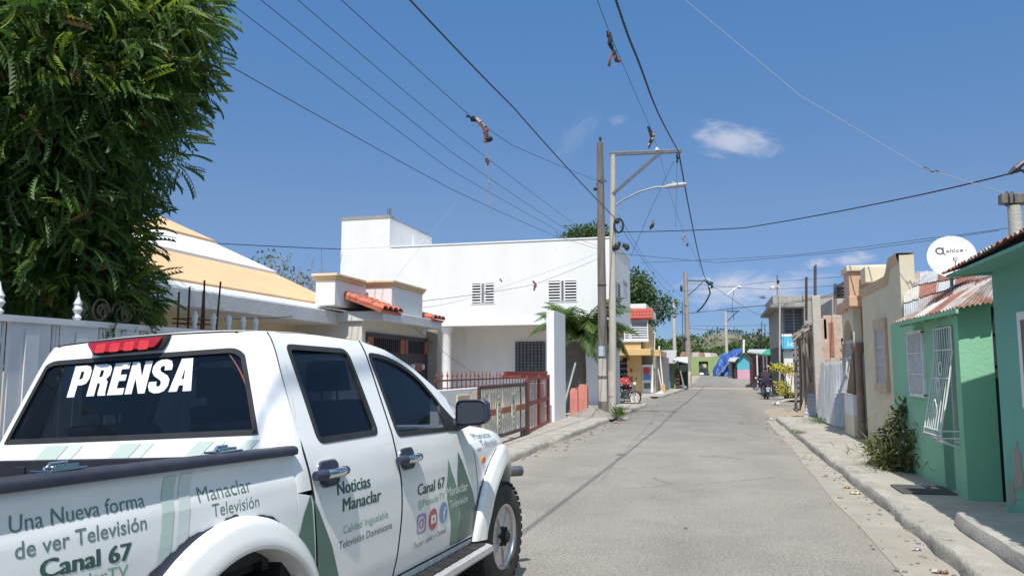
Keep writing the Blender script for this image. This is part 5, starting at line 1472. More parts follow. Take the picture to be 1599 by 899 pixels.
# brush on the hillside
rng = np.random.default_rng(77); P, S = [], []
for i in range(900):
    x = rng.uniform(-260, 200); y = rng.uniform(345, 620); t = (y - 330) / 430
    z = math.sin(min(1, t * 1.5) * PI / 2) * (15 + 5 * math.sin(x * .021 + 1.2) + 3.5 * math.sin(x * .057 + .3) + 8 * math.exp(-((x + 10) / 38) ** 2) + 1.2 * math.sin(x * .21)) - .4
    for k in range(14): P.append((x + rng.normal() * 2.4, y + rng.normal() * 2.0, z + abs(rng.normal()) * 1.6)); S.append(rng.uniform(6, 12))
V, Fq = tile_leaves(simple_leaf(.16, .12), np.array(P), rng.normal(size=(len(P), 3)), S, rng, .8)
o = leaf_obj('hill_brush', V, Fq, [LEAF_D]); tag(o, 'dark green brush scattered over the dry hill', 'brush', kind='stuff')
# ================================================================== right side of the street
GREEN_W = M('green house paint', (.255, .53, .345), .8, (.22, .47, .305), 1.2, 1, (.17, .36, .225), 1.6, .60, .25, 30, streak=1.6)
GREEN_SIDE = GREEN_W
TEAL = M('teal house paint', (.165, .43, .345), .8, (.145, .385, .305), 1.2, 1, (.12, .32, .26), 1.6, .60, .25, 30, streak=1.6)
CREAM_H = M('cream house paint', (.66, .585, .43), .85, (.58, .51, .38), 1.1, 1, (.42, .38, .30), 1.5, .66, .25, 30)
PEACH_B = M('peach trim paint', (.62, .40, .27), .8, (.53, .34, .235), 2, 1, bump=.15)
BEIGE_T = M('beige trim', (.55, .42, .29), .8, (.48, .36, .25), 2, 1, bump=.15)

def lerp(a, b, t): return a + (b - a) * t
def corr_sheet(mb, P00, P10, P01, P11, waves, amp=.018, thick=.004, mi=0, seg=8, jag=0.0, rr=None):
    """corrugated sheet over a quad: ridges run from the P0* edge to the P1* edge"""
    P00, P10, P01, P11 = map(Vector, (P00, P10, P01, P11)); n = (P10 - P00).cross(P01 - P00).normalized()
    if n.z < 0: n = -n
    k = waves * 6; rows = []
    offs = [(rr.uniform(-jag, jag) if rr else 0) for _ in range(waves + 1)]
    for i in range(seg + 1):
        t = i / seg; row = []
        for j in range(k + 1):
            u = j / k; tt = t + (offs[j // 6] if i in (0, seg) else 0)
            p = lerp(lerp(P00, P01, u), lerp(P10, P11, u), tt)
            row.append(p + n * (amp * math.sin(u * waves * 2 * PI) + (rr.uniform(-.003, .003) if rr else 0)))
        rows.append(row)
    mb.grid(rows, mi); mb.grid([[p - n * thick for p in r] for r in rows], mi, flip=True)
    for e in (rows[0], rows[-1]): mb.grid([e, [p - n * thick for p in e]], mi)
    return mb

def grille(mb, X, y0, y1, z0, z1, nv, nh, t=.012, dx=-.02):
    for i in range(nv + 1):
        y = y0 + (y1 - y0) * i / nv; mb.box(X + dx - t / 2, X + dx + t / 2, y - t / 2, y + t / 2, z0, z1)
    for i in range(nh + 1):
        z = z0 + (z1 - z0) * i / nh; mb.box(X + dx - t * .7, X + dx - t * .5 + t, min(y0, y1), max(y0, y1), z - t / 2, z + t / 2)

# ---- green house with rusty roof
gh2 = thing('green_house', 'mint green house with rusty tin roof and bulging white door grille', 'house', (3.6, 11.2, .12))
XG = 2.65; YG0, YG1 = 9.58, 12.95
dy0, dy1 = 9.76, 10.42
wall = MB()
wall.box(XG, XG + .14, YG0, dy0, .10, 2.24); wall.box(XG, XG + .14, dy1, YG1, .10, 2.24); wall.box(XG, XG + .14, dy0, dy1, 2.06, 2.24)
wall.box(XG, XG + .14, dy0, dy1 - .42, .10, .70)
wall.box(XG + .14, 2.99, YG0, YG0 + .14, .10, 2.30); wall.box(2.85, 6.0, YG0 + .34, YG0 + .46, .10, 2.30); wall.box(XG + .14, 6.0, YG1 - .14, YG1, .10, 2.30); wall.box(5.86, 6.0, YG0 + .14, YG1 - .14, .10, 2.3)
wall.add([(XG + .02, YG0 + .002, 2.24), (3.3, YG0 + .002, 2.30), (3.3, YG0 + .002, 2.55), (XG + .02, YG0 + .12, 2.24), (3.3, YG0 + .12, 2.30), (3.3, YG0 + .12, 2.55)], [(0, 1, 2), (3, 5, 4), (0, 2, 5, 3)])
wall.build('wall', GREEN_W, gh2)
rv = MB(); rv.box(XG + .20, XG + .22, dy0, dy1, .10, 2.06); rv.build('dark_doorway', M('dim interior', (.06, .055, .055), .9), gh2)
dr = MB(); grille(dr, XG + .16, dy1 - .40, dy1 - .02, .14, .70, 3, 5, .022); drm = dr
dr.box(XG + .12, XG + .15, dy1 - .05, dy1, .10, 2.06); dr.box(XG + .12, XG + .15, dy1 - .42, dy1 - .38, .10, .72)
dr.build('door_grille', IRON_W, gh2)
bg = MB(); bx = lambda z: XG - .03 - .17 * max(0, min(1, (1.75 - z) / .95)) ** 1.2 if z > .80 else XG - .20 + .19 * ((.80 - z) / .12) ** 2
nb = 8
for i in range(nb + 1):
    y = dy0 - .02 + (dy1 - dy0 + .04) * i / nb
    bg.tube([(bx(z), y + .02 * math.sin((z - 1.3) * 5 + i) * (1 if 0 < i < nb else 0), z) for z in (2.04, 1.75, 1.5, 1.2, 1.0, .85, .78, .72, .68)], .0062 if 0 < i < nb else .010, 6)
for z in (2.04, 1.78, 1.45, .86, .80, .70): bg.tube([(bx(z), dy0 - .02, z), (bx(z), dy1 + .02, z)], .008, 6)
for z in (1.75, .86, .78):
    for y in (dy0 - .02, dy1 + .02): bg.tube([(bx(z), y, z), (XG, y, z)], .010, 6)
for z in (1.56, 1.36, 1.12): bg.tube([(bx(z) - .012, (dy0 + dy1) / 2 + .06 * math.cos(a), z + .08 * math.sin(a)) for a in np.linspace(0, 2 * PI, 13)[:-1]], .010, 5, closed=True)
bg.build('belly_grille', IRON_W, gh2)
wn2 = MB(); wy0, wy1, wz0, wz1 = 11.03, 11.80, 1.21, 2.05
wn2.box(XG - .004, XG + .02, wy0, wy1, wz0, wz1); wo = wn2.build('window', M('pale curtain', (.50, .53, .52), .7, (.36, .39, .39), 4, 1), gh2)
gr = MB(); grille(gr, XG, wy0, wy1, wz0, wz1, 8, 3, .014); 
for yy in (wy0, wy1): gr.box(XG - .035, XG + .005, yy - .02, yy + .02, wz0, wz1)
for zz in (wz0, wz1): gr.box(XG - .035, XG + .005, wy0 - .02, wy1 + .02, zz - .02, zz + .02)
gr.build('window_grille', IRON_W, wo)
rr = random.Random(2)
A_ = AX(1394, 504, 2.42); B_ = AY(1491, 481, 9.37); Bp = AY(1556, 431, 9.85); C_ = AY(1558, 470, 9.37); Ap = A_ + Vector((.10, .02, .05))
RUSTY_L = M('light rusty tin', (.58, .54, .50), .62, (.40, .36, .33), 4, 1, (.30, .12, .07), 2.2, .56, .3, 25, metal=.15)
rf1 = MB()
N = 5
for i in range(N):
    t0, t1 = i / N, (i + 1) / N + .02
    corr_sheet(rf1, lerp(A_, B_, t0), lerp(Ap, Bp, t0), lerp(A_, B_, min(1, t1)), lerp(Ap, Bp, min(1, t1)), 5, .014, .004, [2, 1, 0, 2, 1][i], 5, .012, rr)
corr_sheet(rf1, B_, Bp, C_, Bp + Vector((.02, .0, 0)), 8, .014, .004, 1, 5, .012, rr)
rf1.build('porch_roof', [RUSTY_L, RUSTY, RUSTY_R], gh2, smooth=60)
P1, P2, P4 = AY(1410, 430, 14.6), AY(1562, 424, 12.8), AY(1412, 497, 12.98)
rf2 = MB()
pal = [RUSTY_L, RUSTY, RUSTY_R, TIN]
order = [[3, 1, 2, 1, 2], [0, 2, 3, 2, 1], [1, 3, 2, 0, 1]]
for j in range(3):
    for i in range(5):
        u0, u1 = i / 5, (i + 1) / 5 + .015; v0, v1 = j / 3 - .03, (j + 1) / 3 + .04
        q = lambda u, v: lerp(lerp(P4, Bp, min(1, u)), lerp(P1, P2, min(1, u)), max(0, min(1.02, v))) + Vector((0, 0, .022 * (2 - j)* -1 + .008 * (i % 2) + .04))
        corr_sheet(rf2, q(u0, v0), q(u0, v1), q(u1, v0), q(u1, v1), 9, .010, .004, order[j][i], 4, .03, rr)
rf2.build('roof', pal, gh2, smooth=60)
tm = MB()
for t in (.1, .3, .5, .7, .9):
    p = lerp(A_, B_, t); tm.beam(p + Vector((.02, 0, -.05)), p + Vector((.32, 0, .02)), .05, .06)
tm.beam(A_ + Vector((.02, 0, -.03)), B_ + Vector((.02, 0, -.03)), .03, .05); tm.build('rafter_ends', GREEN_W, gh2)

# ---- gap with dark gate
gt = MB(); gt.box(3.0, 3.5, 9.62, 9.65, .1, 2.25)
for i in range(6): gt.box(3.0, 3.5, 9.60, 9.62, .2 + i * .35, .24 + i * .35)
gt.build('dark_gate', M('dark passage gate', (.02, .022, .022), .7), label='narrow dark gate in the gap between the two green houses', cat='gate')

# ---- nearest teal house
th_ = thing('teal_house', 'teal house under a wavy rusty eave, next to the mint green house', 'house', (4.4, 5.5, .12))
XT = 2.75; YT = 8.72
w = MB(); w.box(XT, XT + .16, -3.0, YT, .10, 2.62); w.box(XT + .16, 6.0, YT - .16, YT, .10, 2.75); w.build('wall', TEAL, th_)
pp = MB(); hr = random.Random(9)
for (cy_, cz_, ry, rz) in ((8.35, .62, .13, .26), (8.02, .48, .22, .10), (7.72, .58, .12, .16), (8.55, .36, .10, .12)):
    n = 22; pts = []
    for i in range(n):
        a = 2 * PI * i / n; k = hr.uniform(.6, 1.15); pts.append((XT - .003, cy_ + ry * k * math.cos(a), cz_ + rz * k * math.sin(a)))
    pp.add(pts, [tuple(range(n - 1, -1, -1))])
pp.build('peeling_paint', M('bare plaster', (.33, .31, .26), .9, (.33, .27, .22), 9, 1), th_)
eT = AX(1472, 427, 2.33); er = AX(1599, 357, 2.33); 
sl = (er.z - eT.z) / (er.y - eT.y)
ez = lambda y: eT.z + sl * (y - eT.y)
rT = MB(); y = eT.y; k = 0
while y > -3:
    y2 = y - .75
    z1, z2 = (ez(y), ez(y2)) if y2 > 5.5 else (ez(max(5.5, y)), ez(5.5))
    corr_sheet(rT, (2.33, y + .03, z1), (6.0, y + .03, z1 + 1.25), (2.33, y2, z2), (6.0, y2, z2 + 1.25), 9, .014, .004, k % 3, 5, .004, rr); y = y2; k += 1
rT.build('roof', [RUSTY_R, RUSTY, RUSTY_R], th_, smooth=60)
so = MB(); so.hexa([(2.36, -3, 2.56), (XT + .2, -3, 2.62), (XT + .2, eT.y, 2.55), (2.36, eT.y, ez(eT.y) - .045), (2.36, -3, 2.62), (XT + .2, -3, 2.76), (XT + .2, eT.y, 2.66), (2.36, eT.y, ez(eT.y) - .018)])
so.build('soffit', TEAL, th_)
gb = MB(); gb.slab([(2.38, YT - .02, 2.50), (6.0, YT - .02, 2.6), (6.0, YT - .02, 3.72), (2.38, YT - .02, 2.52)], .1); gb.build('gable', TEAL, th_)
wf = MB(); wf.box(XT - .03, XT + .02, 6.7, 8.06, 1.20, 2.08); wf.build('window', PL_WHITE2, th_, bevel=.01)
wg = MB(); wg.box(XT - .034, XT - .031, 6.8, 7.96, 1.28, 2.0); wg.build('window_pane', GLASS_D, th_)

# ---- raised slab, grate
rs_ = thing('raised_slab', 'raised concrete porch slab with broken edge at the lower right', 'slab', (2.45, 4, 0))
q = MB(); rows = []; hr = random.Random(6)
for y in np.arange(-3, 8.15, .3):
    j = hr.uniform(-.02, .02); e = 2.06 + .045 * (y - 6) * .5
    rows.append([(e + j, y, .09), (e - .005 + j, y, .16 + hr.uniform(-.02, .02)), (e + .03 + j * .5, y, .235 + j * .3), (e + .12, y, .25), (2.8, y, .26)])
q.grid(rows, flip=False); q.add(rows[-1] , [tuple(range(5))]); 
q.add([rows[-1][0], rows[-1][4], (2.8, 8.1, .1)], [(0, 1, 2)])
q.build('slab', CONC, rs_, smooth=40, fixn=True)
gtp = AZ(1440, 765, .13); q = MB(); q.box(gtp.x - .28, gtp.x + .30, gtp.y - .30, gtp.y + .33, .128, .145)
for i in range(8): q.box(gtp.x - .25, gtp.x + .27, gtp.y - .26 + i * .075, gtp.y - .23 + i * .075, .145, .152)
q.build('drain_grate', M('grate iron', (.11, .11, .115), .6, (.08, .08, .08), 8, 1), label='dark iron drain grate lying in the pavement before the green house', cat='grate')

# ---- satellite dish
dc = AY(1486, 400, 11.6); dish = thing('satellite_dish', 'white satellite dish with a grey logo over the rusty roof', 'satellite dish', tuple(dc))
q = MB(); tocam = (Vector((-.15, -1, .28))).normalized(); r_ = Vector((0, 0, 1)).cross(tocam).normalized() * -1; u_ = tocam.cross(r_) 
if u_.z < 0: u_ = -u_
r_ = u_.cross(tocam); rows = []
for i in range(9):
    rad = .305 * i / 8 + .001; rows.append([dc + r_ * (rad * .98 * math.cos(a)) + u_ * (rad * math.sin(a)) + tocam * (.55 * rad * rad - .05) for a in np.linspace(0, 2 * PI, 37)[:-1]])
q.grid(rows, closed=True); q.grid([[p - tocam * .008 for p in r] for r in rows], closed=True, flip=True)
q.grid([rows[-1], [p - tocam * .008 for p in rows[-1]]], closed=True)
q.build('reflector', PL_WHITE2, dish, smooth=60)
tq = MB(); S = M('grey logo', (.10, .10, .11), .6); v, f = text_flat('altice', .052, .205, .008)
put = lambda a, b: dc + r_ * a + u_ * b + tocam * (.55 * (a * a + b * b) - .05 + .004)
tq.add([put(p[0] - .055, p[1] + .075) for p in v], f)
v, f = text_flat('tv', .022, .035); tq.add([put(p[0] + .165, p[1] + .080) for p in v], f)
ring = [(.033 * math.cos(a), .033 * math.sin(a)) for a in np.linspace(0, 2 * PI, 25)]
tq.grid([[put(-.135 + .055 * math.cos(a), .10 + .052 * math.sin(a)) for a in np.linspace(0, 2 * PI, 25)], [put(-.135 + .033 * math.cos(a), .10 + .030 * math.sin(a)) for a in np.linspace(0, 2 * PI, 25)]])
tq.add([put(-.082, .15), put(-.10, .15), put(-.098, .06), put(-.085, .045), put(-.062, .045), put(-.062, .06), put(-.080, .063)], [(0, 1, 2, 3, 4, 5, 6)])
tq.build('logo', S, dish)
q = MB(); q.tube([dc - tocam * .06, dc - tocam * .16 - Vector((0, 0, .1)), dc - tocam * .18 - Vector((0, 0, .6))], .022, 8)
q.build('mast', CONC_D, dish, smooth=60)
q = MB(); q.tube([dc - u_ * .29, dc - u_ * .20 + tocam * .32], .008, 6); q.box(*(lambda c: (c.x - .025, c.x + .025, c.y - .03, c.y + .03, c.z - .02, c.z + .03))(dc - u_ * .19 + tocam * .34)); q.build('feed_arm', GREYW, dish)

# ---- crossarm post behind the teal roof
cpz = AY(1584, 330, 12.2); xa = thing('roof_side_post', 'grey post with a thick wooden crossbeam above the teal roof', 'post', (cpz.x, 12.2, 0))
q = MB(); q.tube([(cpz.x, 12.2, 0), (cpz.x, 12.2, cpz.z + .08)], [.12, .085], 10); q.build('post', CONC_P, xa, smooth=60)
a, b = AY(1561, 311, 12.2), AY(1640, 311, 12.2); q = MB(); q.beam(a, b, .16, .15); q.build('crossbeam', WOOD_P, xa, bevel=.015)
q = MB()
for x in (1572, 1580): 
    p = AY(x, 311, 12.2); q.tube([p + Vector((0, .10 * math.cos(a), .10 * math.sin(a))) for a in np.linspace(0, 2 * PI, 13)[:-1]], .010, 5, closed=True)
q.build('wire_binding', IRON, xa)

# ---- cream house with shaped parapet
ch = thing('cream_house', 'cream house front with stepped parapet and a barred window', 'house', (3.5, 15.5, .1)); XC = 3.0
Y0c, Y1c = 13.75, 17.2; zl = AX(1362, 446, XC).z; zh = AX(1397, 402, XC).z
q = MB(); prof = [(Y0c, .0), (Y1c, .0), (Y1c, zl), (14.75, zl), (14.62, zl + .05), (14.5, zl + .14), (14.42, zl + .22), (14.36, zh), (Y0c, zh)]
q.add([(XC, a, b) for a, b in prof] + [(XC + .22, a, b) for a, b in prof], [tuple(range(8, -1, -1)), tuple(range(9, 18))] + [(i, (i + 1) % 9, (i + 1) % 9 + 9, i + 9) for i in range(9)])
q.box(XC + .22, 7.0, Y0c + .5, Y1c - .1, 0, 2.55)
q.build('wall', CREAM_H, ch, fixn=True)
q = MB(); md = [(XC - .045, a, b) for a, b in [(Y1c, zl), (14.75, zl), (14.62, zl + .05), (14.5, zl + .14), (14.42, zl + .22), (14.36, zh), (Y0c - .02, zh)]]
q.grid([[(XC - .05, p[1], p[2] + .03) for p in md], [(XC - .05, p[1], p[2] - .03) for p in md], [(XC - .02, p[1] + .03, p[2] - .12) for p in md], [(XC, p[1] + .03, p[2] - .14) for p in md]])
q.grid([[(XC + .24, p[1], p[2] + .03) for p in md], [(XC - .05, p[1], p[2] + .03) for p in md]])
q.build('cornice', BEIGE_T, ch)
p0, p1 = AX(1370, 515, XC), AX(1387, 598, XC)
q = MB()
a0, a1, b0, b1 = p1.y, p0.y, p1.z, p0.z
q.box(XC - .05, XC, a0 - .14, a0, b0 - .02, b1 + .16); q.box(XC - .05, XC, a1, a1 + .14, b0 - .02, b1 + .16); q.box(XC - .055, XC, a0 - .16, a1 + .16, b1, b1 + .18); q.box(XC - .07, XC, a0 - .18, a1 + .18, b0 - .16, b0)
q.build('window_surround', BEIGE_T, ch, bevel=.008)
q = MB(); q.box(XC - .006, XC + .01, a0, a1, b0, b1); wo = q.build('window', M('dim violet curtain', (.16, .15, .19), .6, (.09, .085, .11), 3, 1), ch)
q = MB(); grille(q, XC, a0 + .01, a1 - .01, b0 + .01, b1 - .01, 7, 3, .016); q.build('window_grille', IRON_W, wo)
q = MB(); q.box(XC + .02, XC + .30, Y0c - .10, Y0c - .02, 0, 1.6); q.build('grey_boarding', CONC_D, ch)

# ---- arched porch house
ph = thing('porch_house', 'peach topped house with an arched porch and brown column', 'house', (4.2, 19.4, .1)); XP = 2.95
q = MB(); q.box(XP + .9, 8.0, 17.3, 19.0, 0, 3.0); q.box(XP + .05, XP + .9, 18.95, 19.05, 0, 2.9); q.build('wall', CREAM_H, ph)
zc0 = 2.86
q = MB(); q.box(XP - .18, XP + 1.0, 17.25, 18.1, zc0, zc0 + .22); q.box(XP - .14, XP + 1.0, 18.1, 19.4, zc0 - .03, zc0 + .20); q.build('porch_canopy', PEACH_B, ph, bevel=.015)
q = MB(); q.box(XP - .16, XP + .5, 17.3, 17.95, zc0 + .22, zc0 + .74); q.build('parapet', PEACH_B, ph, bevel=.01)
q = MB(); q.box(XP - .21, XP + .56, 17.24, 18.01, zc0 + .74, zc0 + .86); q.box(XP + .12, XP + .8, 18.3, 18.8, zc0 + .2, zc0 + .66); q.box(XP + .07, XP + .86, 18.26, 18.86, zc0 + .66, zc0 + .76); q.box(XP + .05, XP + .6, 16.7, 17.2, 3.30, 3.62); q.build('parapet_cap', CREAM_H, ph, bevel=.015)
q = MB(); yc_ = 17.55
q.lathe([(.11, 0.1), (.11, .25), (.078, .3), (.072, 1.85), (.11, 1.95), (.15, 2.02), (.15, 2.12)], (XP, yc_, 0), 14); q.build('porch_column', M('brown stone column', (.27, .185, .145), .8, (.2, .14, .11), 5, 1, bump=.3), ph, smooth=40)
q = MB()
for (ya_, yb_) in ((17.55, 18.95),):
    n = 14; mid = (ya_ + yb_) / 2; r = (yb_ - ya_) / 2 - .1; top = []; bot = []
    for i in range(n + 1):
        a = PI * i / n; yy = mid - r * math.cos(a); zz = 2.12 + .52 * math.sin(a); bot.append((yy, zz)); top.append((yy, zc0))
    q.grid([[(XP - .08, *p) for p in bot], [(XP - .08, *p) for p in top]]); q.grid([[(XP + .08, *p) for p in top], [(XP + .08, *p) for p in bot]]); q.grid([[(XP + .08, *p) for p in bot], [(XP - .08, *p) for p in bot]])
    for s_, e_ in ((ya_, mid - r), (mid + r, yb_)): q.box(XP - .08, XP + .08, s_, e_, 2.12, zc0)
q.build('porch_arches', CREAM_H, ph, smooth=30)
q = MB(); q.box(XP - .10, XP + .10, 18.86, 19.06, .1, 2.12); q.build('porch_pier', BEIGE_T, ph)
q = MB(); q.box(XP - .12, XP + .05, 17.72, 18.86, .1, .58); q.build('low_wall', CREAM_H, ph)
q = MB(); q.box(XP - .118, XP + .04, 17.74, 18.84, .582, 1.0); q.build('upper_low_wall', PL_WHITE, ph)
q = MB()
bxp = lambda z: XP - .06 - .20 * max(0, min(1, (2.2 - z) / 1.2))
for i in range(7):
    y = 17.72 + .78 * i / 6; q.tube([(bxp(z), y, z) for z in (2.2, 1.9, 1.5, 1.2, 1.05)] + [(XP - .1, y, 1.02)], .0065, 5)
for z in (2.15, 1.8, 1.42, 1.06): q.tube([(bxp(z), 17.72, z), (bxp(z), 18.50, z)], .011, 5)
for k in range(5): q.tube([(bxp(1.62) - .01, 17.92 + k * .10, 1.62 + .17 * math.cos(k)), (bxp(1.5) - .01, 17.92 + k * .10, 1.45)], .02, 5)
q.build('belly_grille', IRON_W, ph)
q = MB(); grille(q, XP + .1, 17.62, 17.9, .15, 2.2, 3, 6, .016, 0); q.build('porch_gate', IRON_W, ph)
q = MB(); q.box(XP + .86, XP + .895, 17.8, 18.7, .1, 2.1); q.build('dark_door', BLACK, ph)

# ---- water tank
c = AY(1320, 463, 33); tk = thing('water_tank', 'black ribbed water tank up on a roof behind the peach parapet', 'tank', tuple(c))
q = MB(); prof = [(.0, 0), (.36, 0)]
for i in range(4): prof += [(.37, .02 + i * .13), (.40, .05 + i * .13), (.40, .09 + i * .13), (.37, .12 + i * .13)]
prof += [(.34, .56), (.2, .64), (.12, .66), (.12, .70), (0, .70)]; q.lathe(prof, tuple(c - Vector((0, 0, .12))), 20); q.build('tank_body', M('black tank plastic', (.02, .022, .03), .5), tk, smooth=50)
q = MB(); q.box(c.x - .6, c.x + 4, 32.4, 36, 0, c.z - .12); q.build('tank_house', CONC, label='plain grey block building carrying the black water tank', cat='building', bevel=.02)

# ---- ruined brick and block walls
YR = 24.4
RX = lambda px, py=520: AY(px, py, YR)
BRICK = M('crumbling brick wall', (.52, .40, .31), .95, (.42, .30, .225), 2.2, 1, (.38, .20, .14), 1.6, .58, .9, 9)
BLOCK = M('pale block wall', (.50, .455, .39), .95, (.40, .36, .31), 2, 1, (.30, .27, .23), 2, .6, .6, 14)
ru = thing('ruined_house', 'roofless half built house of crumbling brick and pale block walls', 'ruin', (RX(1304).x, YR + .5, 0))
def pb_(q, px0, px1, py0, py1, d0=0, d1=.16):
    a, b = RX(px0, py1), RX(px1, py0); q.box(min(a.x, b.x), max(a.x, b.x), YR + d0, YR + d1, a.z, b.z)
q = MB(); pb_(q, 1281, 1286, 497, 640); pb_(q, 1291, 1312, 492, 640); pb_(q, 1286, 1291, 497, 530); pb_(q, 1286, 1291, 562, 640); q.build('brick_wall', BRICK, ru, bevel=.02)
q = MB(); pb_(q, 1312, 1316, 498, 640, .01); pb_(q, 1330, 1345, 498, 640, .01); pb_(q, 1316, 1330, 498, 515, .01); pb_(q, 1316, 1330, 527, 640, .01); q.build('block_wall', BLOCK, ru, bevel=.015)
q = MB()
for j in range(5):
    for i in range(2):
        a, b = RX(1312 + i * 10 + (j % 2) * 3, 560 - j * 7), RX(1321 + i * 10 + (j % 2) * 3, 554 - j * 7)
        if j < 4: q.box(a.x, b.x, YR - .03, YR + .005, a.z, b.z)
q.build('loose_blocks', BLOCK, ru, bevel=.01)
q = MB(); pb_(q, 1274.5, 1280, 462, 645, -.12, .14); q.build('corner_column', BLOCK, ru, bevel=.015)
q = MB(); pb_(q, 1296, 1301, 503, 556, -.02, 0); q.build('brick_strip', M('red brick strip', (.36, .15, .10), .9, (.27, .12, .08), 5, 1), ru)
q = MB(); pb_(q, 1286, 1291, 530, 562, .10, .155); pb_(q, 1316, 1330, 515, 527, .12, .16); q.build('dark_opening', BLACK, ru)
q = MB(); a = RX(1280, 520); q.box(a.x - .02, a.x + .10, YR + .16, 29.5, 0, 2.9); q.build('side_wall', BRICK, ru, bevel=.02)
q = MB()
for px, t, b in ((1302.5, 443, 478), (1305.5, 442, 478)): q.tube([AY(px, t, 27), AY(px, b + 12, 27)], .02, 5)
q.build('roof_rebar', RB, label='thin pair of rebars standing above the brick ruin', cat='rebar')
for nm, lst, lab in (('a', ((1271.5, 415), (1274, 413)), 'tallest twin rebars rising from the ruined corner column'), ('b', ((1258, 433), (1260, 432)), 'shorter twin rebars behind the leaning timbers')):
    q = MB()
    for px, t in lst: q.tube([AY(px, t, YR + .8), AY(px, 500, YR + .8)], .022, 5)
    q.build('rebar_pair', RB, label=lab, cat='rebar')

# ---- zinc fence
zf = thing('zinc_fence', 'tall pale zinc sheet fence leaning beside the timber shack', 'fence', (2.95, 21, .1))
q = MB(); rr = random.Random(4)
A0, A1 = AX(1278, 655, 2.84), AX(1303, 664, 2.78); T0, T1 = AX(1272, 560, 3.10), AX(1306, 564, 3.06)
for i in range(4):
    t0, t1 = i / 4, (i + 1) / 4 + .01; j = rr.uniform(-.05, .05)
    corr_sheet(q, lerp(A0, A1, t0), lerp(T0, T1, t0) + Vector((0, 0, j)), lerp(A0, A1, min(1, t1)), lerp(T0, T1, min(1, t1)) + Vector((0, 0, j)), 5, .018, .003, 0, 5, 0, rr)
q.build('sheet', TIN_FENCE, zf, smooth=60)
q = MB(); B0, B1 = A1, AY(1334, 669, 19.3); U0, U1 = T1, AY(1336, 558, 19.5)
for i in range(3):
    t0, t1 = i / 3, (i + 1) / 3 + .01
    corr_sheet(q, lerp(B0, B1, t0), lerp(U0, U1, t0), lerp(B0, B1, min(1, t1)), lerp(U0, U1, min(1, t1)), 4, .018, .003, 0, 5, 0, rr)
q.build('sheet', TIN, zf, smooth=60)  # greyer zinc here: this panel's shade put into the colour

# ---- timber lean-to
ts = thing('timber_shack', 'rickety shack of leaning weathered poles with a plank canopy', 'shack', (2.9, 26, .1))
def pole(px0, py0, px1, py1, Y, r0, r1, mat=WOOD, parent=ts, nm='pole'):
    a, b = AY(px0, py0, Y), AY(px1, py1, Y); q = MB(); m = a.lerp(b, .5) + Vector((random.Random(px0).uniform(-.05, .05), 0, 0)); q.tube([a, a.lerp(m, .5), m, m.lerp(b, .5), b], [r0, r0 * .95, lerp(r0, r1, .5), r1 * 1.05, r1], 8); return q.build(nm, mat, parent, smooth=60)
for a in [(1243, 638, 1241, 520, 27.5, .05, .04), (1251, 640, 1247, 515, 27.8, .05, .04), (1259, 646, 1254, 508, 27.0, .055, .045), (1267, 650, 1262, 505, 26.4, .085, .06), (1271, 600, 1256, 520, 26.2, .04, .035), (1277, 560, 1262, 508, 26.0, .04, .035), (1254, 560, 1259, 512, 26.6, .05, .05)]: pole(*a)
for a in [(1236, 527, 1280, 500, 26.8, .06, .06), (1238, 533, 1266, 512, 26.0, .05, .05), (1246, 520, 1275, 522, 27.6, .05, .04), (1240, 528, 1262, 530, 27.0, .045, .045)]: pole(*a, nm='roof_timber')
q = MB(); q.slab([AY(1236, 521, 28.6), AY(1262, 505, 26.3), AY(1282, 499, 26.3), AY(1266, 510, 29.0)], .07); q.build('canopy_boards', WOOD, ts)
q = MB(); a, b = AY(1252, 660, 25.6), AY(1269, 598, 26.0); q.beam(a, b, .26, .05, up=(0, 1, 0)); q.build('leaning_plank', M('pinkish weathered plank', (.44, .33, .26), .9, (.30, .22, .17), 6, 1, (.2, .15, .12), 6, .6, .6, 30, streak=4), ts)
q = MB(); a, b = AY(1281, 655, 25.0), AY(1276, 600, 25.2); q.beam(a, b, .22, .06, up=(0, 1, 0)); q.build('leaning_plank', WOOD, ts)
q = MB(); q.slab([AY(1268, 612, 26.0), AY(1279, 612, 26.0), AY(1280, 578, 26.2), AY(1273, 575, 26.2)], .05); q.build('terracotta_board', M('dusty terracotta board', (.47, .31, .22), .9, (.38, .25, .18), 4, 1), ts)
q = MB(); corr_sheet(q, AY(1256, 652, 25.3), AY(1280, 657, 25.1), AY(1262, 612, 25.8), AY(1280, 616, 25.6), 7, .03, .004, 0, 5, 0, rr); q.build('tin_sheet', TIN, ts, smooth=60)

# ---- grey concrete building with blue sign
YB = 45.0
BX = lambda px, py=520: AY(px, py, YB)
cb = thing('concrete_building', 'bare grey concrete two storey building with louvered upper window', 'building', (BX(1250).x, 48, .1))
q = MB(); xL, xR = BX(1217).x, BX(1345).x
z1 = BX(1240, 540).z; z2 = BX(1240, 480).z; z3 = BX(1240, 461).z
q.box(xL, BX(1224).x, YB, YB + 8, z1, z2 - .05); q.box(BX(1256).x, xR, YB, YB + 8, z1, z3); q.box(BX(1224).x, BX(1256).x, YB + .5, YB + 8, z1, z2 - .05); q.build('upper_storey', CONC, cb, bevel=.02)
q = MB(); q.box(BX(1202).x, BX(1257).x, YB - 1.0, YB + 8, z2 - .05, z2 + .14); q.build('roof_slab', CONC_D, cb, bevel=.02)
q = MB(); q.box(BX(1208).x, BX(1216).x, YB - .2, YB + 6, z2 + .14, z3 + .02); q.box(BX(1217).x, BX(1255).x, YB, YB + .2, z2 + .14, z3); q.build('parapet', CONC, cb, bevel=.02)
q = MB(); q.box(BX(1224).x, BX(1256).x, YB + .44, YB + .5, BX(1230, 541).z, z2 - .06); wo = q.build('window', M('blue grey louvers', (.14, .15, .18), .6, (.10, .105, .13), 4, 1), cb)
q = MB()
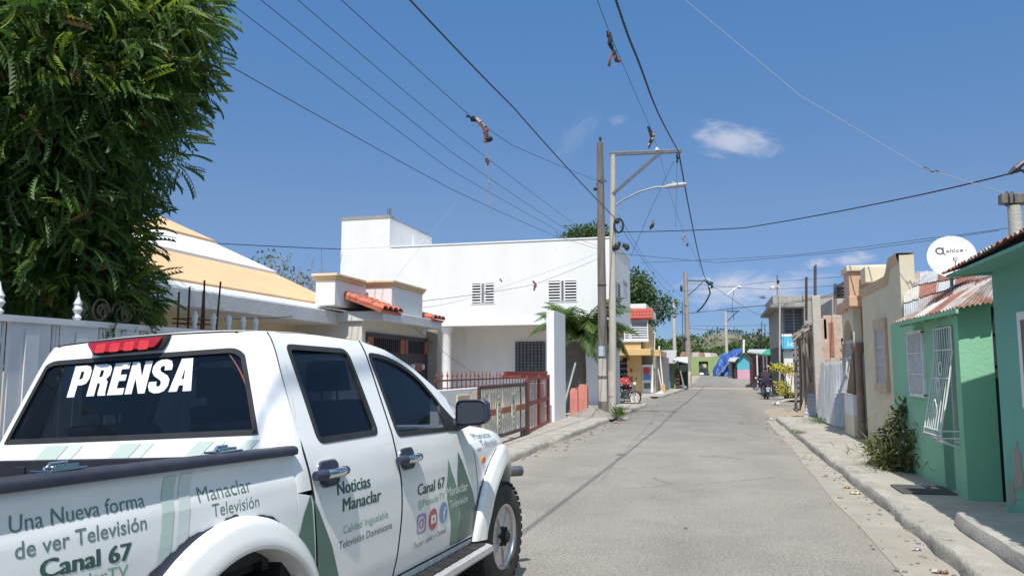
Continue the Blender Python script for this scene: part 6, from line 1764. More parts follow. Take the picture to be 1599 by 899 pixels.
for i in range(11):
    z = BX(1230, 541).z + .12 + i * .165; q.box(BX(1225).x, BX(1255).x, YB + .38, YB + .43, z, z + .05)
for px in (1225, 1240, 1254): q.box(BX(px).x, BX(px).x + .08, YB + .36, YB + .44, BX(1230, 541).z, z2 - .06)
q.build('louver_slats', M('grey slats', (.30, .31, .34), .6), wo)
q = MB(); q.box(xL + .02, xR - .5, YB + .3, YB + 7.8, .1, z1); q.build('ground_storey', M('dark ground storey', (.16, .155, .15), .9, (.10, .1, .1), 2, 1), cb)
q = MB(); q.box(BX(1222).x, BX(1236).x, YB - .3, YB + .25, .1, BX(1230, 549).z); q.build('white_pillar', M('ivory pillar', (.72, .70, .64), .8, (.62, .6, .55), 2, 1), cb, bevel=.015)
q = MB()
for i in range(9):
    z = .3 + i * .3; q.box(BX(1237).x, BX(1246).x, YB + .18, YB + .29, z, z + .2)
q.build('shutter', M('grey shutter', (.22, .23, .25), .6, (.15, .16, .17), 3, 1), cb)
sg_ = thing('shop_sign', 'light blue box sign with white mark hung on the grey building', 'sign', (BX(1228).x, YB - .5, BX(1228, 546).z))
q = MB(); q.box(BX(1219).x, BX(1238).x, YB - .6, YB - .32, BX(1228, 545).z, BX(1228, 523).z); q.build('sign_box', M('sky blue sign', (.12, .50, .72), .4, (.10, .44, .66), 2, 1), sg_, bevel=.02)
q = MB(); q.box(BX(1219).x, BX(1238).x, YB - .61, YB - .31, BX(1228, 526).z, BX(1228, 522).z); q.build('sign_edge', PL_WHITE2, sg_)
q = MB(); v, f = text_flat('ic', .30, .42, .02); q.add([(BX(1230).x + p[0] - .1, YB - .604, BX(1228, 541).z + p[1]) for p in v], f); q.build('sign_mark', M('pale sign mark', (.55, .78, .86), .5), sg_)
pp_ = MB(); pp_.tube([AY(1217.5, 560, YB - 1.2), AY(1217.5, 465, YB - 1.2)], .05, 8)
sl_ = thing('rooftop_lamp_post', 'thin lamp post with curved arm in front of the grey building', 'street lamp', (AY(1217.5, 560, YB - 1.2).x, YB - 1.2, .1))
q = MB(); P = [AY(1217.5, 628, YB - 1.2), AY(1217.5, 500, YB - 1.2), AY(1217.8, 455, YB - 1.2), AY(1216.5, 449, YB - 1.2), AY(1213, 446.5, YB - 1.2), AY(1209, 447, YB - 1.2)]; q.tube(P, .045, 7); q.build('pole', CONC_P, sl_, smooth=60)
q = MB(); p = AY(1206.5, 449.5, YB - 1.2); q.lathe([(.05, .12), (.13, .06), (.15, 0), (.13, -.08), (.0, -.10)], tuple(p), 12); q.build('lamp_head', M('pinkish lamp glass', (.62, .5, .45), .3), sl_, smooth=50)
q = MB(); q.tube([AY(1213.6, 462, YB + .3), AY(1213.4, 429, YB + .3)], .022, 6); q.box(*(lambda c: (c.x, c.x + .1, c.y - .04, c.y + .04, c.z - .1, c.z + .1))(AY(1214, 440, YB + .3))); q.build('roof_antenna', IRON, label='thin dark antenna mast on the grey concrete building', cat='antenna')

# ---- plants on the right
rng = np.random.default_rng(31)
bs1 = AZ(1405, 735, .13)
bush = thing('pavement_bush', 'tall leafy weed bush growing from the pavement by the green house', 'bush', (bs1.x + .05, bs1.y, .12))
q = MB(); cl = []
for (px, py, Y, r) in [(1388, 705, 12.6, .30), (1410, 712, 12.2, .30), (1437, 702, 11.8, .27), (1408, 672, 12.4, .20), (1420, 650, 12.2, .15), (1404, 648, 12.4, .12), (1414, 635, 12.2, .10), (1440, 680, 11.9, .15), (1378, 718, 12.8, .18), (1400, 722, 12.2, .2), (1370, 700, 12.9, .10), (1388, 675, 12.6, .12)]:
    p = AY(px, py, Y); cl.append((np.array(p), r)); b0 = Vector((lerp(p.x, bs1.x, .7), lerp(p.y, bs1.y, .7), .12)); q.tube([b0, b0.lerp(p, .6), p + Vector((0, 0, r * .8))], [.012, .008, .004], 5)
q.build('stems', M('green stems', (.13, .14, .06), .8), bush)
leaf_ball(rng, cl, 4200, .095, [leaf_mat('olive weed leaves', (.075, .088, .034), (.13, .14, .06), .25, 3), leaf_mat('dry olive leaves', (.12, .125, .05), (.19, .18, .08), .25, 3)], bush, 'foliage', .7, .4, 1.0)
rng2 = np.random.default_rng(4); P = np.concatenate([np.array(c) + rng2.normal(0, r * .9, (150, 3)) for c, r in cl[:3] + cl[8:10]]); 
gl_ = np.array([(0, 0, 0), (.10, .006, .03), (.22, 0, .0), (.10, -.006, .03)]); V, Fq = tile_leaves((gl_, np.array([(0, 1, 2, 3)])), P, rng2.normal(size=P.shape) + [0, 0, .9], rng2.uniform(.6, 1.3, len(P)), rng2, .6)
leaf_obj('blades', V, Fq, [leaf_mat('dry blades', (.14, .15, .06), (.24, .23, .10), .25, 3)], bush)
q = MB(); rr = random.Random(3)
for i in range(9): q.ball(AY(rr.uniform(1400, 1440), rr.uniform(660, 715), 11.75), .014, 0, 6, 4)
q.build('flowers', M('lilac petals', (.5, .45, .68), .6), bush)
YEL = leaf_mat('yellow bougainvillea', (.55, .44, .06), (.72, .62, .14), .3, 3)
for (lab, spots_) in (('upper yellow flowering bush beside the blue sign', [(1208, 574), (1215, 571), (1222, 573), (1230, 576), (1237, 574), (1234, 582), (1226, 580)]), ('lower yellow flowering bush by the ivory pillar', [(1215, 601), (1222, 605), (1229, 609), (1235, 613), (1226, 600), (1219, 610)])):
    c0 = AY(spots_[2][0], spots_[2][1], 42); t = thing('flowering_bush', lab, 'bush', (c0.x, 42, .1), 'yellow flowering bushes')
    cl = [(np.array(AY(a, b, 42 + rng.uniform(-.4, .4))), .22) for a, b in spots_]
    leaf_ball(rng, cl, 1500, .13, [YEL, LEAF_G], t, 'blossoms', .7, .25, 1.0)
    q = MB()
    for c, r in cl[::2]: q.tube([(c0.x + .3, 42.2, .1), Vector(c) + Vector((0, 0, -.3)), c], [.03, .02, .01], 5)
    q.build('stems', BARK, t)
    if 'lower' in lab:
        q = MB(); q.lathe([(.25, 0), (.34, .25), (.3, .25), (.25, .1)], (c0.x + .3, 42.2, .1), 12); q.build('planter', M('dark planter', (.06, .065, .06), .8), t)
# grass tufts
def tuft(px, py, n, w, h, lab, seed):
    rg_ = np.random.default_rng(seed); b = AZ(px, py, .125); P = np.array(b) + rg_.normal(0, 1, (n, 3)) * [w, w * 1.6, 0]
    gl_ = np.array([(0, 0, 0), (.5, .035, .02), (1, 0, -.12), (.5, -.035, .02)]); V, Fq = tile_leaves((gl_, np.array([(0, 1, 2, 3)])), P, rg_.normal(0, .6, P.shape) + [0, 0, 1.], rg_.uniform(.5, 1.2, n) * h, rg_, .5)
    o = leaf_obj('weed_tuft', V, Fq, [leaf_mat('fresh weeds %d' % seed, (.06, .11, .03), (.12, .17, .05), .25, 4)]); tag(o, lab, 'weeds')
tuft(1287, 660, 400, .22, .20, 'green weeds at the foot of the zinc fence', 1); tuft(1248, 677, 130, .07, .12, 'small green weed tuft growing on the right kerb', 2); tuft(1222, 634, 150, .35, .10, 'low green weeds on the dirt corner', 3)
tuft(966, 650, 120, .07, .42, 'tall green weeds behind the concrete pole foot', 6)
# ================================================================== yellow store and the far end of the street
YELLOW = M('yellow store paint', (.66, .46, .20), .8, (.58, .40, .18), 1.5, 1, (.42, .31, .17), 2, .66, .2, 25)
YS = 47.5
SX = lambda px, py=560: AY(px, py, YS)
st_ = thing('corner_store', 'yellow two storey corner store with red tile roof and white louvered balcony', 'store', (SX(990).x, 50, .12))
zA, zB = SX(985, 555).z, SX(985, 545).z
xr_ = SX(1018).x
q = MB(); q.box(SX(950).x, SX(969).x, YS + 1.2, 57, .1, zA); q.box(SX(978).x, SX(1000).x, YS + .5, 57, .1, zA); q.box(SX(969).x, SX(978).x, YS + 1.8, 57, .1, zA); q.box(SX(969).x, SX(978).x, YS + 1.2, YS + 1.8, 2.3, zA); q.build('ground_storey', YELLOW, st_, bevel=.01)
q = MB(); q.hexa([(SX(1000).x, YS + 1.4, .1), (SX(1021).x, YS + 1.3, .1), (-3.15, 57, .1), (SX(1000).x, 57, .1), (SX(1000).x, YS + 1.4, zA), (SX(1021).x, YS + 1.3, zA), (-3.15, 57, zA), (SX(1000).x, 57, zA)]); q.build('side_wall', M('grey brown side wall', (.38, .32, .26), .9, (.3, .25, .2), 2, 1), st_)
q = MB(); q.box(SX(950).x, SX(1018).x, YS - .9, YS + 2, zA, zB); q.box(SX(950).x, -3.3, YS + 2, 57, zA, zB); q.build('balcony_slab', YELLOW, st_, bevel=.02)
q = MB(); q.box(SX(950).x, SX(1004).x, YS, 57, zB, SX(985, 499).z); q.box(SX(950).x, SX(1003).x, YS - .75, YS - .62, zB, SX(985, 533).z); q.build('upper_storey', YELLOW, st_, bevel=.01)
q = MB(); q.box(SX(955).x, SX(1010).x, YS + .2, 56, SX(985, 486).z, SX(985, 474).z); q.build('roof_parapet', PL_WHITE, st_, bevel=.01)
q = MB(); n = 13; a, b = SX(956, 500), SX(1020, 500); zl_, zh_ = SX(990, 500).z, SX(990, 483).z
for i in range(n):
    x = lerp(a.x, b.x, (i + .5) / n); w = (b.x - a.x) / n * .5
    for r in range(3):
        t0, t1 = r / 3, (r + 1) / 3 + .05; P = []
        for t in (t0, t1): P.append([(x + w * math.cos(u), YS - 1.0 + 1.1 * t, lerp(zl_, zh_, t) + .05 * math.sin(u) + (.03 if t == t0 else 0)) for u in np.linspace(PI, 0, 7)])
        q.grid(P)
q.slab([(a.x, YS - 1, zl_), (b.x, YS - 1, zl_), (b.x, YS + .12, zh_), (a.x, YS + .12, zh_)], .05); q.build('tile_roof', M('red roof tile', (.40, .085, .06), .7, (.31, .06, .045), 5, 1), st_, smooth=40)
q = MB(); x0_, x1_ = SX(978).x, SX(1014).x; z0_, z1_ = SX(990, 531).z, SX(990, 503).z
for (u0, u1) in ((x0_, lerp(x0_, x1_, .22)), (lerp(x0_, x1_, .28), x1_)):
    for i in range(8):
        z = lerp(z0_, z1_, (i + .5) / 8); q.hexa([(u0, YS - .80 + .02, z - .06), (u1, YS - .78, z - .06), (u1, YS - .70, z), (u0, YS - .70, z), (u0, YS - .80, z - .03), (u1, YS - .78, z - .03), (u1, YS - .70, z + .03), (u0, YS - .70, z + .03)])
    for u in (u0, u1): q.box(u - .03, u + .03, YS - .84, YS - .66, z0_, z1_)
q.box(x0_ - .1, x1_ + .05, YS - .86, YS - .64, z0_ - .12, z0_); q.box(x0_ - .1, x1_ + .05, YS - .84, YS - .66, z1_, z1_ + .06)
q.build('louver_panels', LOUV, st_)
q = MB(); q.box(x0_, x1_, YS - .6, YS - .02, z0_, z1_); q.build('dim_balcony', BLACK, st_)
q = MB()
for px in (1017, 1022): q.beam(SX(px, 545), SX(px + 1, 518), .05)
q.beam(SX(1013, 519), SX(1023, 518), .05); q.build('stair_rail', IRON_W, st_)
q = MB(); q.box(SX(964).x, SX(977).x, YS + 1.1, YS + 1.19, .1, SX(970, 563).z); dd = q.build('doorway', BLACK, st_)
q = MB(); rr = random.Random(1)
for i in range(5):
    for j in range(3): q.box(SX(966).x + j * .16, SX(966).x + j * .16 + .1, YS + 1.06, YS + 1.1, .5 + i * .35, .62 + i * .35)
q.build('shelf_goods', M('pale packets', (.45, .4, .38), .6, (.15, .2, .4), 9, 1), dd)
for a_, b_, c_ in ((981, 597, 588), (982, 581, 575)):
    q = MB(); q.box(SX(a_).x, SX(986).x, YS + .47, YS + .5, SX(983, b_).z, SX(983, c_).z); q.build('red_poster', M('red poster', (.62, .05, .04), .6), st_)
q = MB(); q.beam(SX(1024, 618), SX(1035, 612), .3, .3); q.tube([AY(1036, 610, 50), AY(1029, 540, 50)], .05, 6); q.tube([AY(1034, 612, 50), AY(1022, 545, 50)], .04, 6); q.build('stair_posts', PL_WHITE2, st_)
yb_ = MB(); yb_.box(AY(1033, 612, 50).x, AY(1039, 612, 50).x, 49.9, 50.4, .1, AY(1036, 600, 50).z); yb_.build('yellow_block', YELLOW, label='small yellow block by the store corner pole', cat='block', bevel=.02)

fr_ = thing('drinks_fridge', 'tall white drinks fridge with red and blue panels beside the store door', 'fridge', (SX(1011).x, YS + .8, .12))
a, b = AY(1002.5, 614, YS + .6), AY(1020, 614, YS + .6); zt_f = AY(1010, 569, YS + .6).z
q = MB(); q.box(a.x, b.x, YS + .6, YS + 1.3, .14, zt_f); q.build('cabinet', PL_WHITE2, fr_, bevel=.02)
q = MB(); q.box(a.x + .06, b.x - .09, YS + .585, YS + .6, .9, zt_f - .15); do_ = q.build('door', M('pale blue glass', (.38, .42, .46), .3, (.3, .35, .4), 4, 1), fr_)
q = MB(); q.ball((lerp(a.x, b.x, .45), YS + .58, zt_f - .38), .21, 0, 14, 10, (.95, .06, 1.15)); q.build('red_emblem', M('red emblem', (.60, .05, .05), .5), do_, smooth=180)
q = MB(); q.box(a.x + .12, b.x - .16, YS + .57, YS + .584, .95, 1.25); q.build('blue_panel', M('blue panel', (.08, .26, .55), .5), do_)
q = MB(); q.box(a.x + .12, b.x - .16, YS + .57, YS + .599, .40, .75); q.build('dark_panel', M('dark grey panel', (.09, .09, .10), .5, (.2, .18, .17), 8, 1), fr_)

# ---- left side, blue and green shacks
def gbox(q, pxa, pxb, Y0, depth, ztop_py, m=0, z0=None):
    a, b = AY(pxa, ztop_py, Y0), AY(pxb, ztop_py, Y0); q.box(a.x, b.x, Y0, Y0 + depth, (gz(Y0) if z0 is None else z0) + .05, a.z, m)
bs_h = thing('blue_shop', 'small shop with bright blue front below a grey tin roof', 'shop', (AY(1040, 600, 60).x, 62, .12))
q = MB(); gbox(q, 1031, 1046, 60, 5, 566); q.build('wall', M('bright blue paint', (.05, .27, .54), .7, (.025, .23, .55), 2, 1), bs_h)
q = MB(); gbox(q, 1046, 1059, 60.6, 5, 566); q.build('green_wall', M('olive green paint', (.30, .38, .17), .8, (.26, .33, .15), 2, 1), bs_h)
q = MB(); rr = random.Random(5)
corr_sheet(q, AY(1036, 566, 59.2), AY(1026, 547, 63), AY(1053, 567, 59.2), AY(1057, 546, 63), 9, .03, .006, 0, 4, 0, rr); corr_sheet(q, AY(1036, 566, 59.2), AY(1026, 547, 63), AY(1029, 562, 60.5), AY(1024, 550, 63), 4, .03, .006, 0, 4, 0, rr); q.build('tin_roof', TIN, bs_h, smooth=60)
q = MB(); a, b, c, d = AY(1051, 561, 59.5), AY(1074, 566, 60), AY(1074, 557, 63), AY(1053, 557, 63); q.slab([a, b, c, d], .08); q.build('awning', M('pale awning', (.55, .56, .57), .7), bs_h)
q = MB(); q.slab([AY(1061, 569, 59.9), AY(1074, 569, 60), AY(1074, 579, 60.1), AY(1062, 582, 60)], .02); q.build('shade_cloth', M('dark green cloth', (.035, .055, .05), .9), bs_h)
q = MB(); q.box(AY(1059, 600, 62).x, AY(1075, 600, 62).x, 62, 62.2, .1, AY(1065, 565, 62).z); q.build('dark_screen', M('dark green cloth', (.035, .055, .05), .9), bs_h)
q = MB(); q.box(AY(1055, 600, 60.4).x, AY(1061, 600, 60.4).x, 60.4, 60.55, .15, AY(1058, 577, 60.4).z)
for i in range(5): q.box(AY(1055.5, 600, 60.3).x, AY(1060.5, 600, 60.3).x, 60.3, 60.38, .2 + i * .28, .36 + i * .28)
q.build('brown_shelf', M('dark brown shelf', (.12, .07, .045), .8), bs_h)
q = MB(); q.beam(AY(1062, 578, 60), AY(1068, 604, 59.6), .08); q.build('prop', WOOD, bs_h)
p = AZ(1068, 606, .12); q = MB(); rr = random.Random(7)
for i in range(5): q.ball((p.x + rr.uniform(-.5, .6), p.y + rr.uniform(-.3, .3), .2 + rr.uniform(0, .08)), .22, 0, 8, 6, (1.2, 1, .7))
q.build('white_sacks', PL_WHITE, label='heap of white sacks by the third pole foot', cat='sacks', smooth=60)

# ---- green house across the end of the street
YE = 107.0; ge = gz(YE)
EX = lambda px, py: AY(px, py, YE)
eh = thing('far_green_house', 'low lime green house with red rusty roof closing the street', 'house', (EX(1088, 588).x, YE + 3, ge))
LIME = M('lime green paint', (.285, .36, .15), .8, (.25, .32, .13), .8, 1, (.2, .28, .1), 1, .66)
q = MB(); zt_e = EX(1090, 557).z; d0, d1 = EX(1091.5, 580).x, EX(1106, 580).x; zd = EX(1095, 564).z
q.box(EX(1066, 588).x, d0, YE, YE + 5, ge, zt_e); q.box(d1, EX(1150, 588).x, YE, YE + 5, ge, zt_e); q.box(d0, d1, YE, YE + 5, zd, zt_e); q.build('wall', LIME, eh)
q = MB(); q.box(d0, d1, YE + .3, YE + .4, ge, zd); q.build('doorway', M('violet dark doorway', (.05, .045, .065), .9), eh)
q = MB(); rr = random.Random(6)
for i in range(6):
    t0, t1 = i / 6, (i + 1) / 6 + .01
    corr_sheet(q, lerp(EX(1060, 560), EX(1122, 556), t0), lerp(AY(1064, 549, YE + 4), AY(1118, 551, YE + 4), t0), lerp(EX(1060, 560), EX(1122, 556), min(1, t1)), lerp(AY(1064, 549, YE + 4), AY(1118, 551, YE + 4), min(1, t1)), 4, .04, .01, [0, 0, 1, 0, 2, 1][i], 3, 0, rr)
q.build('roof', [RUSTY_R, RUSTY, RUSTY_L], eh, smooth=60)
p0 = EX(1098, 589); q = MB(); rr = random.Random(9)
for i in range(9): q.ball((p0.x + rr.uniform(-3.2, 3.4), YE - .9 + rr.uniform(-.4, .2), ge + .16), .3, i % 3, 7, 5, (1.3, .8, .7))
q.build('street_goods', [PL_WHITE, IRON, M('straw goods', (.5, .4, .2), .9)], label='row of sacks and goods laid out before the far lime green house', cat='goods', smooth=60)

# ---- blue tarpaulin
YT_ = 98.0; TX = lambda px, py, dy=0: AY(px, py, YT_ + dy)
tp = thing('blue_tarpaulin', 'big creased blue tarpaulin slung over poles at the end of the street', 'tarpaulin', (TX(1133, 588).x, YT_, gz(YT_)))
rr = random.Random(3); rows = []
L0 = [(1112, 584), (1115, 573), (1121, 562), (1130, 552), (1143, 546), (1158, 545)]; L1 = [(1122, 588), (1130, 586), (1140, 583), (1146, 574), (1152, 562), (1158, 552)]
for i in range(21):
    t = i / 20; row = []
    a = (np.interp(t * 5, range(6), [p[0] for p in L0]), np.interp(t * 5, range(6), [p[1] for p in L0])); b = (np.interp(t * 5, range(6), [p[0] for p in L1]), np.interp(t * 5, range(6), [p[1] for p in L1]))
    for j in range(17):
        u = j / 16; p = TX(lerp(a[0], b[0], u), lerp(a[1], b[1], u), 3.0 * (1 - u) - 1.0 * math.sin(u * PI)); row.append(p + Vector((0, .30 * math.sin(u * 13 + t * 9) + .2 * math.sin(t * 29 + u * 4), .16 * math.sin(u * 19 + t * 15) + rr.uniform(-.03, .03))))
    rows.append(row)
q = MB(); q.grid(rows); q.build('tarpaulin_sheet', M('blue tarpaulin', (.03, .105, .36), .5, (.02, .065, .24), .8, 1, (.07, .17, .42), 1.2, .62), tp, smooth=180)
q = MB(); q.tube([TX(1118, 589, -1.2), TX(1144, 560, -1.2)], .08, 6); q.tube([TX(1146, 590, -.5), TX(1150, 560, -.5)], .08, 6); q.build('tent_pole', WOOD, tp)
q = MB(); q.box(TX(1122, 588).x, TX(1146, 588).x, YT_ + 2.5, YT_ + 2.7, gz(YT_), TX(1130, 575).z); q.build('dark_stall', M('dark stall inside', (.05, .045, .05), .9), tp)

# ---- turquoise and pink shack
YK = 88.0; KX = lambda px, py, dy=0: AY(px, py, YK + dy); gk = gz(YK)
tk_ = thing('turquoise_shack', 'gabled shack painted turquoise above and pink below', 'shack', (KX(1166, 596).x, YK + 2, gk))
TURQ = M('turquoise boards', (.10, .42, .48), .8, (.085, .36, .42), 1.5, 1); PINK = M('pink boards', (.62, .34, .41), .8, (.54, .29, .36), 1.5, 1, (.66, .5, .52), 1.2, .6)
a, b = KX(1152, 597), KX(1177, 597); zm = KX(1165, 577).z; ze = KX(1165, 565).z; zp = KX(1163, 552).z
q = MB(); q.box(a.x, b.x, YK, YK + 4, gk, zm); q.build('lower_boards', PINK, tk_)
q = MB(); q.box(a.x, b.x, YK + .01, YK + 4, zm, ze); mx = lerp(a.x, b.x, .45); q.add([(a.x, YK + .01, ze), (b.x, YK + .01, ze), (mx, YK + .01, zp), (a.x, YK + 4, ze), (b.x, YK + 4, ze), (mx, YK + 4, zp)], [(0, 1, 2), (3, 5, 4)]); q.build('upper_boards', TURQ, tk_)
q = MB(); q.slab([(mx, YK - .3, zp + .06), (mx, YK + 4.2, zp + .06), (b.x + .35, YK + 4.2, ze - .12), (b.x + .35, YK - .3, ze - .12)], .06); q.build('red_roof', M('dull red roof', (.34, .14, .10), .85, (.27, .1, .08), 2, 1), tk_)
q = MB(); q.slab([(mx, YK - .3, zp + .065), (a.x - .3, YK - .3, ze - .12), (a.x - .3, YK + 4.2, ze - .12), (mx, YK + 4.2, zp + .065)], .06); q.build('dark_roof', M('dark roof', (.06, .08, .09), .8), tk_)
q = MB(); q.slab([KX(1176, 560, -.1), KX(1181, 563, -.1), KX(1178, 578, -.1), KX(1172, 574, -.1)], .03); q.build('loose_panel', M('pale turquoise panel', (.3, .52, .55), .8), tk_)
gs = thing('grey_shack', 'tiny grey plank shack beside the blue tarpaulin', 'shack', (KX(1147, 594, 2).x, YK + 4, gk))
q = MB(); gbox(q, 1139, 1143, YK + 3, 2.5, 562); gbox(q, 1148, 1153, YK + 3, 2.5, 562); q.box(KX(1143, 562, 3).x, KX(1148, 562, 3).x, YK + 3.6, YK + 5.4, gk, KX(1145, 562, 3).z); q.build('plank_wall', M('grey planks', (.38, .38, .34), .9, (.27, .27, .24), 3, 1), gs)
q = MB(); q.slab([KX(1137, 563, 2), KX(1154, 565, 2), KX(1158, 557, 6), KX(1140, 558, 6)], .07); q.build('roof', TIN, gs)
q = MB(); p = KX(1150, 590, 1); q.tube([p + Vector((0, 0, -.1)), p + Vector((.05, 0, .6)), p + Vector((0, 0, 1.2))], [.22, .3, .12], 8); q.build('brown_bundle', M('brown bundle', (.28, .17, .13), .9), label='brown cloth bundle standing between the grey and turquoise shacks', cat='bundle', smooth=60)

# ---- shops on the right beyond the crossing
YM = 66.0; MX = lambda px, py, dy=0: AY(px, py, YM + dy); gm = gz(YM)
rs2 = thing('row_shop', 'shop row with green awning, white posts and dull red wall', 'shop', (MX(1198, 600).x, YM + 4, gm))
q = MB(); q.box(MX(1179, 600).x, MX(1220, 600).x, YM + 3, YM + 9, gm, MX(1200, 556).z); q.build('wall', M('dull red wall', (.27, .10, .09), .85, (.2, .075, .07), 1, 1, (.36, .2, .17), 1.4, .6), rs2)
q = MB(); q.slab([MX(1166, 549, 2), MX(1192, 552, 0), MX(1213, 545, 8), MX(1170, 545, 8)], .1); q.build('tin_roof', TIN, rs2)
q = MB(); q.slab([MX(1187, 553, -1), MX(1206, 553, -1), MX(1215, 544, 1.5), MX(1200, 544, 3)], .08); q.build('green_awning', M('green awning cloth', (.03, .26, .16), .7, (.025, .21, .13), 2, 1), rs2)
q = MB()
for px in (1182, 1192, 1197): q.box(MX(px, 590).x, MX(px + 2.3, 590).x, YM, YM + .15, gm, MX(px, 554).z)
q.build('white_post', M('grey white post', (.55, .57, .62), .7), rs2)
q = MB(); q.box(MX(1184, 590).x, MX(1190, 590).x, YM + 2.9, YM + 2.99, gm, MX(1186, 558).z); q.build('dark_doorway', M('maroon doorway', (.07, .02, .03), .8), rs2)
q = MB(); q.box(MX(1206, 590).x, MX(1221, 590).x, YM + 2.2, YM + 2.9, gm, MX(1210, 553).z); q.slab([MX(1211, 596, 1.8), MX(1215, 596, 1.6), MX(1217, 572, 2), MX(1213, 572, 2)], .05); q.build('dark_green_wall', M('dark green boards', (.02, .085, .075), .8, (.05, .12, .13), 1.5, 1), rs2)
for i, (px, t, w) in enumerate(((1189.5, 502, .05), (1194.5, 505, .045), (1185, 518, .1))):
    q = MB(); q.tube([AY(px, 560, 95), AY(px, t, 95)], w, 5)
    if i == 2:
        for k in range(4): q.ball(AY(px + (-1) ** k * 1.0, t + 4 * k - 3, 95), .22, 0, 6, 4)
    q.build('roof_mast', IRON, label=['taller thin mast over the far shop roofs', 'shorter thin mast over the far shop roofs', 'crooked dark stump of a post over the far roofs'][i], cat='mast')
q = MB(); q.tube([AY(1161, 556, 92), AY(1161.5, 530, 92)], .12, 6); q.build('white_stick', PL_WHITE2, label='short pale post above the turquoise shack roof', cat='post')
# ================================================================== poles and overhead lines
def wood_pole(px0, py0, px1, py1, Y, r0, r1, mat, parent, nm='pole'):
    a, b = AY(px0, py0, Y), AY(px1, py1, Y); q = MB(); n = 9; rr = random.Random(px0)
    P = [a.lerp(b, i / n) + Vector((rr.uniform(-.008, .008), rr.uniform(-.008, .008), 0)) for i in range(n + 1)]
    q.tube(P, [lerp(r0, r1, i / n) for i in range(n + 1)], 14); return q.build(nm, mat, parent, smooth=60)
YP = 24.7
ground = lambda px, py, Y: Vector((AY(px, py, Y).x, Y, .1))
p1 = thing('wooden_pole', 'tall weathered wooden utility pole with a small insulator on top', 'utility pole', tuple(ground(942, 650, YP)))
wood_pole(942, 652, 937, 223, YP, .165, .105, WOOD_P, p1)
q = MB(); t = AY(937.3, 222, YP); q.lathe([(.018, 0), (.018, .06), (.05, .07), (.055, .11), (.03, .13), (.045, .15), (.03, .19), (0, .2)], tuple(t), 10); q.build('insulator', IRON, p1, smooth=50)
q = MB(); a = AY(941.5, 600, YP - .165)
q.box(a.x - .13, a.x + .13, YP - .172, YP - .158, AY(941, 640, YP).z, AY(941, 600, YP).z); 
POSTER = M('faded paper', (.52, .47, .40), .9, (.42, .385, .33), 5, 1, (.30, .27, .24), 7, .6)
q = MB()
for (z0, z1, w) in ((.55, 1.25, .16), (1.35, 1.9, .15)):
    q.grid([[(AY(941.6, 600, YP).x + .163 * math.sin(u), YP - .167 * math.cos(u), z) for u in np.linspace(-w * 6, w * 6, 9)] for z in (z0, z1)])
q.build('faded_notice', POSTER, p1)
q = MB(); q.grid([[(AY(941.2, 600, YP).x + .165 * math.sin(u), YP - .169 * math.cos(u), z) for u in np.linspace(-.7, .6, 9)] for z in (1.98, 2.3)]); q.build('blue_notice', M('faded blue notice', (.30, .40, .55), .9, (.5, .5, .5), 12, 1), p1)
q = MB()
for z in (AY(940, 445, YP).z, AY(940, 283, YP).z): q.tube([(AY(940, 445 if z < 5 else 283, YP).x + .15 * math.cos(u), YP + .15 * math.sin(u), z) for u in np.linspace(0, 2 * PI, 15)[:-1]], .012, 5, closed=True)
a = AY(931, 288, YP); q.tube([a, AY(938, 284, YP)], .02, 5); q.ball(AY(929.5, 295, YP), .07, 0, 8, 6); q.build('wire_clamp', IRON, p1)
p2 = thing('concrete_pole', 'concrete utility pole carrying a long bracket arm and a street lamp', 'utility pole', tuple(ground(955.5, 648, YP + .3)))
Y2 = YP + .3
wood_pole(956, 650, 957, 242, Y2, .135, .085, CONC_P, p2)
q = MB(); q.beam(AY(952, 241, Y2), AY(1064, 236, Y2), .09, .12); q.build('bracket_arm', M('galvanised dark steel', (.16, .165, .18), .5, (.10, .105, .12), 6, 1, metal=.4), p2, bevel=.008)
q = MB(); q.beam(AY(957, 303, Y2 - .06), AY(1029, 240, Y2 - .06), .07, .09); q.build('brace', MATS['galvanised dark steel'], p2)
q = MB(); q.lathe([(.04, 0), (.07, .03), (.05, .07), (.06, .10), (0, .14)], tuple(AY(1026, 236, Y2)), 10); q.build('insulator', PL_WHITE2, p2, smooth=50)
q = MB(); q.tube([AY(962, 320, Y2), AY(975, 311, Y2), AY(1000, 299, Y2), AY(1025, 292, Y2), AY(1040, 292, Y2)], .032, 8); la = q.build('lamp_arm', M('grey lamp arm', (.34, .35, .37), .5, (.28, .29, .3), 6, 1, metal=.4), p2, smooth=60)
q = MB(); a, b = AY(1038, 292, Y2), AY(1072, 287.5, Y2); d = (b - a).normalized(); 
q.tube([a, a + d * .12, a + d * .35, a + d * .6, b], [.04, .075, .085, .075, .045], 10); q.box(*(lambda c: (c.x - .03, c.x + .06, c.y - .04, c.y + .04, c.z, c.z + .13))(AY(1051, 290, Y2))); q.build('lamp_head', M('grey lamp head', (.40, .41, .43), .5, (.3, .31, .33), 6, 1), la, smooth=50)
q = MB(); c = AY(966, 352, Y2 - .1)
for k in range(4): q.tube([c + Vector((.02 * math.sin(k * 2), -.03 + .03 * k, 0)) + Vector((.14 * math.cos(u), .02 * k * math.cos(u), .23 * math.sin(u))) for u in np.linspace(0, 2 * PI, 17)[:-1]], .022, 5, closed=True)
q.build('cable_coil', CABLE, p2)
q = MB(); JB = ((963, 385, .10), (959, 387, .07), (967, 380, .06), (964, 345, .08), (979, 386, .09), (975, 383, .07))
for px, py, r in JB: q.ball(AY(px, py, Y2 - .1), r, 0, 8, 6, (1, .8, 1.3))
q.tube([AY(960, 384, Y2 - .1), AY(982, 385, Y2 - .1)], .02, 5); q.build('junction_box', IRON, p2)
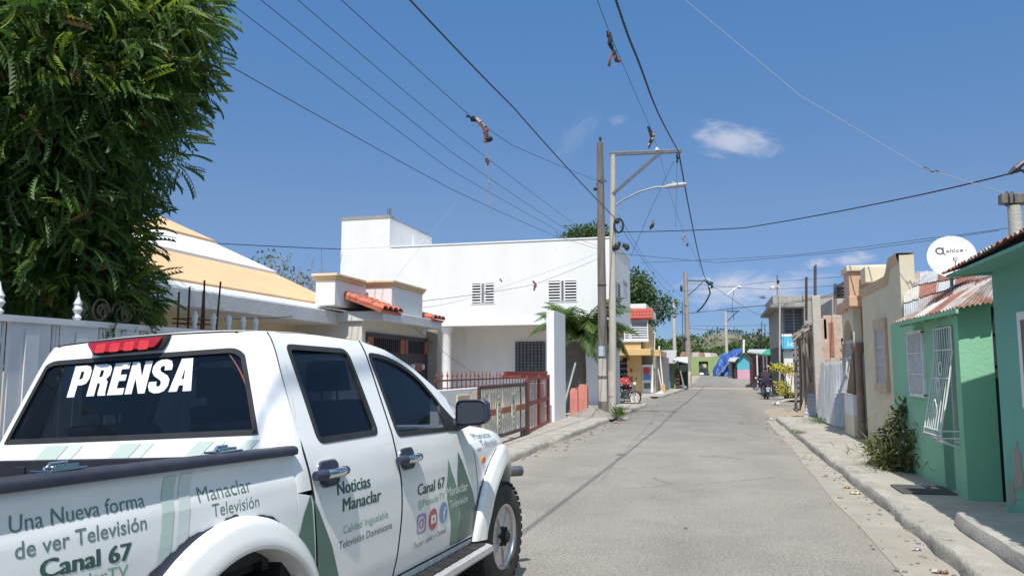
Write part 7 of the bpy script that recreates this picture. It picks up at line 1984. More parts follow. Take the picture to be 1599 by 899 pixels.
q = MB(); q.grid([[(AY(955.7, 600, Y2).x + .14 * math.sin(u), Y2 - .142 * math.cos(u), z) for u in np.linspace(-.8, .8, 7)] for z in (.7, 1.5)]); q.build('faded_notice', POSTER, p2)

Y3 = 65.6
p3 = thing('far_concrete_pole', 'third utility pole with painted white foot by the green shack', 'utility pole', tuple(ground(1076, 604, Y3)))
wood_pole(1076, 607, 1070, 425, Y3, .25, .17, M('brownish old pole', (.36, .32, .275), .9, (.25, .22, .19), 3, 1, (.42, .39, .35), 2.2, .6, .5, 40, streak=4), p3)
q = MB(); q.tube([ground(1075.6, 606, Y3) + Vector((0, 0, -.02)), AY(1074.9, 580, Y3)], [.256, .243], 14); q.build('painted_band', M('flaking whitewash', (.62, .6, .56), .9, (.45, .42, .37), 4, 1), p3, smooth=60)
q = MB(); q.beam(AY(1071, 438, Y3), AY(1106, 439, Y3), .10, .12); q.beam(AY(1074, 462, Y3), AY(1097, 441, Y3), .09, .09); q.build('bracket_arm', MATS['galvanised dark steel'], p3)
q = MB(); rr = random.Random(2)
for i in range(9): q.ball(AY(1103 + rr.uniform(-4, 9), 440 + rr.uniform(-5, 8), Y3), .14, i % 2, 7, 5)
q.tube([AY(1106, 446, Y3), AY(1109, 458, Y3), AY(1103, 470, Y3), AY(1096, 480, Y3), AY(1088, 487, Y3)], .07, 5); q.build('cable_knot', [IRON, M('pale blue ties', (.3, .45, .6), .6)], p3)
q = MB(); q.box(AY(1065.5, 530, Y3).x, AY(1069.5, 530, Y3).x, Y3 - .15, Y3 + .15, AY(1067, 545, Y3).z, AY(1067, 526, Y3).z); q.build('meter_box', M('dark meter box', (.05, .055, .065), .6), p3)
q = MB(); q.tube([AY(1065.8, 528, Y3 - .2), AY(1065.5, 470, Y3 - .2)], .03, 5); q.ball(AY(1064, 450, Y3 - .2), .2, 0, 6, 5, (.6, .6, 1.5)); q.build('riser', IRON, p3)

Y4 = 112
p4 = thing('thin_far_pole', 'thin pale utility pole beyond the blue tarpaulin', 'utility pole', (AY(1135, 575, Y4).x, Y4, .8))
wood_pole(1135.5, 592, 1133, 486, Y4, .26, .18, CONC_P, p4)
q = MB(); q.beam(AY(1133, 486, Y4), AY(1155, 486, Y4), .12, .14); q.beam(AY(1135, 502, Y4), AY(1151, 487, Y4), .12, .12); q.beam(AY(1136, 516, Y4), AY(1160, 516, Y4), .12, .14); q.build('bracket_arm', IRON, p4)
p5 = thing('hidden_far_pole', 'pale utility pole with short crossarm over the blue shop roof', 'utility pole', (AY(1053, 560, 92).x, 92, .5))
wood_pole(1054, 590, 1052, 466, 92, .24, .16, CONC_P, p5)
q = MB(); q.beam(AY(1042, 473, 92), AY(1062, 473, 92), .1, .12); q.build('crossarm', WOOD_P, p5)
p6 = thing('right_line_lamp', 'white street lamp head on a sloping arm over the far crossing', 'street lamp', tuple(AY(1154, 447, 70)))
q = MB(); q.tube([AY(1136, 460, 70), AY(1146, 452, 70), AY(1154, 446.5, 70)], [.05, .07, .07], 7); q.build('arm', PL_WHITE2, p6, smooth=60)
q = MB(); q.ball(AY(1154.5, 448, 70), .20, 0, 9, 6, (1, 1, .8)); q.build('lamp_head', GREYW, p6, smooth=60)
q = MB(); q.tube([AY(1146, 452, 70.1), AY(1143, 476, 70.1), AY(1146, 500, 70.1)], .02, 4); q.build('hanging_wire', CABLE, p6)

def wire(label, pts, r, sag=0.0, mat=None, twist=0, name='overhead_cable', group='overhead cables'):
    """a line through 3D points with catenary sag between neighbours"""
    r = r * (.95 if twist and r > .018 else .72); P = []
    for a, b in zip(pts[:-1], pts[1:]):
        a, b = Vector(a), Vector(b); L = (b - a).length; n = max(8, int(L / (.10 if twist else .9)))
        for i in range(n if b != Vector(pts[-1]) else n + 1):
            t = i / n; p = a.lerp(b, t); p.z -= sag * L * 4 * t * (1 - t); P.append(p)
    q = MB()
    if twist:
        dist = 0
        for k in range(3):
            Q = []; dist = 0
            for i, p in enumerate(P):
                if i: dist += (P[i] - P[i - 1]).length
                tg = (P[min(i + 1, len(P) - 1)] - P[max(i - 1, 0)]).normalized(); s_ = tg.cross(Vector((0, 0, 1))).normalized(); u_ = s_.cross(tg)
                a = dist * 2 * PI / twist + k * 2 * PI / 3; Q.append(p + (s_ * math.cos(a) + u_ * math.sin(a)) * r * .95)
            q.tube(Q, r * .85, 4)
    else: q.tube(P, r, 5)
    o = q.build(name, mat or CABLE, smooth=60, label=label, cat='cable', group=group); return o
tip = AY(1060, 238, Y2)
def on_run(px, py, a=-.85, b=.025):
    d = cam_ray(px, py); k = d.x / d.y; Y = (a - b * YP) / (k - b); return Vector((k * Y, Y, CAM_H + d.z / d.y * Y))
_K = [Vector((-1.95, -20, 9.4)), Vector((-1.62, -6, 7.7)), Vector((-1.38, 3.5, 6.85)), on_run(962, 1), on_run(999, 101), on_run(1028, 177), tip]
NEAR_RUN = []
for i in range(len(_K) - 1):
    a_, b_, c_, d_ = _K[max(0, i - 1)], _K[i], _K[i + 1], _K[min(len(_K) - 1, i + 2)]
    for j in range(6):
        t = j / 6; NEAR_RUN.append(.5 * ((2 * b_) + (c_ - a_) * t + (2 * a_ - 5 * b_ + 4 * c_ - d_) * t * t + (3 * b_ - a_ - 3 * c_ + d_) * t ** 3))
NEAR_RUN.append(tip)
wire('thick twisted black cable running along the street over the bracket arm tip', NEAR_RUN, .0175, .0, twist=.34)
wire('thick twisted black cable sagging from the bracket arm to the third pole', [tip, AY(1104, 441, Y3)], .0185, .018, twist=.34)
E_ = AY(960, 340, Y2)
wire('thick black cable slanting down from the upper left to the concrete pole', [AX(560, -95, -3.6), AX(640, 0, -3.58), AX(800, 166, -3.4), E_], .019, .004)
K1 = AY(933, 282, YP)
wire('thin cable with a hanging rag reaching the wooden pole', [AX(500, -30, -4.2), AX(735, 182, -3.9), AX(800, 227, -3.7), K1], .008, .002)
far_ = lambda px, py: AY(px, py, YP)
wire('highest of the four thin lines sloping to the white building roof', [AX(430, -30, -4.6), AX(700, 200, -4.3), far_(900, 352)], .007, .002)
wire('second highest of the four thin lines sloping to the white building roof', [AX(370, -30, -4.9), AX(700, 234, -4.5), far_(890, 362)], .007, .002)
wire('second lowest of the four thin lines sloping to the white building roof', [AX(330, -18, -5.2), AX(700, 263, -4.7), far_(876, 362), far_(938, 386)], .007, .002)
wire('lowest thin line sloping from the neem tree to the white building roof', [AX(300, 62, -5.4), AX(350, 98, -5.3), AX(700, 293, -4.9), far_(866, 368), far_(938, 390)], .0085, .002)
wire('thin cable with three hanging rags passing above the bracket arm', [AX(910, -60, -1.2), AX(955, 60, -1.3), AX(1018, 205, -1.35), AY(1028, 236, Y2)], .007, .001)
wire('faded grey cable crossing the upper right sky', [AY(1000, -60, 14), AY(1072, 2, 14), AY(1250, 150, 13.4), AY(1440, 262, 12.8), AY(1568, 301, 12.2)], .008, .0, mat=CABLE_G)
wire('twisted black cable crossing the street to the right edge', [AY(966, 362, Y2), AY(1160, 356, 21), AY(1400, 312, 15.5), AY(1590, 268, 12.4), AY(1680, 240, 11.5)], .0115, .004, twist=.5)
q = MB(); a = AY(1577, 271, 12.5); q.tube([a, AY(1586, 264, 12.5), AY(1593, 258, 12.5), AY(1606, 248, 12.5)], [.03, .05, .045, .03], 7); q.tube([AY(1590, 262, 12.5), AY(1597, 268, 12.5), AY(1604, 272, 12.5)], .015, 5); q.build('cable_clamp', [IRON], label='cable clamp with pale wrapping at the right end of the twisted cable', cat='clamp')
wire('black cable crossing behind the striped roof to the white tower', [AY(340, 380, 25), AY(440, 385, 26), AY(533, 389, 29.4)], .016, .002, twist=.4)
wire('thin drop wire hanging below the cable by the white tower', [AY(502, 388, 28), AY(503, 430, 28), AY(503, 470, 28)], .008)
wire('low service wire from the wooden pole across the white building', [AY(938, 402, YP), AY(835, 444, 20), AY(660, 470, 13.5), AY(500, 490, 11), AY(350, 498, 7)], .007, .004)
wire('service wire from the parapet down to the spiked railing', [AY(615, 484, 11.6), AY(700, 555, 14.5), AY(757, 594, 17)], .006, .002)
wire('slack service wire from the garage parapet up over the white building', [AY(660, 480, 13.2), AY(740, 462, 20), AY(935, 395, YP)], .006, .006, mat=CABLE_G)
wire('grey cable shadowing the upper white wall from roof to garage', [AY(620, 432, 13), AY(705, 325, 22), AY(715, 312, 24)], .004, 0, mat=CABLE_G)
# wires on the far right of the main poles
wire('long line from the third pole over the concrete building', [AY(1072, 442, Y3), AY(1200, 452, 55), AY(1420, 437, 40)], .018, .002)
wire('upper pale line high over the cream house', [AY(960, 395, Y2), AY(1120, 410, 28), AY(1330, 392, 24), AY(1560, 360, 20)], .010, .002)
wire('line with hooked ends over the green house roof', [AY(1000, 410, 30), AY(1240, 398, 26), AY(1450, 372, 21), AY(1575, 356, 17)], .009, .003)
wire('middle line crossing behind the ruined column', [AY(1060, 455, 60), AY(1200, 440, 48), AY(1400, 424, 32)], .014, .002)
wire('low line sagging over the grey building parapet', [AY(1045, 490, 70), AY(1180, 478, 55), AY(1300, 462, 33)], .022, .004)
wire('black line from the third pole to the cream parapet', [AY(1050, 492, 62), AY(1150, 480, 52), AY(1240, 470, 40), AY(1345, 446, 19)], .014, .003)
wire('pale line between the third pole and the thin far pole', [AY(1075, 512, 66), AY(1134, 512, 111)], .025, .004)
wire('upper line between the third pole and the far shops', [AY(1074, 508, 66), AY(1200, 507, 90)], .020, .003)
wire('diagonal line falling from the cable knot to the shop row', [AY(1112, 446, Y3), AY(1170, 484, 66), AY(1212, 503, 62)], .022, .003)
wire('diagonal line from the bracket arm down past the white building', [AY(1052, 252, Y2), AY(1015, 330, 25.5), AY(985, 400, 26)], .009, .0)
wire('thin diagonal line from the coil to the third pole', [AY(968, 352, Y2), AY(1000, 400, 33), AY(1040, 452, 48), AY(1072, 480, Y3)], .012, .004)
wire('second thin diagonal line from the concrete pole to the third pole', [AY(966, 335, Y2), AY(1010, 408, 36), AY(1072, 468, Y3)], .010, .004)
wire('vertical wire hanging from the bracket arm tip', [AY(1057, 250, Y2), AY(1056, 300, Y2), AY(1055, 355, Y2)], .006)
wire('slanting line from the insulator to the hanging shoes', [AY(1030, 240, Y2), AY(1045, 300, 26), AY(1068, 365, 28), AY(1095, 420, 34)], .006, .001)
wire('pale line running left from the bracket arm to the wooden pole', [AY(1050, 250, Y2), AY(1000, 290, Y2), AY(960, 330, Y2)], .005, .004, mat=CABLE_G)

# things snagged on the wires
RAG_D = M('dark rag', (.025, .024, .03), .9); RAG_R = M('faded red rag', (.25, .10, .08), .9, (.10, .05, .05), 12, 1); RAG_W = M('dirty white rag', (.42, .33, .30), .9, (.16, .10, .09), 14, 1)
def rag(label, pts, w, mats, seed=0, cat='rag', name='snagged_rag'):
    w = w * .68
    rr = random.Random(seed); q = MB()
    for k, (path, mi) in enumerate(pts):
        rows = []
        n = len(path)
        P = []
        for i in range(n - 1):
            for j in range(4): P.append(Vector(path[i]).lerp(Vector(path[i + 1]), j / 4))
        P.append(Vector(path[-1])); m = len(P)
        q.tube([p + Vector((rr.uniform(-.02, .02), rr.uniform(-.02, .02), 0)) for p in P], [w * (.35 + .65 * math.sin(PI * (i + .6) / (m + .4))) * rr.uniform(.55, 1.25) for i in range(m)], 6, mi)
    return q.build(name, mats, smooth=50, label=label, cat=cat, group='rags and strings snagged on the wires')
D1 = lambda px, py: AX(px, py, -3.9); D2 = lambda px, py: AX(px, py, -1.31)
yy = AX(750, 195, -3.9).y
D1 = lambda px, py: AY(px, py, yy)
rag('pale and black rag draped on the thin cable left of the poles', [([D1(730, 181), D1(740, 186), D1(746, 190)], 0), ([D1(744, 185), D1(752, 193), D1(758, 201)], 2), ([D1(758, 198), D1(759, 210), D1(758, 222)], 1), ([D1(757, 218), D1(768, 217)], 0)], .075, [RAG_D, RAG_R, RAG_W], 1)
rag('long white string dangling under the pale rag', [([D1(759, 222), D1(760, 250), D1(764, 300), D1(769, 335)], 0)], .012, [RAG_W], 2)
rag('small red scrap halfway down the dangling string', [([D1(759, 245), D1(761, 251), D1(761, 257)], 0)], .05, [RAG_R], 3)
yy2 = AX(957, 75, -1.31).y; D2 = lambda px, py: AY(px, py, yy2)
rag('upper dark and pink rag pair on the line over the road', [([D2(949, 50), D2(952, 60), D2(955, 78)], 0), ([D2(956, 70), D2(960, 84), D2(962, 97)], 0), ([D2(952, 52), D2(950, 58)], 1), ([D2(960, 88), D2(966, 96)], 1), ([D2(956, 80), D2(951, 103)], 1)], .05, [RAG_D, RAG_R], 4)
yy3 = AX(1017, 205, -1.35).y; D3 = lambda px, py: AY(px, py, yy3)
rag('lower black rag on the line just above the bracket arm', [([D3(1014, 202), D3(1017, 212), D3(1014, 232)], 0), ([D3(1022, 205), D3(1018, 218), D3(1013, 228)], 1), ([D3(1012, 198), D3(1014, 206)], 0)], .075, [RAG_D, RAG_W], 5)
rag('black and white shoe pair hung right of the concrete pole', [([AY(1015, 358, 26), AY(1019, 352, 26), AY(1021, 347, 26)], 0), ([AY(1021, 350, 26), AY(1020, 345, 26)], 1)], .085, [RAG_D, RAG_W], 6, 'shoe', 'hung_shoes')
rag('pale ribbon with black knot under the twisted cable', [([AY(1070, 365, 28), AY(1067, 372, 28), AY(1070, 378, 28)], 1), ([AY(1073, 380, 28), AY(1074, 384, 28)], 0)], .07, [RAG_D, RAG_W], 7)
rag('brown rag on the low service wire before the white wall', [([AY(833, 438, 20), AY(836, 444, 20), AY(835, 454, 20)], 0)], .06, [M('brown rag', (.20, .10, .07), .9)], 8)
rag('small scrap on the slack wire over the white wall', [([AY(781, 434, 22), AY(783, 440, 22)], 0)], .04, [M('brown rag', (.20, .10, .07), .9)], 9)
rag('dark scrap on the grey cable at upper right', [([AY(1441, 261, 12.8), AY(1452, 266, 12.8), AY(1468, 270, 12.8)], 0)], .02, [RAG_D], 10)
rag('flat dark scraps on the lines right of the far lamp', [([AY(1184, 463, 60), AY(1194, 463, 60)], 0), ([AY(1186, 465.5, 60), AY(1196, 465, 60)], 0)], .07, [RAG_D], 11)
rag('small rag where the twisted cable meets the bracket tip', [([AY(1057, 240, Y2), AY(1058, 247, Y2), AY(1058, 254, Y2)], 0)], .075, [RAG_D], 12)
# ================================================================== motorcycles, bicycle, people, litter
MAROON = M('maroon motorcycle paint', (.10, .012, .022), .25, coat=.5); BLUE_MC = M('dark blue motorcycle paint', (.02, .03, .08), .25, coat=.5)
SEAT = M('black seat', (.02, .02, .022), .7); STEEL = M('engine steel', (.35, .35, .36), .35, (.2, .2, .21), 12, 1, metal=.8)
LAMP_W = M('clear lamp', (.75, .76, .76), .1, coat=.5); PLATE = M('white plate', (.72, .73, .75), .6)
def motorcycle(label, paint, loc, rot, lean=.0, group='motorcycles on the street', white_rim=False):
    """x forward, z up"""
    t = thing('motorcycle', label, 'motorcycle', loc, group, rot)
    L = Matrix.Rotation(lean, 4, 'X')
    def B(q, nm, m, par=t, **k): q.xf(L); return q.build(nm, m, par, local=True, **k)
    for x in (-.62, .64):
        q = MB(); q.lathe([(.245, -.035), (.262, -.045), (.290, -.035), (.30, 0), (.290, .035), (.262, .045), (.245, .035)], (x, 0, .30), 28, 'Y', closed=True); w_ = B(q, 'wheel', TYRE, smooth=50)
        q = MB(); q.lathe([(.225, -.03), (.247, -.034), (.247, .034), (.225, .03)], (x, 0, .30), 28, 'Y', closed=True); q.lathe([(.05, -.06), (.05, .06)], (x, 0, .30), 12, 'Y')
        for k in range(6):
            a = k * PI / 3; q.beam((x, 0, .30), (x + .235 * math.cos(a), 0, .30 + .235 * math.sin(a)), .03, .03, up=(0, 1, 0))
        B(q, 'rim', PL_WHITE2 if white_rim else STEEL, w_)
    q = MB(); q.tube([(.64, .07, .30), (.52, .07, .72), (.46, .06, .92)], .020, 7); q.tube([(.64, -.07, .30), (.52, -.07, .72), (.46, -.06, .92)], .020, 7); B(q, 'fork', STEEL, smooth=60)
    q = MB(); q.tube([(.36, .36, 1.03), (.42, .20, 1.05), (.46, .0, .98), (.42, -.20, 1.05), (.36, -.36, 1.03)], .014, 6); q.tube([(.37, .36, 1.03), (.30, .40, 1.02)], .022, 6); q.tube([(.37, -.36, 1.03), (.30, -.40, 1.02)], .022, 6); B(q, 'handlebar', STEEL)
    q = MB()
    for s in (1, -1): q.tube([(.42, .22 * s, 1.05), (.42, .30 * s, 1.18)], .007, 5); q.ball((.42, .33 * s, 1.20), .055, 0, 8, 6, (.4, 1.2, .8))
    B(q, 'side_mirror', SEAT)
    q = MB(); q.ball((.56, 0, .92), .095, 0, 12, 8, (.8, 1, 1)); B(q, 'headlight', LAMP_W, smooth=180)
    q = MB(); rows = []
    for x, w, z0, z1 in ((.42, .05, .72, .86), (.30, .13, .68, .92), (.10, .15, .66, .93), (-.05, .11, .66, .86), (-.10, .08, .66, .80)): rows.append([(x, w * math.sin(u), (z0 + z1) / 2 + (z1 - z0) / 2 * math.cos(u)) for u in np.linspace(0, 2 * PI, 15)[:-1]])
    q.grid(rows, closed=True); q.add(rows[0], [tuple(range(14))]); q.add(rows[-1], [tuple(range(13, -1, -1))]); B(q, 'fuel_tank', paint, smooth=60)
    q = MB(); rows = []
    for x, w, z0, z1 in ((-.02, .09, .74, .82), (-.2, .14, .73, .81), (-.5, .13, .74, .86), (-.78, .09, .78, .88)): rows.append([(x, w * math.sin(u), (z0 + z1) / 2 + (z1 - z0) / 2 * math.cos(u)) for u in np.linspace(0, 2 * PI, 13)[:-1]])
    q.grid(rows, closed=True); q.add(rows[0], [tuple(range(12))]); q.add(rows[-1], [tuple(range(11, -1, -1))]); B(q, 'seat', SEAT, smooth=60)
    q = MB(); q.tube([(.46, 0, .86), (.30, 0, .52), (.05, 0, .30), (-.25, 0, .32), (-.40, 0, .60), (-.72, 0, .76)], .024, 7); q.tube([(-.22, .08, .36), (-.62, .09, .30)], .022, 6); q.tube([(-.22, -.08, .36), (-.62, -.09, .30)], .022, 6); q.tube([(-.62, .10, .32), (-.52, .11, .68)], .028, 7); q.tube([(-.62, -.10, .32), (-.52, -.11, .68)], .028, 7); B(q, 'frame', IRON, smooth=60)
    q = MB(); q.obox((.06, 0, .42), (.30, .24, .26), Matrix.Identity(3)); q.tube([(.14, 0, .5), (.22, 0, .68)], [.09, .08], 10); B(q, 'engine', STEEL, bevel=.02)
    q = MB(); q.tube([(.16, -.10, .42), (.10, -.14, .26), (-.2, -.15, .24), (-.75, -.17, .36)], [.02, .025, .035, .045], 8); B(q, 'exhaust', CHROME, smooth=60)
    q = MB()
    for x, a0, a1 in ((.64, .35, 2.5), (-.62, .6, 2.9)): q.grid([[(x + .335 * math.cos(u), s, .30 + .335 * math.sin(u)) for u in np.linspace(a0, a1, 12)] for s in (-.06, 0, .06)])
    B(q, 'mudguard', paint, smooth=60)
    q = MB(); q.box(-.90, -.84, -.07, .07, .72, .79); B(q, 'tail_light', LENS_R, bevel=.01)
    q = MB(); q.obox((-.93, 0, .58), (.012, .19, .13), Matrix.Rotation(-.3, 3, 'Y')); B(q, 'number_plate', PLATE)
    q = MB(); q.tube([(0, .06, .3), (-.1, .26, .05)], .014, 5); B(q, 'kick_stand', IRON)
    return t
mp = AZ(983, 632, .0)
motorcycle('maroon motorcycle parked with white wheels in front of the yellow store', MAROON, (mp.x - .35, mp.y + .6, 0), math.radians(-28), -.12, white_rim=True)
rp_ = AZ(1197, 623, 0)
motorcycle('dark motorcycle ridden away by a person in a dark shirt', BLUE_MC, (rp_.x, rp_.y + .3, 0), math.radians(93), 0)
op = AZ(1183, 608, 0)
motorcycle('half hidden motorcycle standing just past the rider', IRON, (op.x + .35, op.y - 2, 0), math.radians(150), -.1)

SKIN_M = M('brown skin', (.20, .105, .07), .6, (.16, .085, .055), 8, 1)
HAIR = M('black hair', (.012, .011, .011), .8)
def person(label, joints, loc, rot, shirt, pants, shoes, waist, foot, neck, group=None, scale=1.0, short=True):
    """one continuous skinned body from a joint table; garments by zone, hair as a child"""
    root = thing('person', label, 'person', loc, group, rot)
    J = joints; names = list(J); idx = {n: i for i, n in enumerate(names)}; V = [Vector(J[n][0]) * scale for n in names]; R = [J[n][1] * scale for n in names]
    E = []
    def link(*c):
        for a, b in zip(c[:-1], c[1:]): E.append((idx[a], idx[b]))
    link('pelvis', 'belly', 'chest', 'neck', 'head', 'crown')
    for s in 'LR':
        link('pelvis', 'hip' + s, 'knee' + s, 'ankle' + s, 'toe' + s); link('chest', 'sh' + s, 'elb' + s, 'wr' + s, 'palm' + s)
    # five fingers from each palm
    for s in 'LR':
        w, p = Vector(J['wr' + s][0]), Vector(J['palm' + s][0]); d = (p - w).normalized(); sd = d.orthogonal().normalized()
        for k, (o, l, b) in enumerate(((-.033, .055, .6), (-.012, .075, .5), (.010, .082, .5), (.030, .07, .55), (-.045, .04, 0))):
            base = p + sd * o * .9 - (d * .05 if k == 4 else Vector()); tipv = base + d * l * (.6 if k == 4 else .8) + sd * (-.03 if k == 4 else o * .2) + Vector((0, 0, -l * b * .5))
            V.append(base * scale); R.append(.010 * scale); V.append(tipv * scale); R.append(.0075 * scale); n = len(V); E.append((idx['palm' + s], n - 2)); E.append((n - 2, n - 1))
    me = bpy.data.meshes.new('person_body'); me.from_pydata([tuple(v) for v in V], E, [])
    o = bpy.data.objects.new('body_tmp', me); COL.objects.link(o)
    sk = o.modifiers.new('skin', 'SKIN'); sk.use_smooth_shade = True
    for i, d in enumerate(me.skin_vertices[0].data): d.radius = (R[i], R[i]); d.use_root = (i == idx['pelvis'])
    # flatten the trunk front to back
    for n_ in ('pelvis', 'belly', 'chest'): me.skin_vertices[0].data[idx[n_]].radius = (R[idx[n_]] * 1.25, R[idx[n_]] * .85)
    ss = o.modifiers.new('sub', 'SUBSURF'); ss.levels = 2; ss.render_levels = 2
    dg = bpy.context.evaluated_depsgraph_get(); dg.update()
    m2 = bpy.data.meshes.new_from_object(o.evaluated_get(dg)); bpy.data.objects.remove(o); bpy.data.meshes.remove(me)
    m2.materials.clear()
    for m_ in (SKIN_M, shirt, pants, shoes): m2.materials.append(m_)
    pts = {n: Vector(J[n][0]) * scale for n in names}
    segs = [('belly', 'chest', 1), ('chest', 'neck', 1), ('pelvis', 'belly', 1), ('neck', 'head', 0), ('head', 'crown', 0)]
    for s in 'LR': segs += [('pelvis', 'hip' + s, 2), ('hip' + s, 'knee' + s, 2), ('knee' + s, 'ankle' + s, 2), ('ankle' + s, 'toe' + s, 3), ('chest', 'sh' + s, 1), ('sh' + s, 'elb' + s, 1), ('elb' + s, 'wr' + s, 0 if short else 1), ('wr' + s, 'palm' + s, 0)]
    mi = []
    for p in m2.polygons:
        c = p.center; best = None
        for a, b, m_ in segs:
            A, B = pts[a], pts[b]; t = max(0, min(1, (c - A).dot(B - A) / max(1e-9, (B - A).length_squared))); dd = (c - A.lerp(B, t)).length
            if best is None or dd < best[0]: best = (dd, m_, t, a)
        m_ = best[1]
        if best[3] == 'pelvis' and m_ == 1 and best[2] < .25: m_ = 2
        if best[3] == 'neck': m_ = 0
        mi.append(m_)
    m2.polygons.foreach_set('material_index', mi); m2.polygons.foreach_set('use_smooth', [True] * len(m2.polygons)); m2.name = 'body'
    ob = bpy.data.objects.new('body', m2); COL.objects.link(ob); ob.parent = root
    # face and hair
    h = pts['head']; fw = Vector((1, 0, 0)); q = MB()
    q.ball(h + Vector((-.012, 0, .035)) * scale, .105 * scale, 0, 12, 8, (1.0, .86, 1.02)); q.build('hair', HAIR, root, local=True, smooth=180)
    q = MB()
    for s in (1, -1): q.ball(h + Vector((.086, .032 * s, .012)) * scale, .012 * scale, 0, 6, 5)
    q.build('eyes', HAIR, root, local=True)
    q = MB(); q.ball(h + Vector((.104, 0, -.014)) * scale, .017 * scale, 0, 6, 5, (1, .7, 1.3))
    for s in (1, -1): q.ball(h + Vector((-.005, .088 * s, -.005)) * scale, .022 * scale, 0, 6, 5, (.8, .5, 1.3))
    q.build('nose_and_ears', SKIN_M, root, local=True, smooth=180)
    return root
# x is forward; sitting on the motorcycle, hands on the bars
RIDER = dict(pelvis=((-.18, 0, .92), .15), belly=((-.17, 0, 1.06), .145), chest=((-.10, 0, 1.30), .16), neck=((-.06, 0, 1.45), .06), head=((-.02, 0, 1.56), .088), crown=((-.03, 0, 1.66), .07),
             hipL=((-.14, .11, .88), .095), kneeL=((.22, .22, .72), .075), ankleL=((.02, .21, .30), .05), toeL=((.16, .22, .26), .042), hipR=((-.14, -.11, .88), .095), kneeR=((.22, -.22, .72), .075), ankleR=((.02, -.21, .30), .05), toeR=((.16, -.22, .26), .042),
             shL=((-.08, .19, 1.34), .068), elbL=((.10, .34, 1.13), .052), wrL=((.28, .35, 1.05), .035), palmL=((.34, .37, 1.05), .034), shR=((-.08, -.19, 1.34), .068), elbR=((.10, -.34, 1.13), .052), wrR=((.28, -.35, 1.05), .035), palmR=((.34, -.37, 1.05), .034))
SHIRT_D = M('dark plum shirt', (.035, .022, .035), .85, (.02, .015, .022), 6, 1, (.12, .03, .04), 5, .64); JEANS = M('blue jeans', (.04, .065, .13), .85, (.03, .05, .10), 6, 1)
person('person in dark shirt and jeans riding the motorcycle seen from behind', RIDER, (rp_.x, rp_.y + .3, 0), math.radians(93), SHIRT_D, JEANS, RUBBER, .9, .1, 1.4)
STAND = dict(pelvis=((0, 0, .95), .14), belly=((.01, 0, 1.10), .135), chest=((.01, 0, 1.33), .15), neck=((.0, 0, 1.50), .055), head=((.03, 0, 1.61), .086), crown=((.02, 0, 1.71), .068),
             hipL=((0, .10, .90), .09), kneeL=((.04, .11, .50), .062), ankleL=((.0, .12, .09), .045), toeL=((.15, .13, .04), .04), hipR=((0, -.10, .90), .09), kneeR=((.0, -.11, .50), .062), ankleR=((-.05, -.12, .09), .045), toeR=((.10, -.13, .04), .04),
             shL=((0, .19, 1.40), .062), elbL=((-.02, .25, 1.12), .047), wrL=((.10, .24, .88), .033), palmL=((.13, .24, .81), .032), shR=((0, -.19, 1.40), .062), elbR=((-.02, -.25, 1.12), .047), wrR=((.12, -.22, .90), .033), palmR=((.16, -.22, .84), .032))
pe = AY(1101, 588, 105.8)
person('person in yellow green top standing before the far doorway', STAND, (pe.x, 105.8, gz(105.8)), math.radians(-80), M('lime yellow top', (.42, .46, .14), .8), JEANS, RUBBER, .95, .1, 1.45)
pe = AY(1096.5, 588, 106.0)
person('person in dark clothes and pale cap at the far doorway', STAND, (pe.x, 106.0, gz(106)), math.radians(-110), M('navy work top', (.05, .06, .10), .8), M('dark trousers', (.03, .03, .04), .8), RUBBER, .95, .1, 1.45)
SIT = dict(STAND); SIT.update(pelvis=((0, 0, .50), .14), belly=((.0, 0, .64), .135), chest=((.04, 0, .87), .15), neck=((.05, 0, 1.03), .055), head=((.09, 0, 1.13), .086), crown=((.08, 0, 1.23), .068), hipL=((.02, .1, .48), .09), kneeL=((.42, .13, .48), .065), ankleL=((.40, .13, .10), .045), toeL=((.55, .14, .05), .04), hipR=((.02, -.1, .48), .09), kneeR=((.42, -.13, .48), .065), ankleR=((.40, -.13, .10), .045), toeR=((.55, -.14, .05), .04),
     shL=((.04, .19, .93), .062), elbL=((.12, .24, .68), .047), wrL=((.32, .16, .62), .033), palmL=((.38, .14, .60), .032), shR=((.04, -.19, .93), .062), elbR=((.12, -.24, .68), .047), wrR=((.32, -.16, .62), .033), palmR=((.38, -.14, .60), .032))
pe = AZ(976, 619, .12)
person('person in red shirt sitting outside the store behind the maroon motorcycle', SIT, (pe.x, pe.y, .12), math.radians(-75), M('red shirt', (.50, .05, .045), .8), JEANS, RUBBER, .5, .1, 1.0)
ch_ = thing('plastic_chair', 'white plastic chair under the person in red at the store', 'chair', (pe.x, pe.y, .12), None, math.radians(-75))
q = MB(); q.box(-.2, .2, -.2, .2, .33, .36); q.build('seat', PL_WHITE2, ch_, local=True)
q = MB(); q.box(-.24, -.2, -.2, .2, .36, .8); q.build('backrest', PL_WHITE2, ch_, local=True)
for x in (-.18, .18):
    for y in (-.18, .18): q = MB(); q.beam((x, y, 0), (x * .95, y * .95, .33), .03); q.build('leg', PL_WHITE2, ch_, local=True)

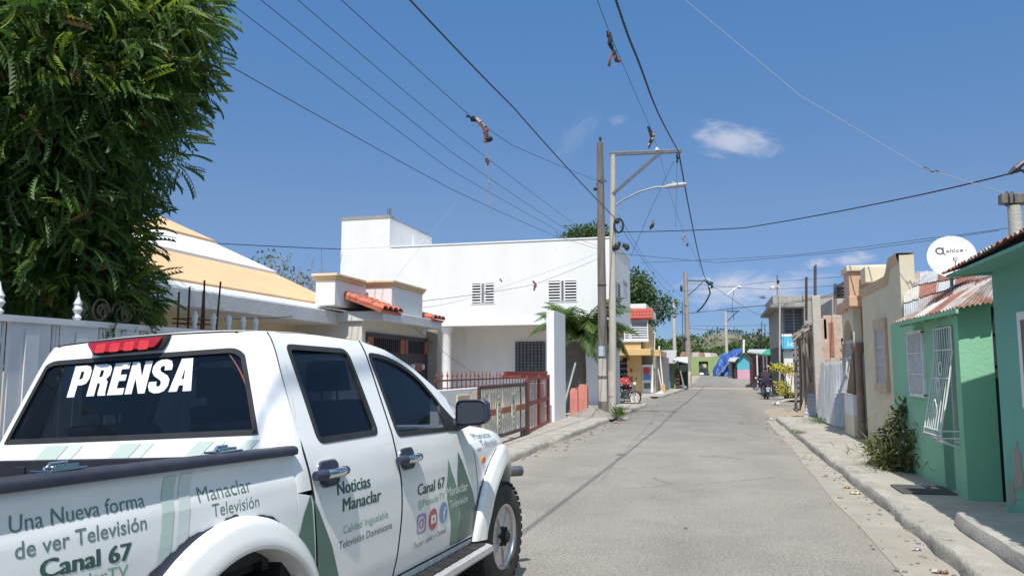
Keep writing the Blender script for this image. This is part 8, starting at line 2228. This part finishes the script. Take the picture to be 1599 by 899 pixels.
# ---- litter
def crumple(name, label, px, py, z, size, mats, seed, flat=.4, n=3):
    rr = random.Random(seed); c = AZ(px, py, z); q = MB(); size *= .72
    for k in range(n):
        cx, cy = c.x + rr.uniform(-1, 1) * size * .6, c.y + rr.uniform(-1, 1) * size * .6; rows = []
        for i in range(5):
            rows.append([(cx + (i / 4 - .5) * size * 1.3 + rr.uniform(-.1, .1) * size, cy + (j / 4 - .5) * size + rr.uniform(-.1, .1) * size, z + .004 + abs(rr.gauss(0, .5)) * size * flat) for j in range(5)])
        q.grid(rows, k % len(mats))
    return q.build(name, mats, label=label, cat='litter', group='litter in the gutter and on the kerbs')
YW = M('yellow wrapper', (.50, .39, .08), .6); BLK = M('black scrap', (.02, .02, .02), .6); WHT = M('white scrap', (.55, .55, .54), .8); BLU = M('blue scrap', (.15, .32, .6), .6); RED_S = M('red scrap', (.40, .09, .07), .7); BRN = M('brown leaf scrap', (.28, .17, .10), .9)
crumple('wrapper', 'yellow and black wrapper lying in the right gutter', 1325, 762, .008, .07, [YW, BLK], 1)
crumple('wrapper', 'pale yellow crumpled wrapper nearer than the black and yellow one', 1336, 771, .008, .08, [YW, WHT], 2)
crumple('scrap', 'small black scrap up the gutter from the yellow wrappers', 1290, 744, .008, .045, [BLK], 3, .3, 2)
crumple('wrapper', 'blue and white crumpled packet in the near gutter', 1431, 858, .008, .055, [WHT, BLU, RED_S], 4)
crumple('wrapper', 'red and white torn packet at the bottom of the gutter', 1470, 895, .008, .075, [RED_S, WHT, BRN], 5)
crumple('plastic_bag', 'white plastic bag on the dirt corner at the crossing', 1210, 632, .02, .25, [WHT], 6, .8)
crumple('plastic_bag', 'white bag scrap by the left kerb near the poles', 975, 655, .01, .16, [WHT, BLU], 7, .6)
crumple('plastic_bag', 'blue plastic scrap at the foot of the dark yard wall', 879, 642, .13, .2, [BLU], 8, .7)
crumple('scrap', 'brown leaf litter by the kerb below the poles', 962, 660, .01, .22, [BRN, RED_S], 9, .15)
crumple('scrap', 'brown dry leaves in the gutter below the yellow wrappers', 1312, 777, .008, .045, [BRN], 10, .3)
crumple('scrap', 'pale brown scraps on the gutter by the right kerb corner', 1206, 655, .01, .18, [BRN, WHT], 11, .3)
crumple('scrap', 'dark pebble scrap on the asphalt in mid road', 1071, 825, .004, .035, [BLK], 12, .3, 1)
rr = random.Random(21); q = MB()
for i in range(170):
    y = 5 + 22 * rr.random() ** 1.6; x = XR(y) - rr.random() ** 1.5 * .5; s = rr.uniform(.006, .022); q.ball((x, y, .010), s, 0, 5, 3, (1.2, 1, .6))
for i in range(120):
    y = 13 + 21 * rr.random(); x = XL(y) + rr.random() ** 1.6 * .5; s = rr.uniform(.01, .035); q.ball((x, y, .010), s, 0, 5, 3, (1.2, 1, .6))
o = q.build('gravel', M('grit', (.25, .225, .19), .95, (.15, .135, .115), 20, 1), kind='stuff', base=False); o['label'] = 'loose grit and pebbles along both kerbs'
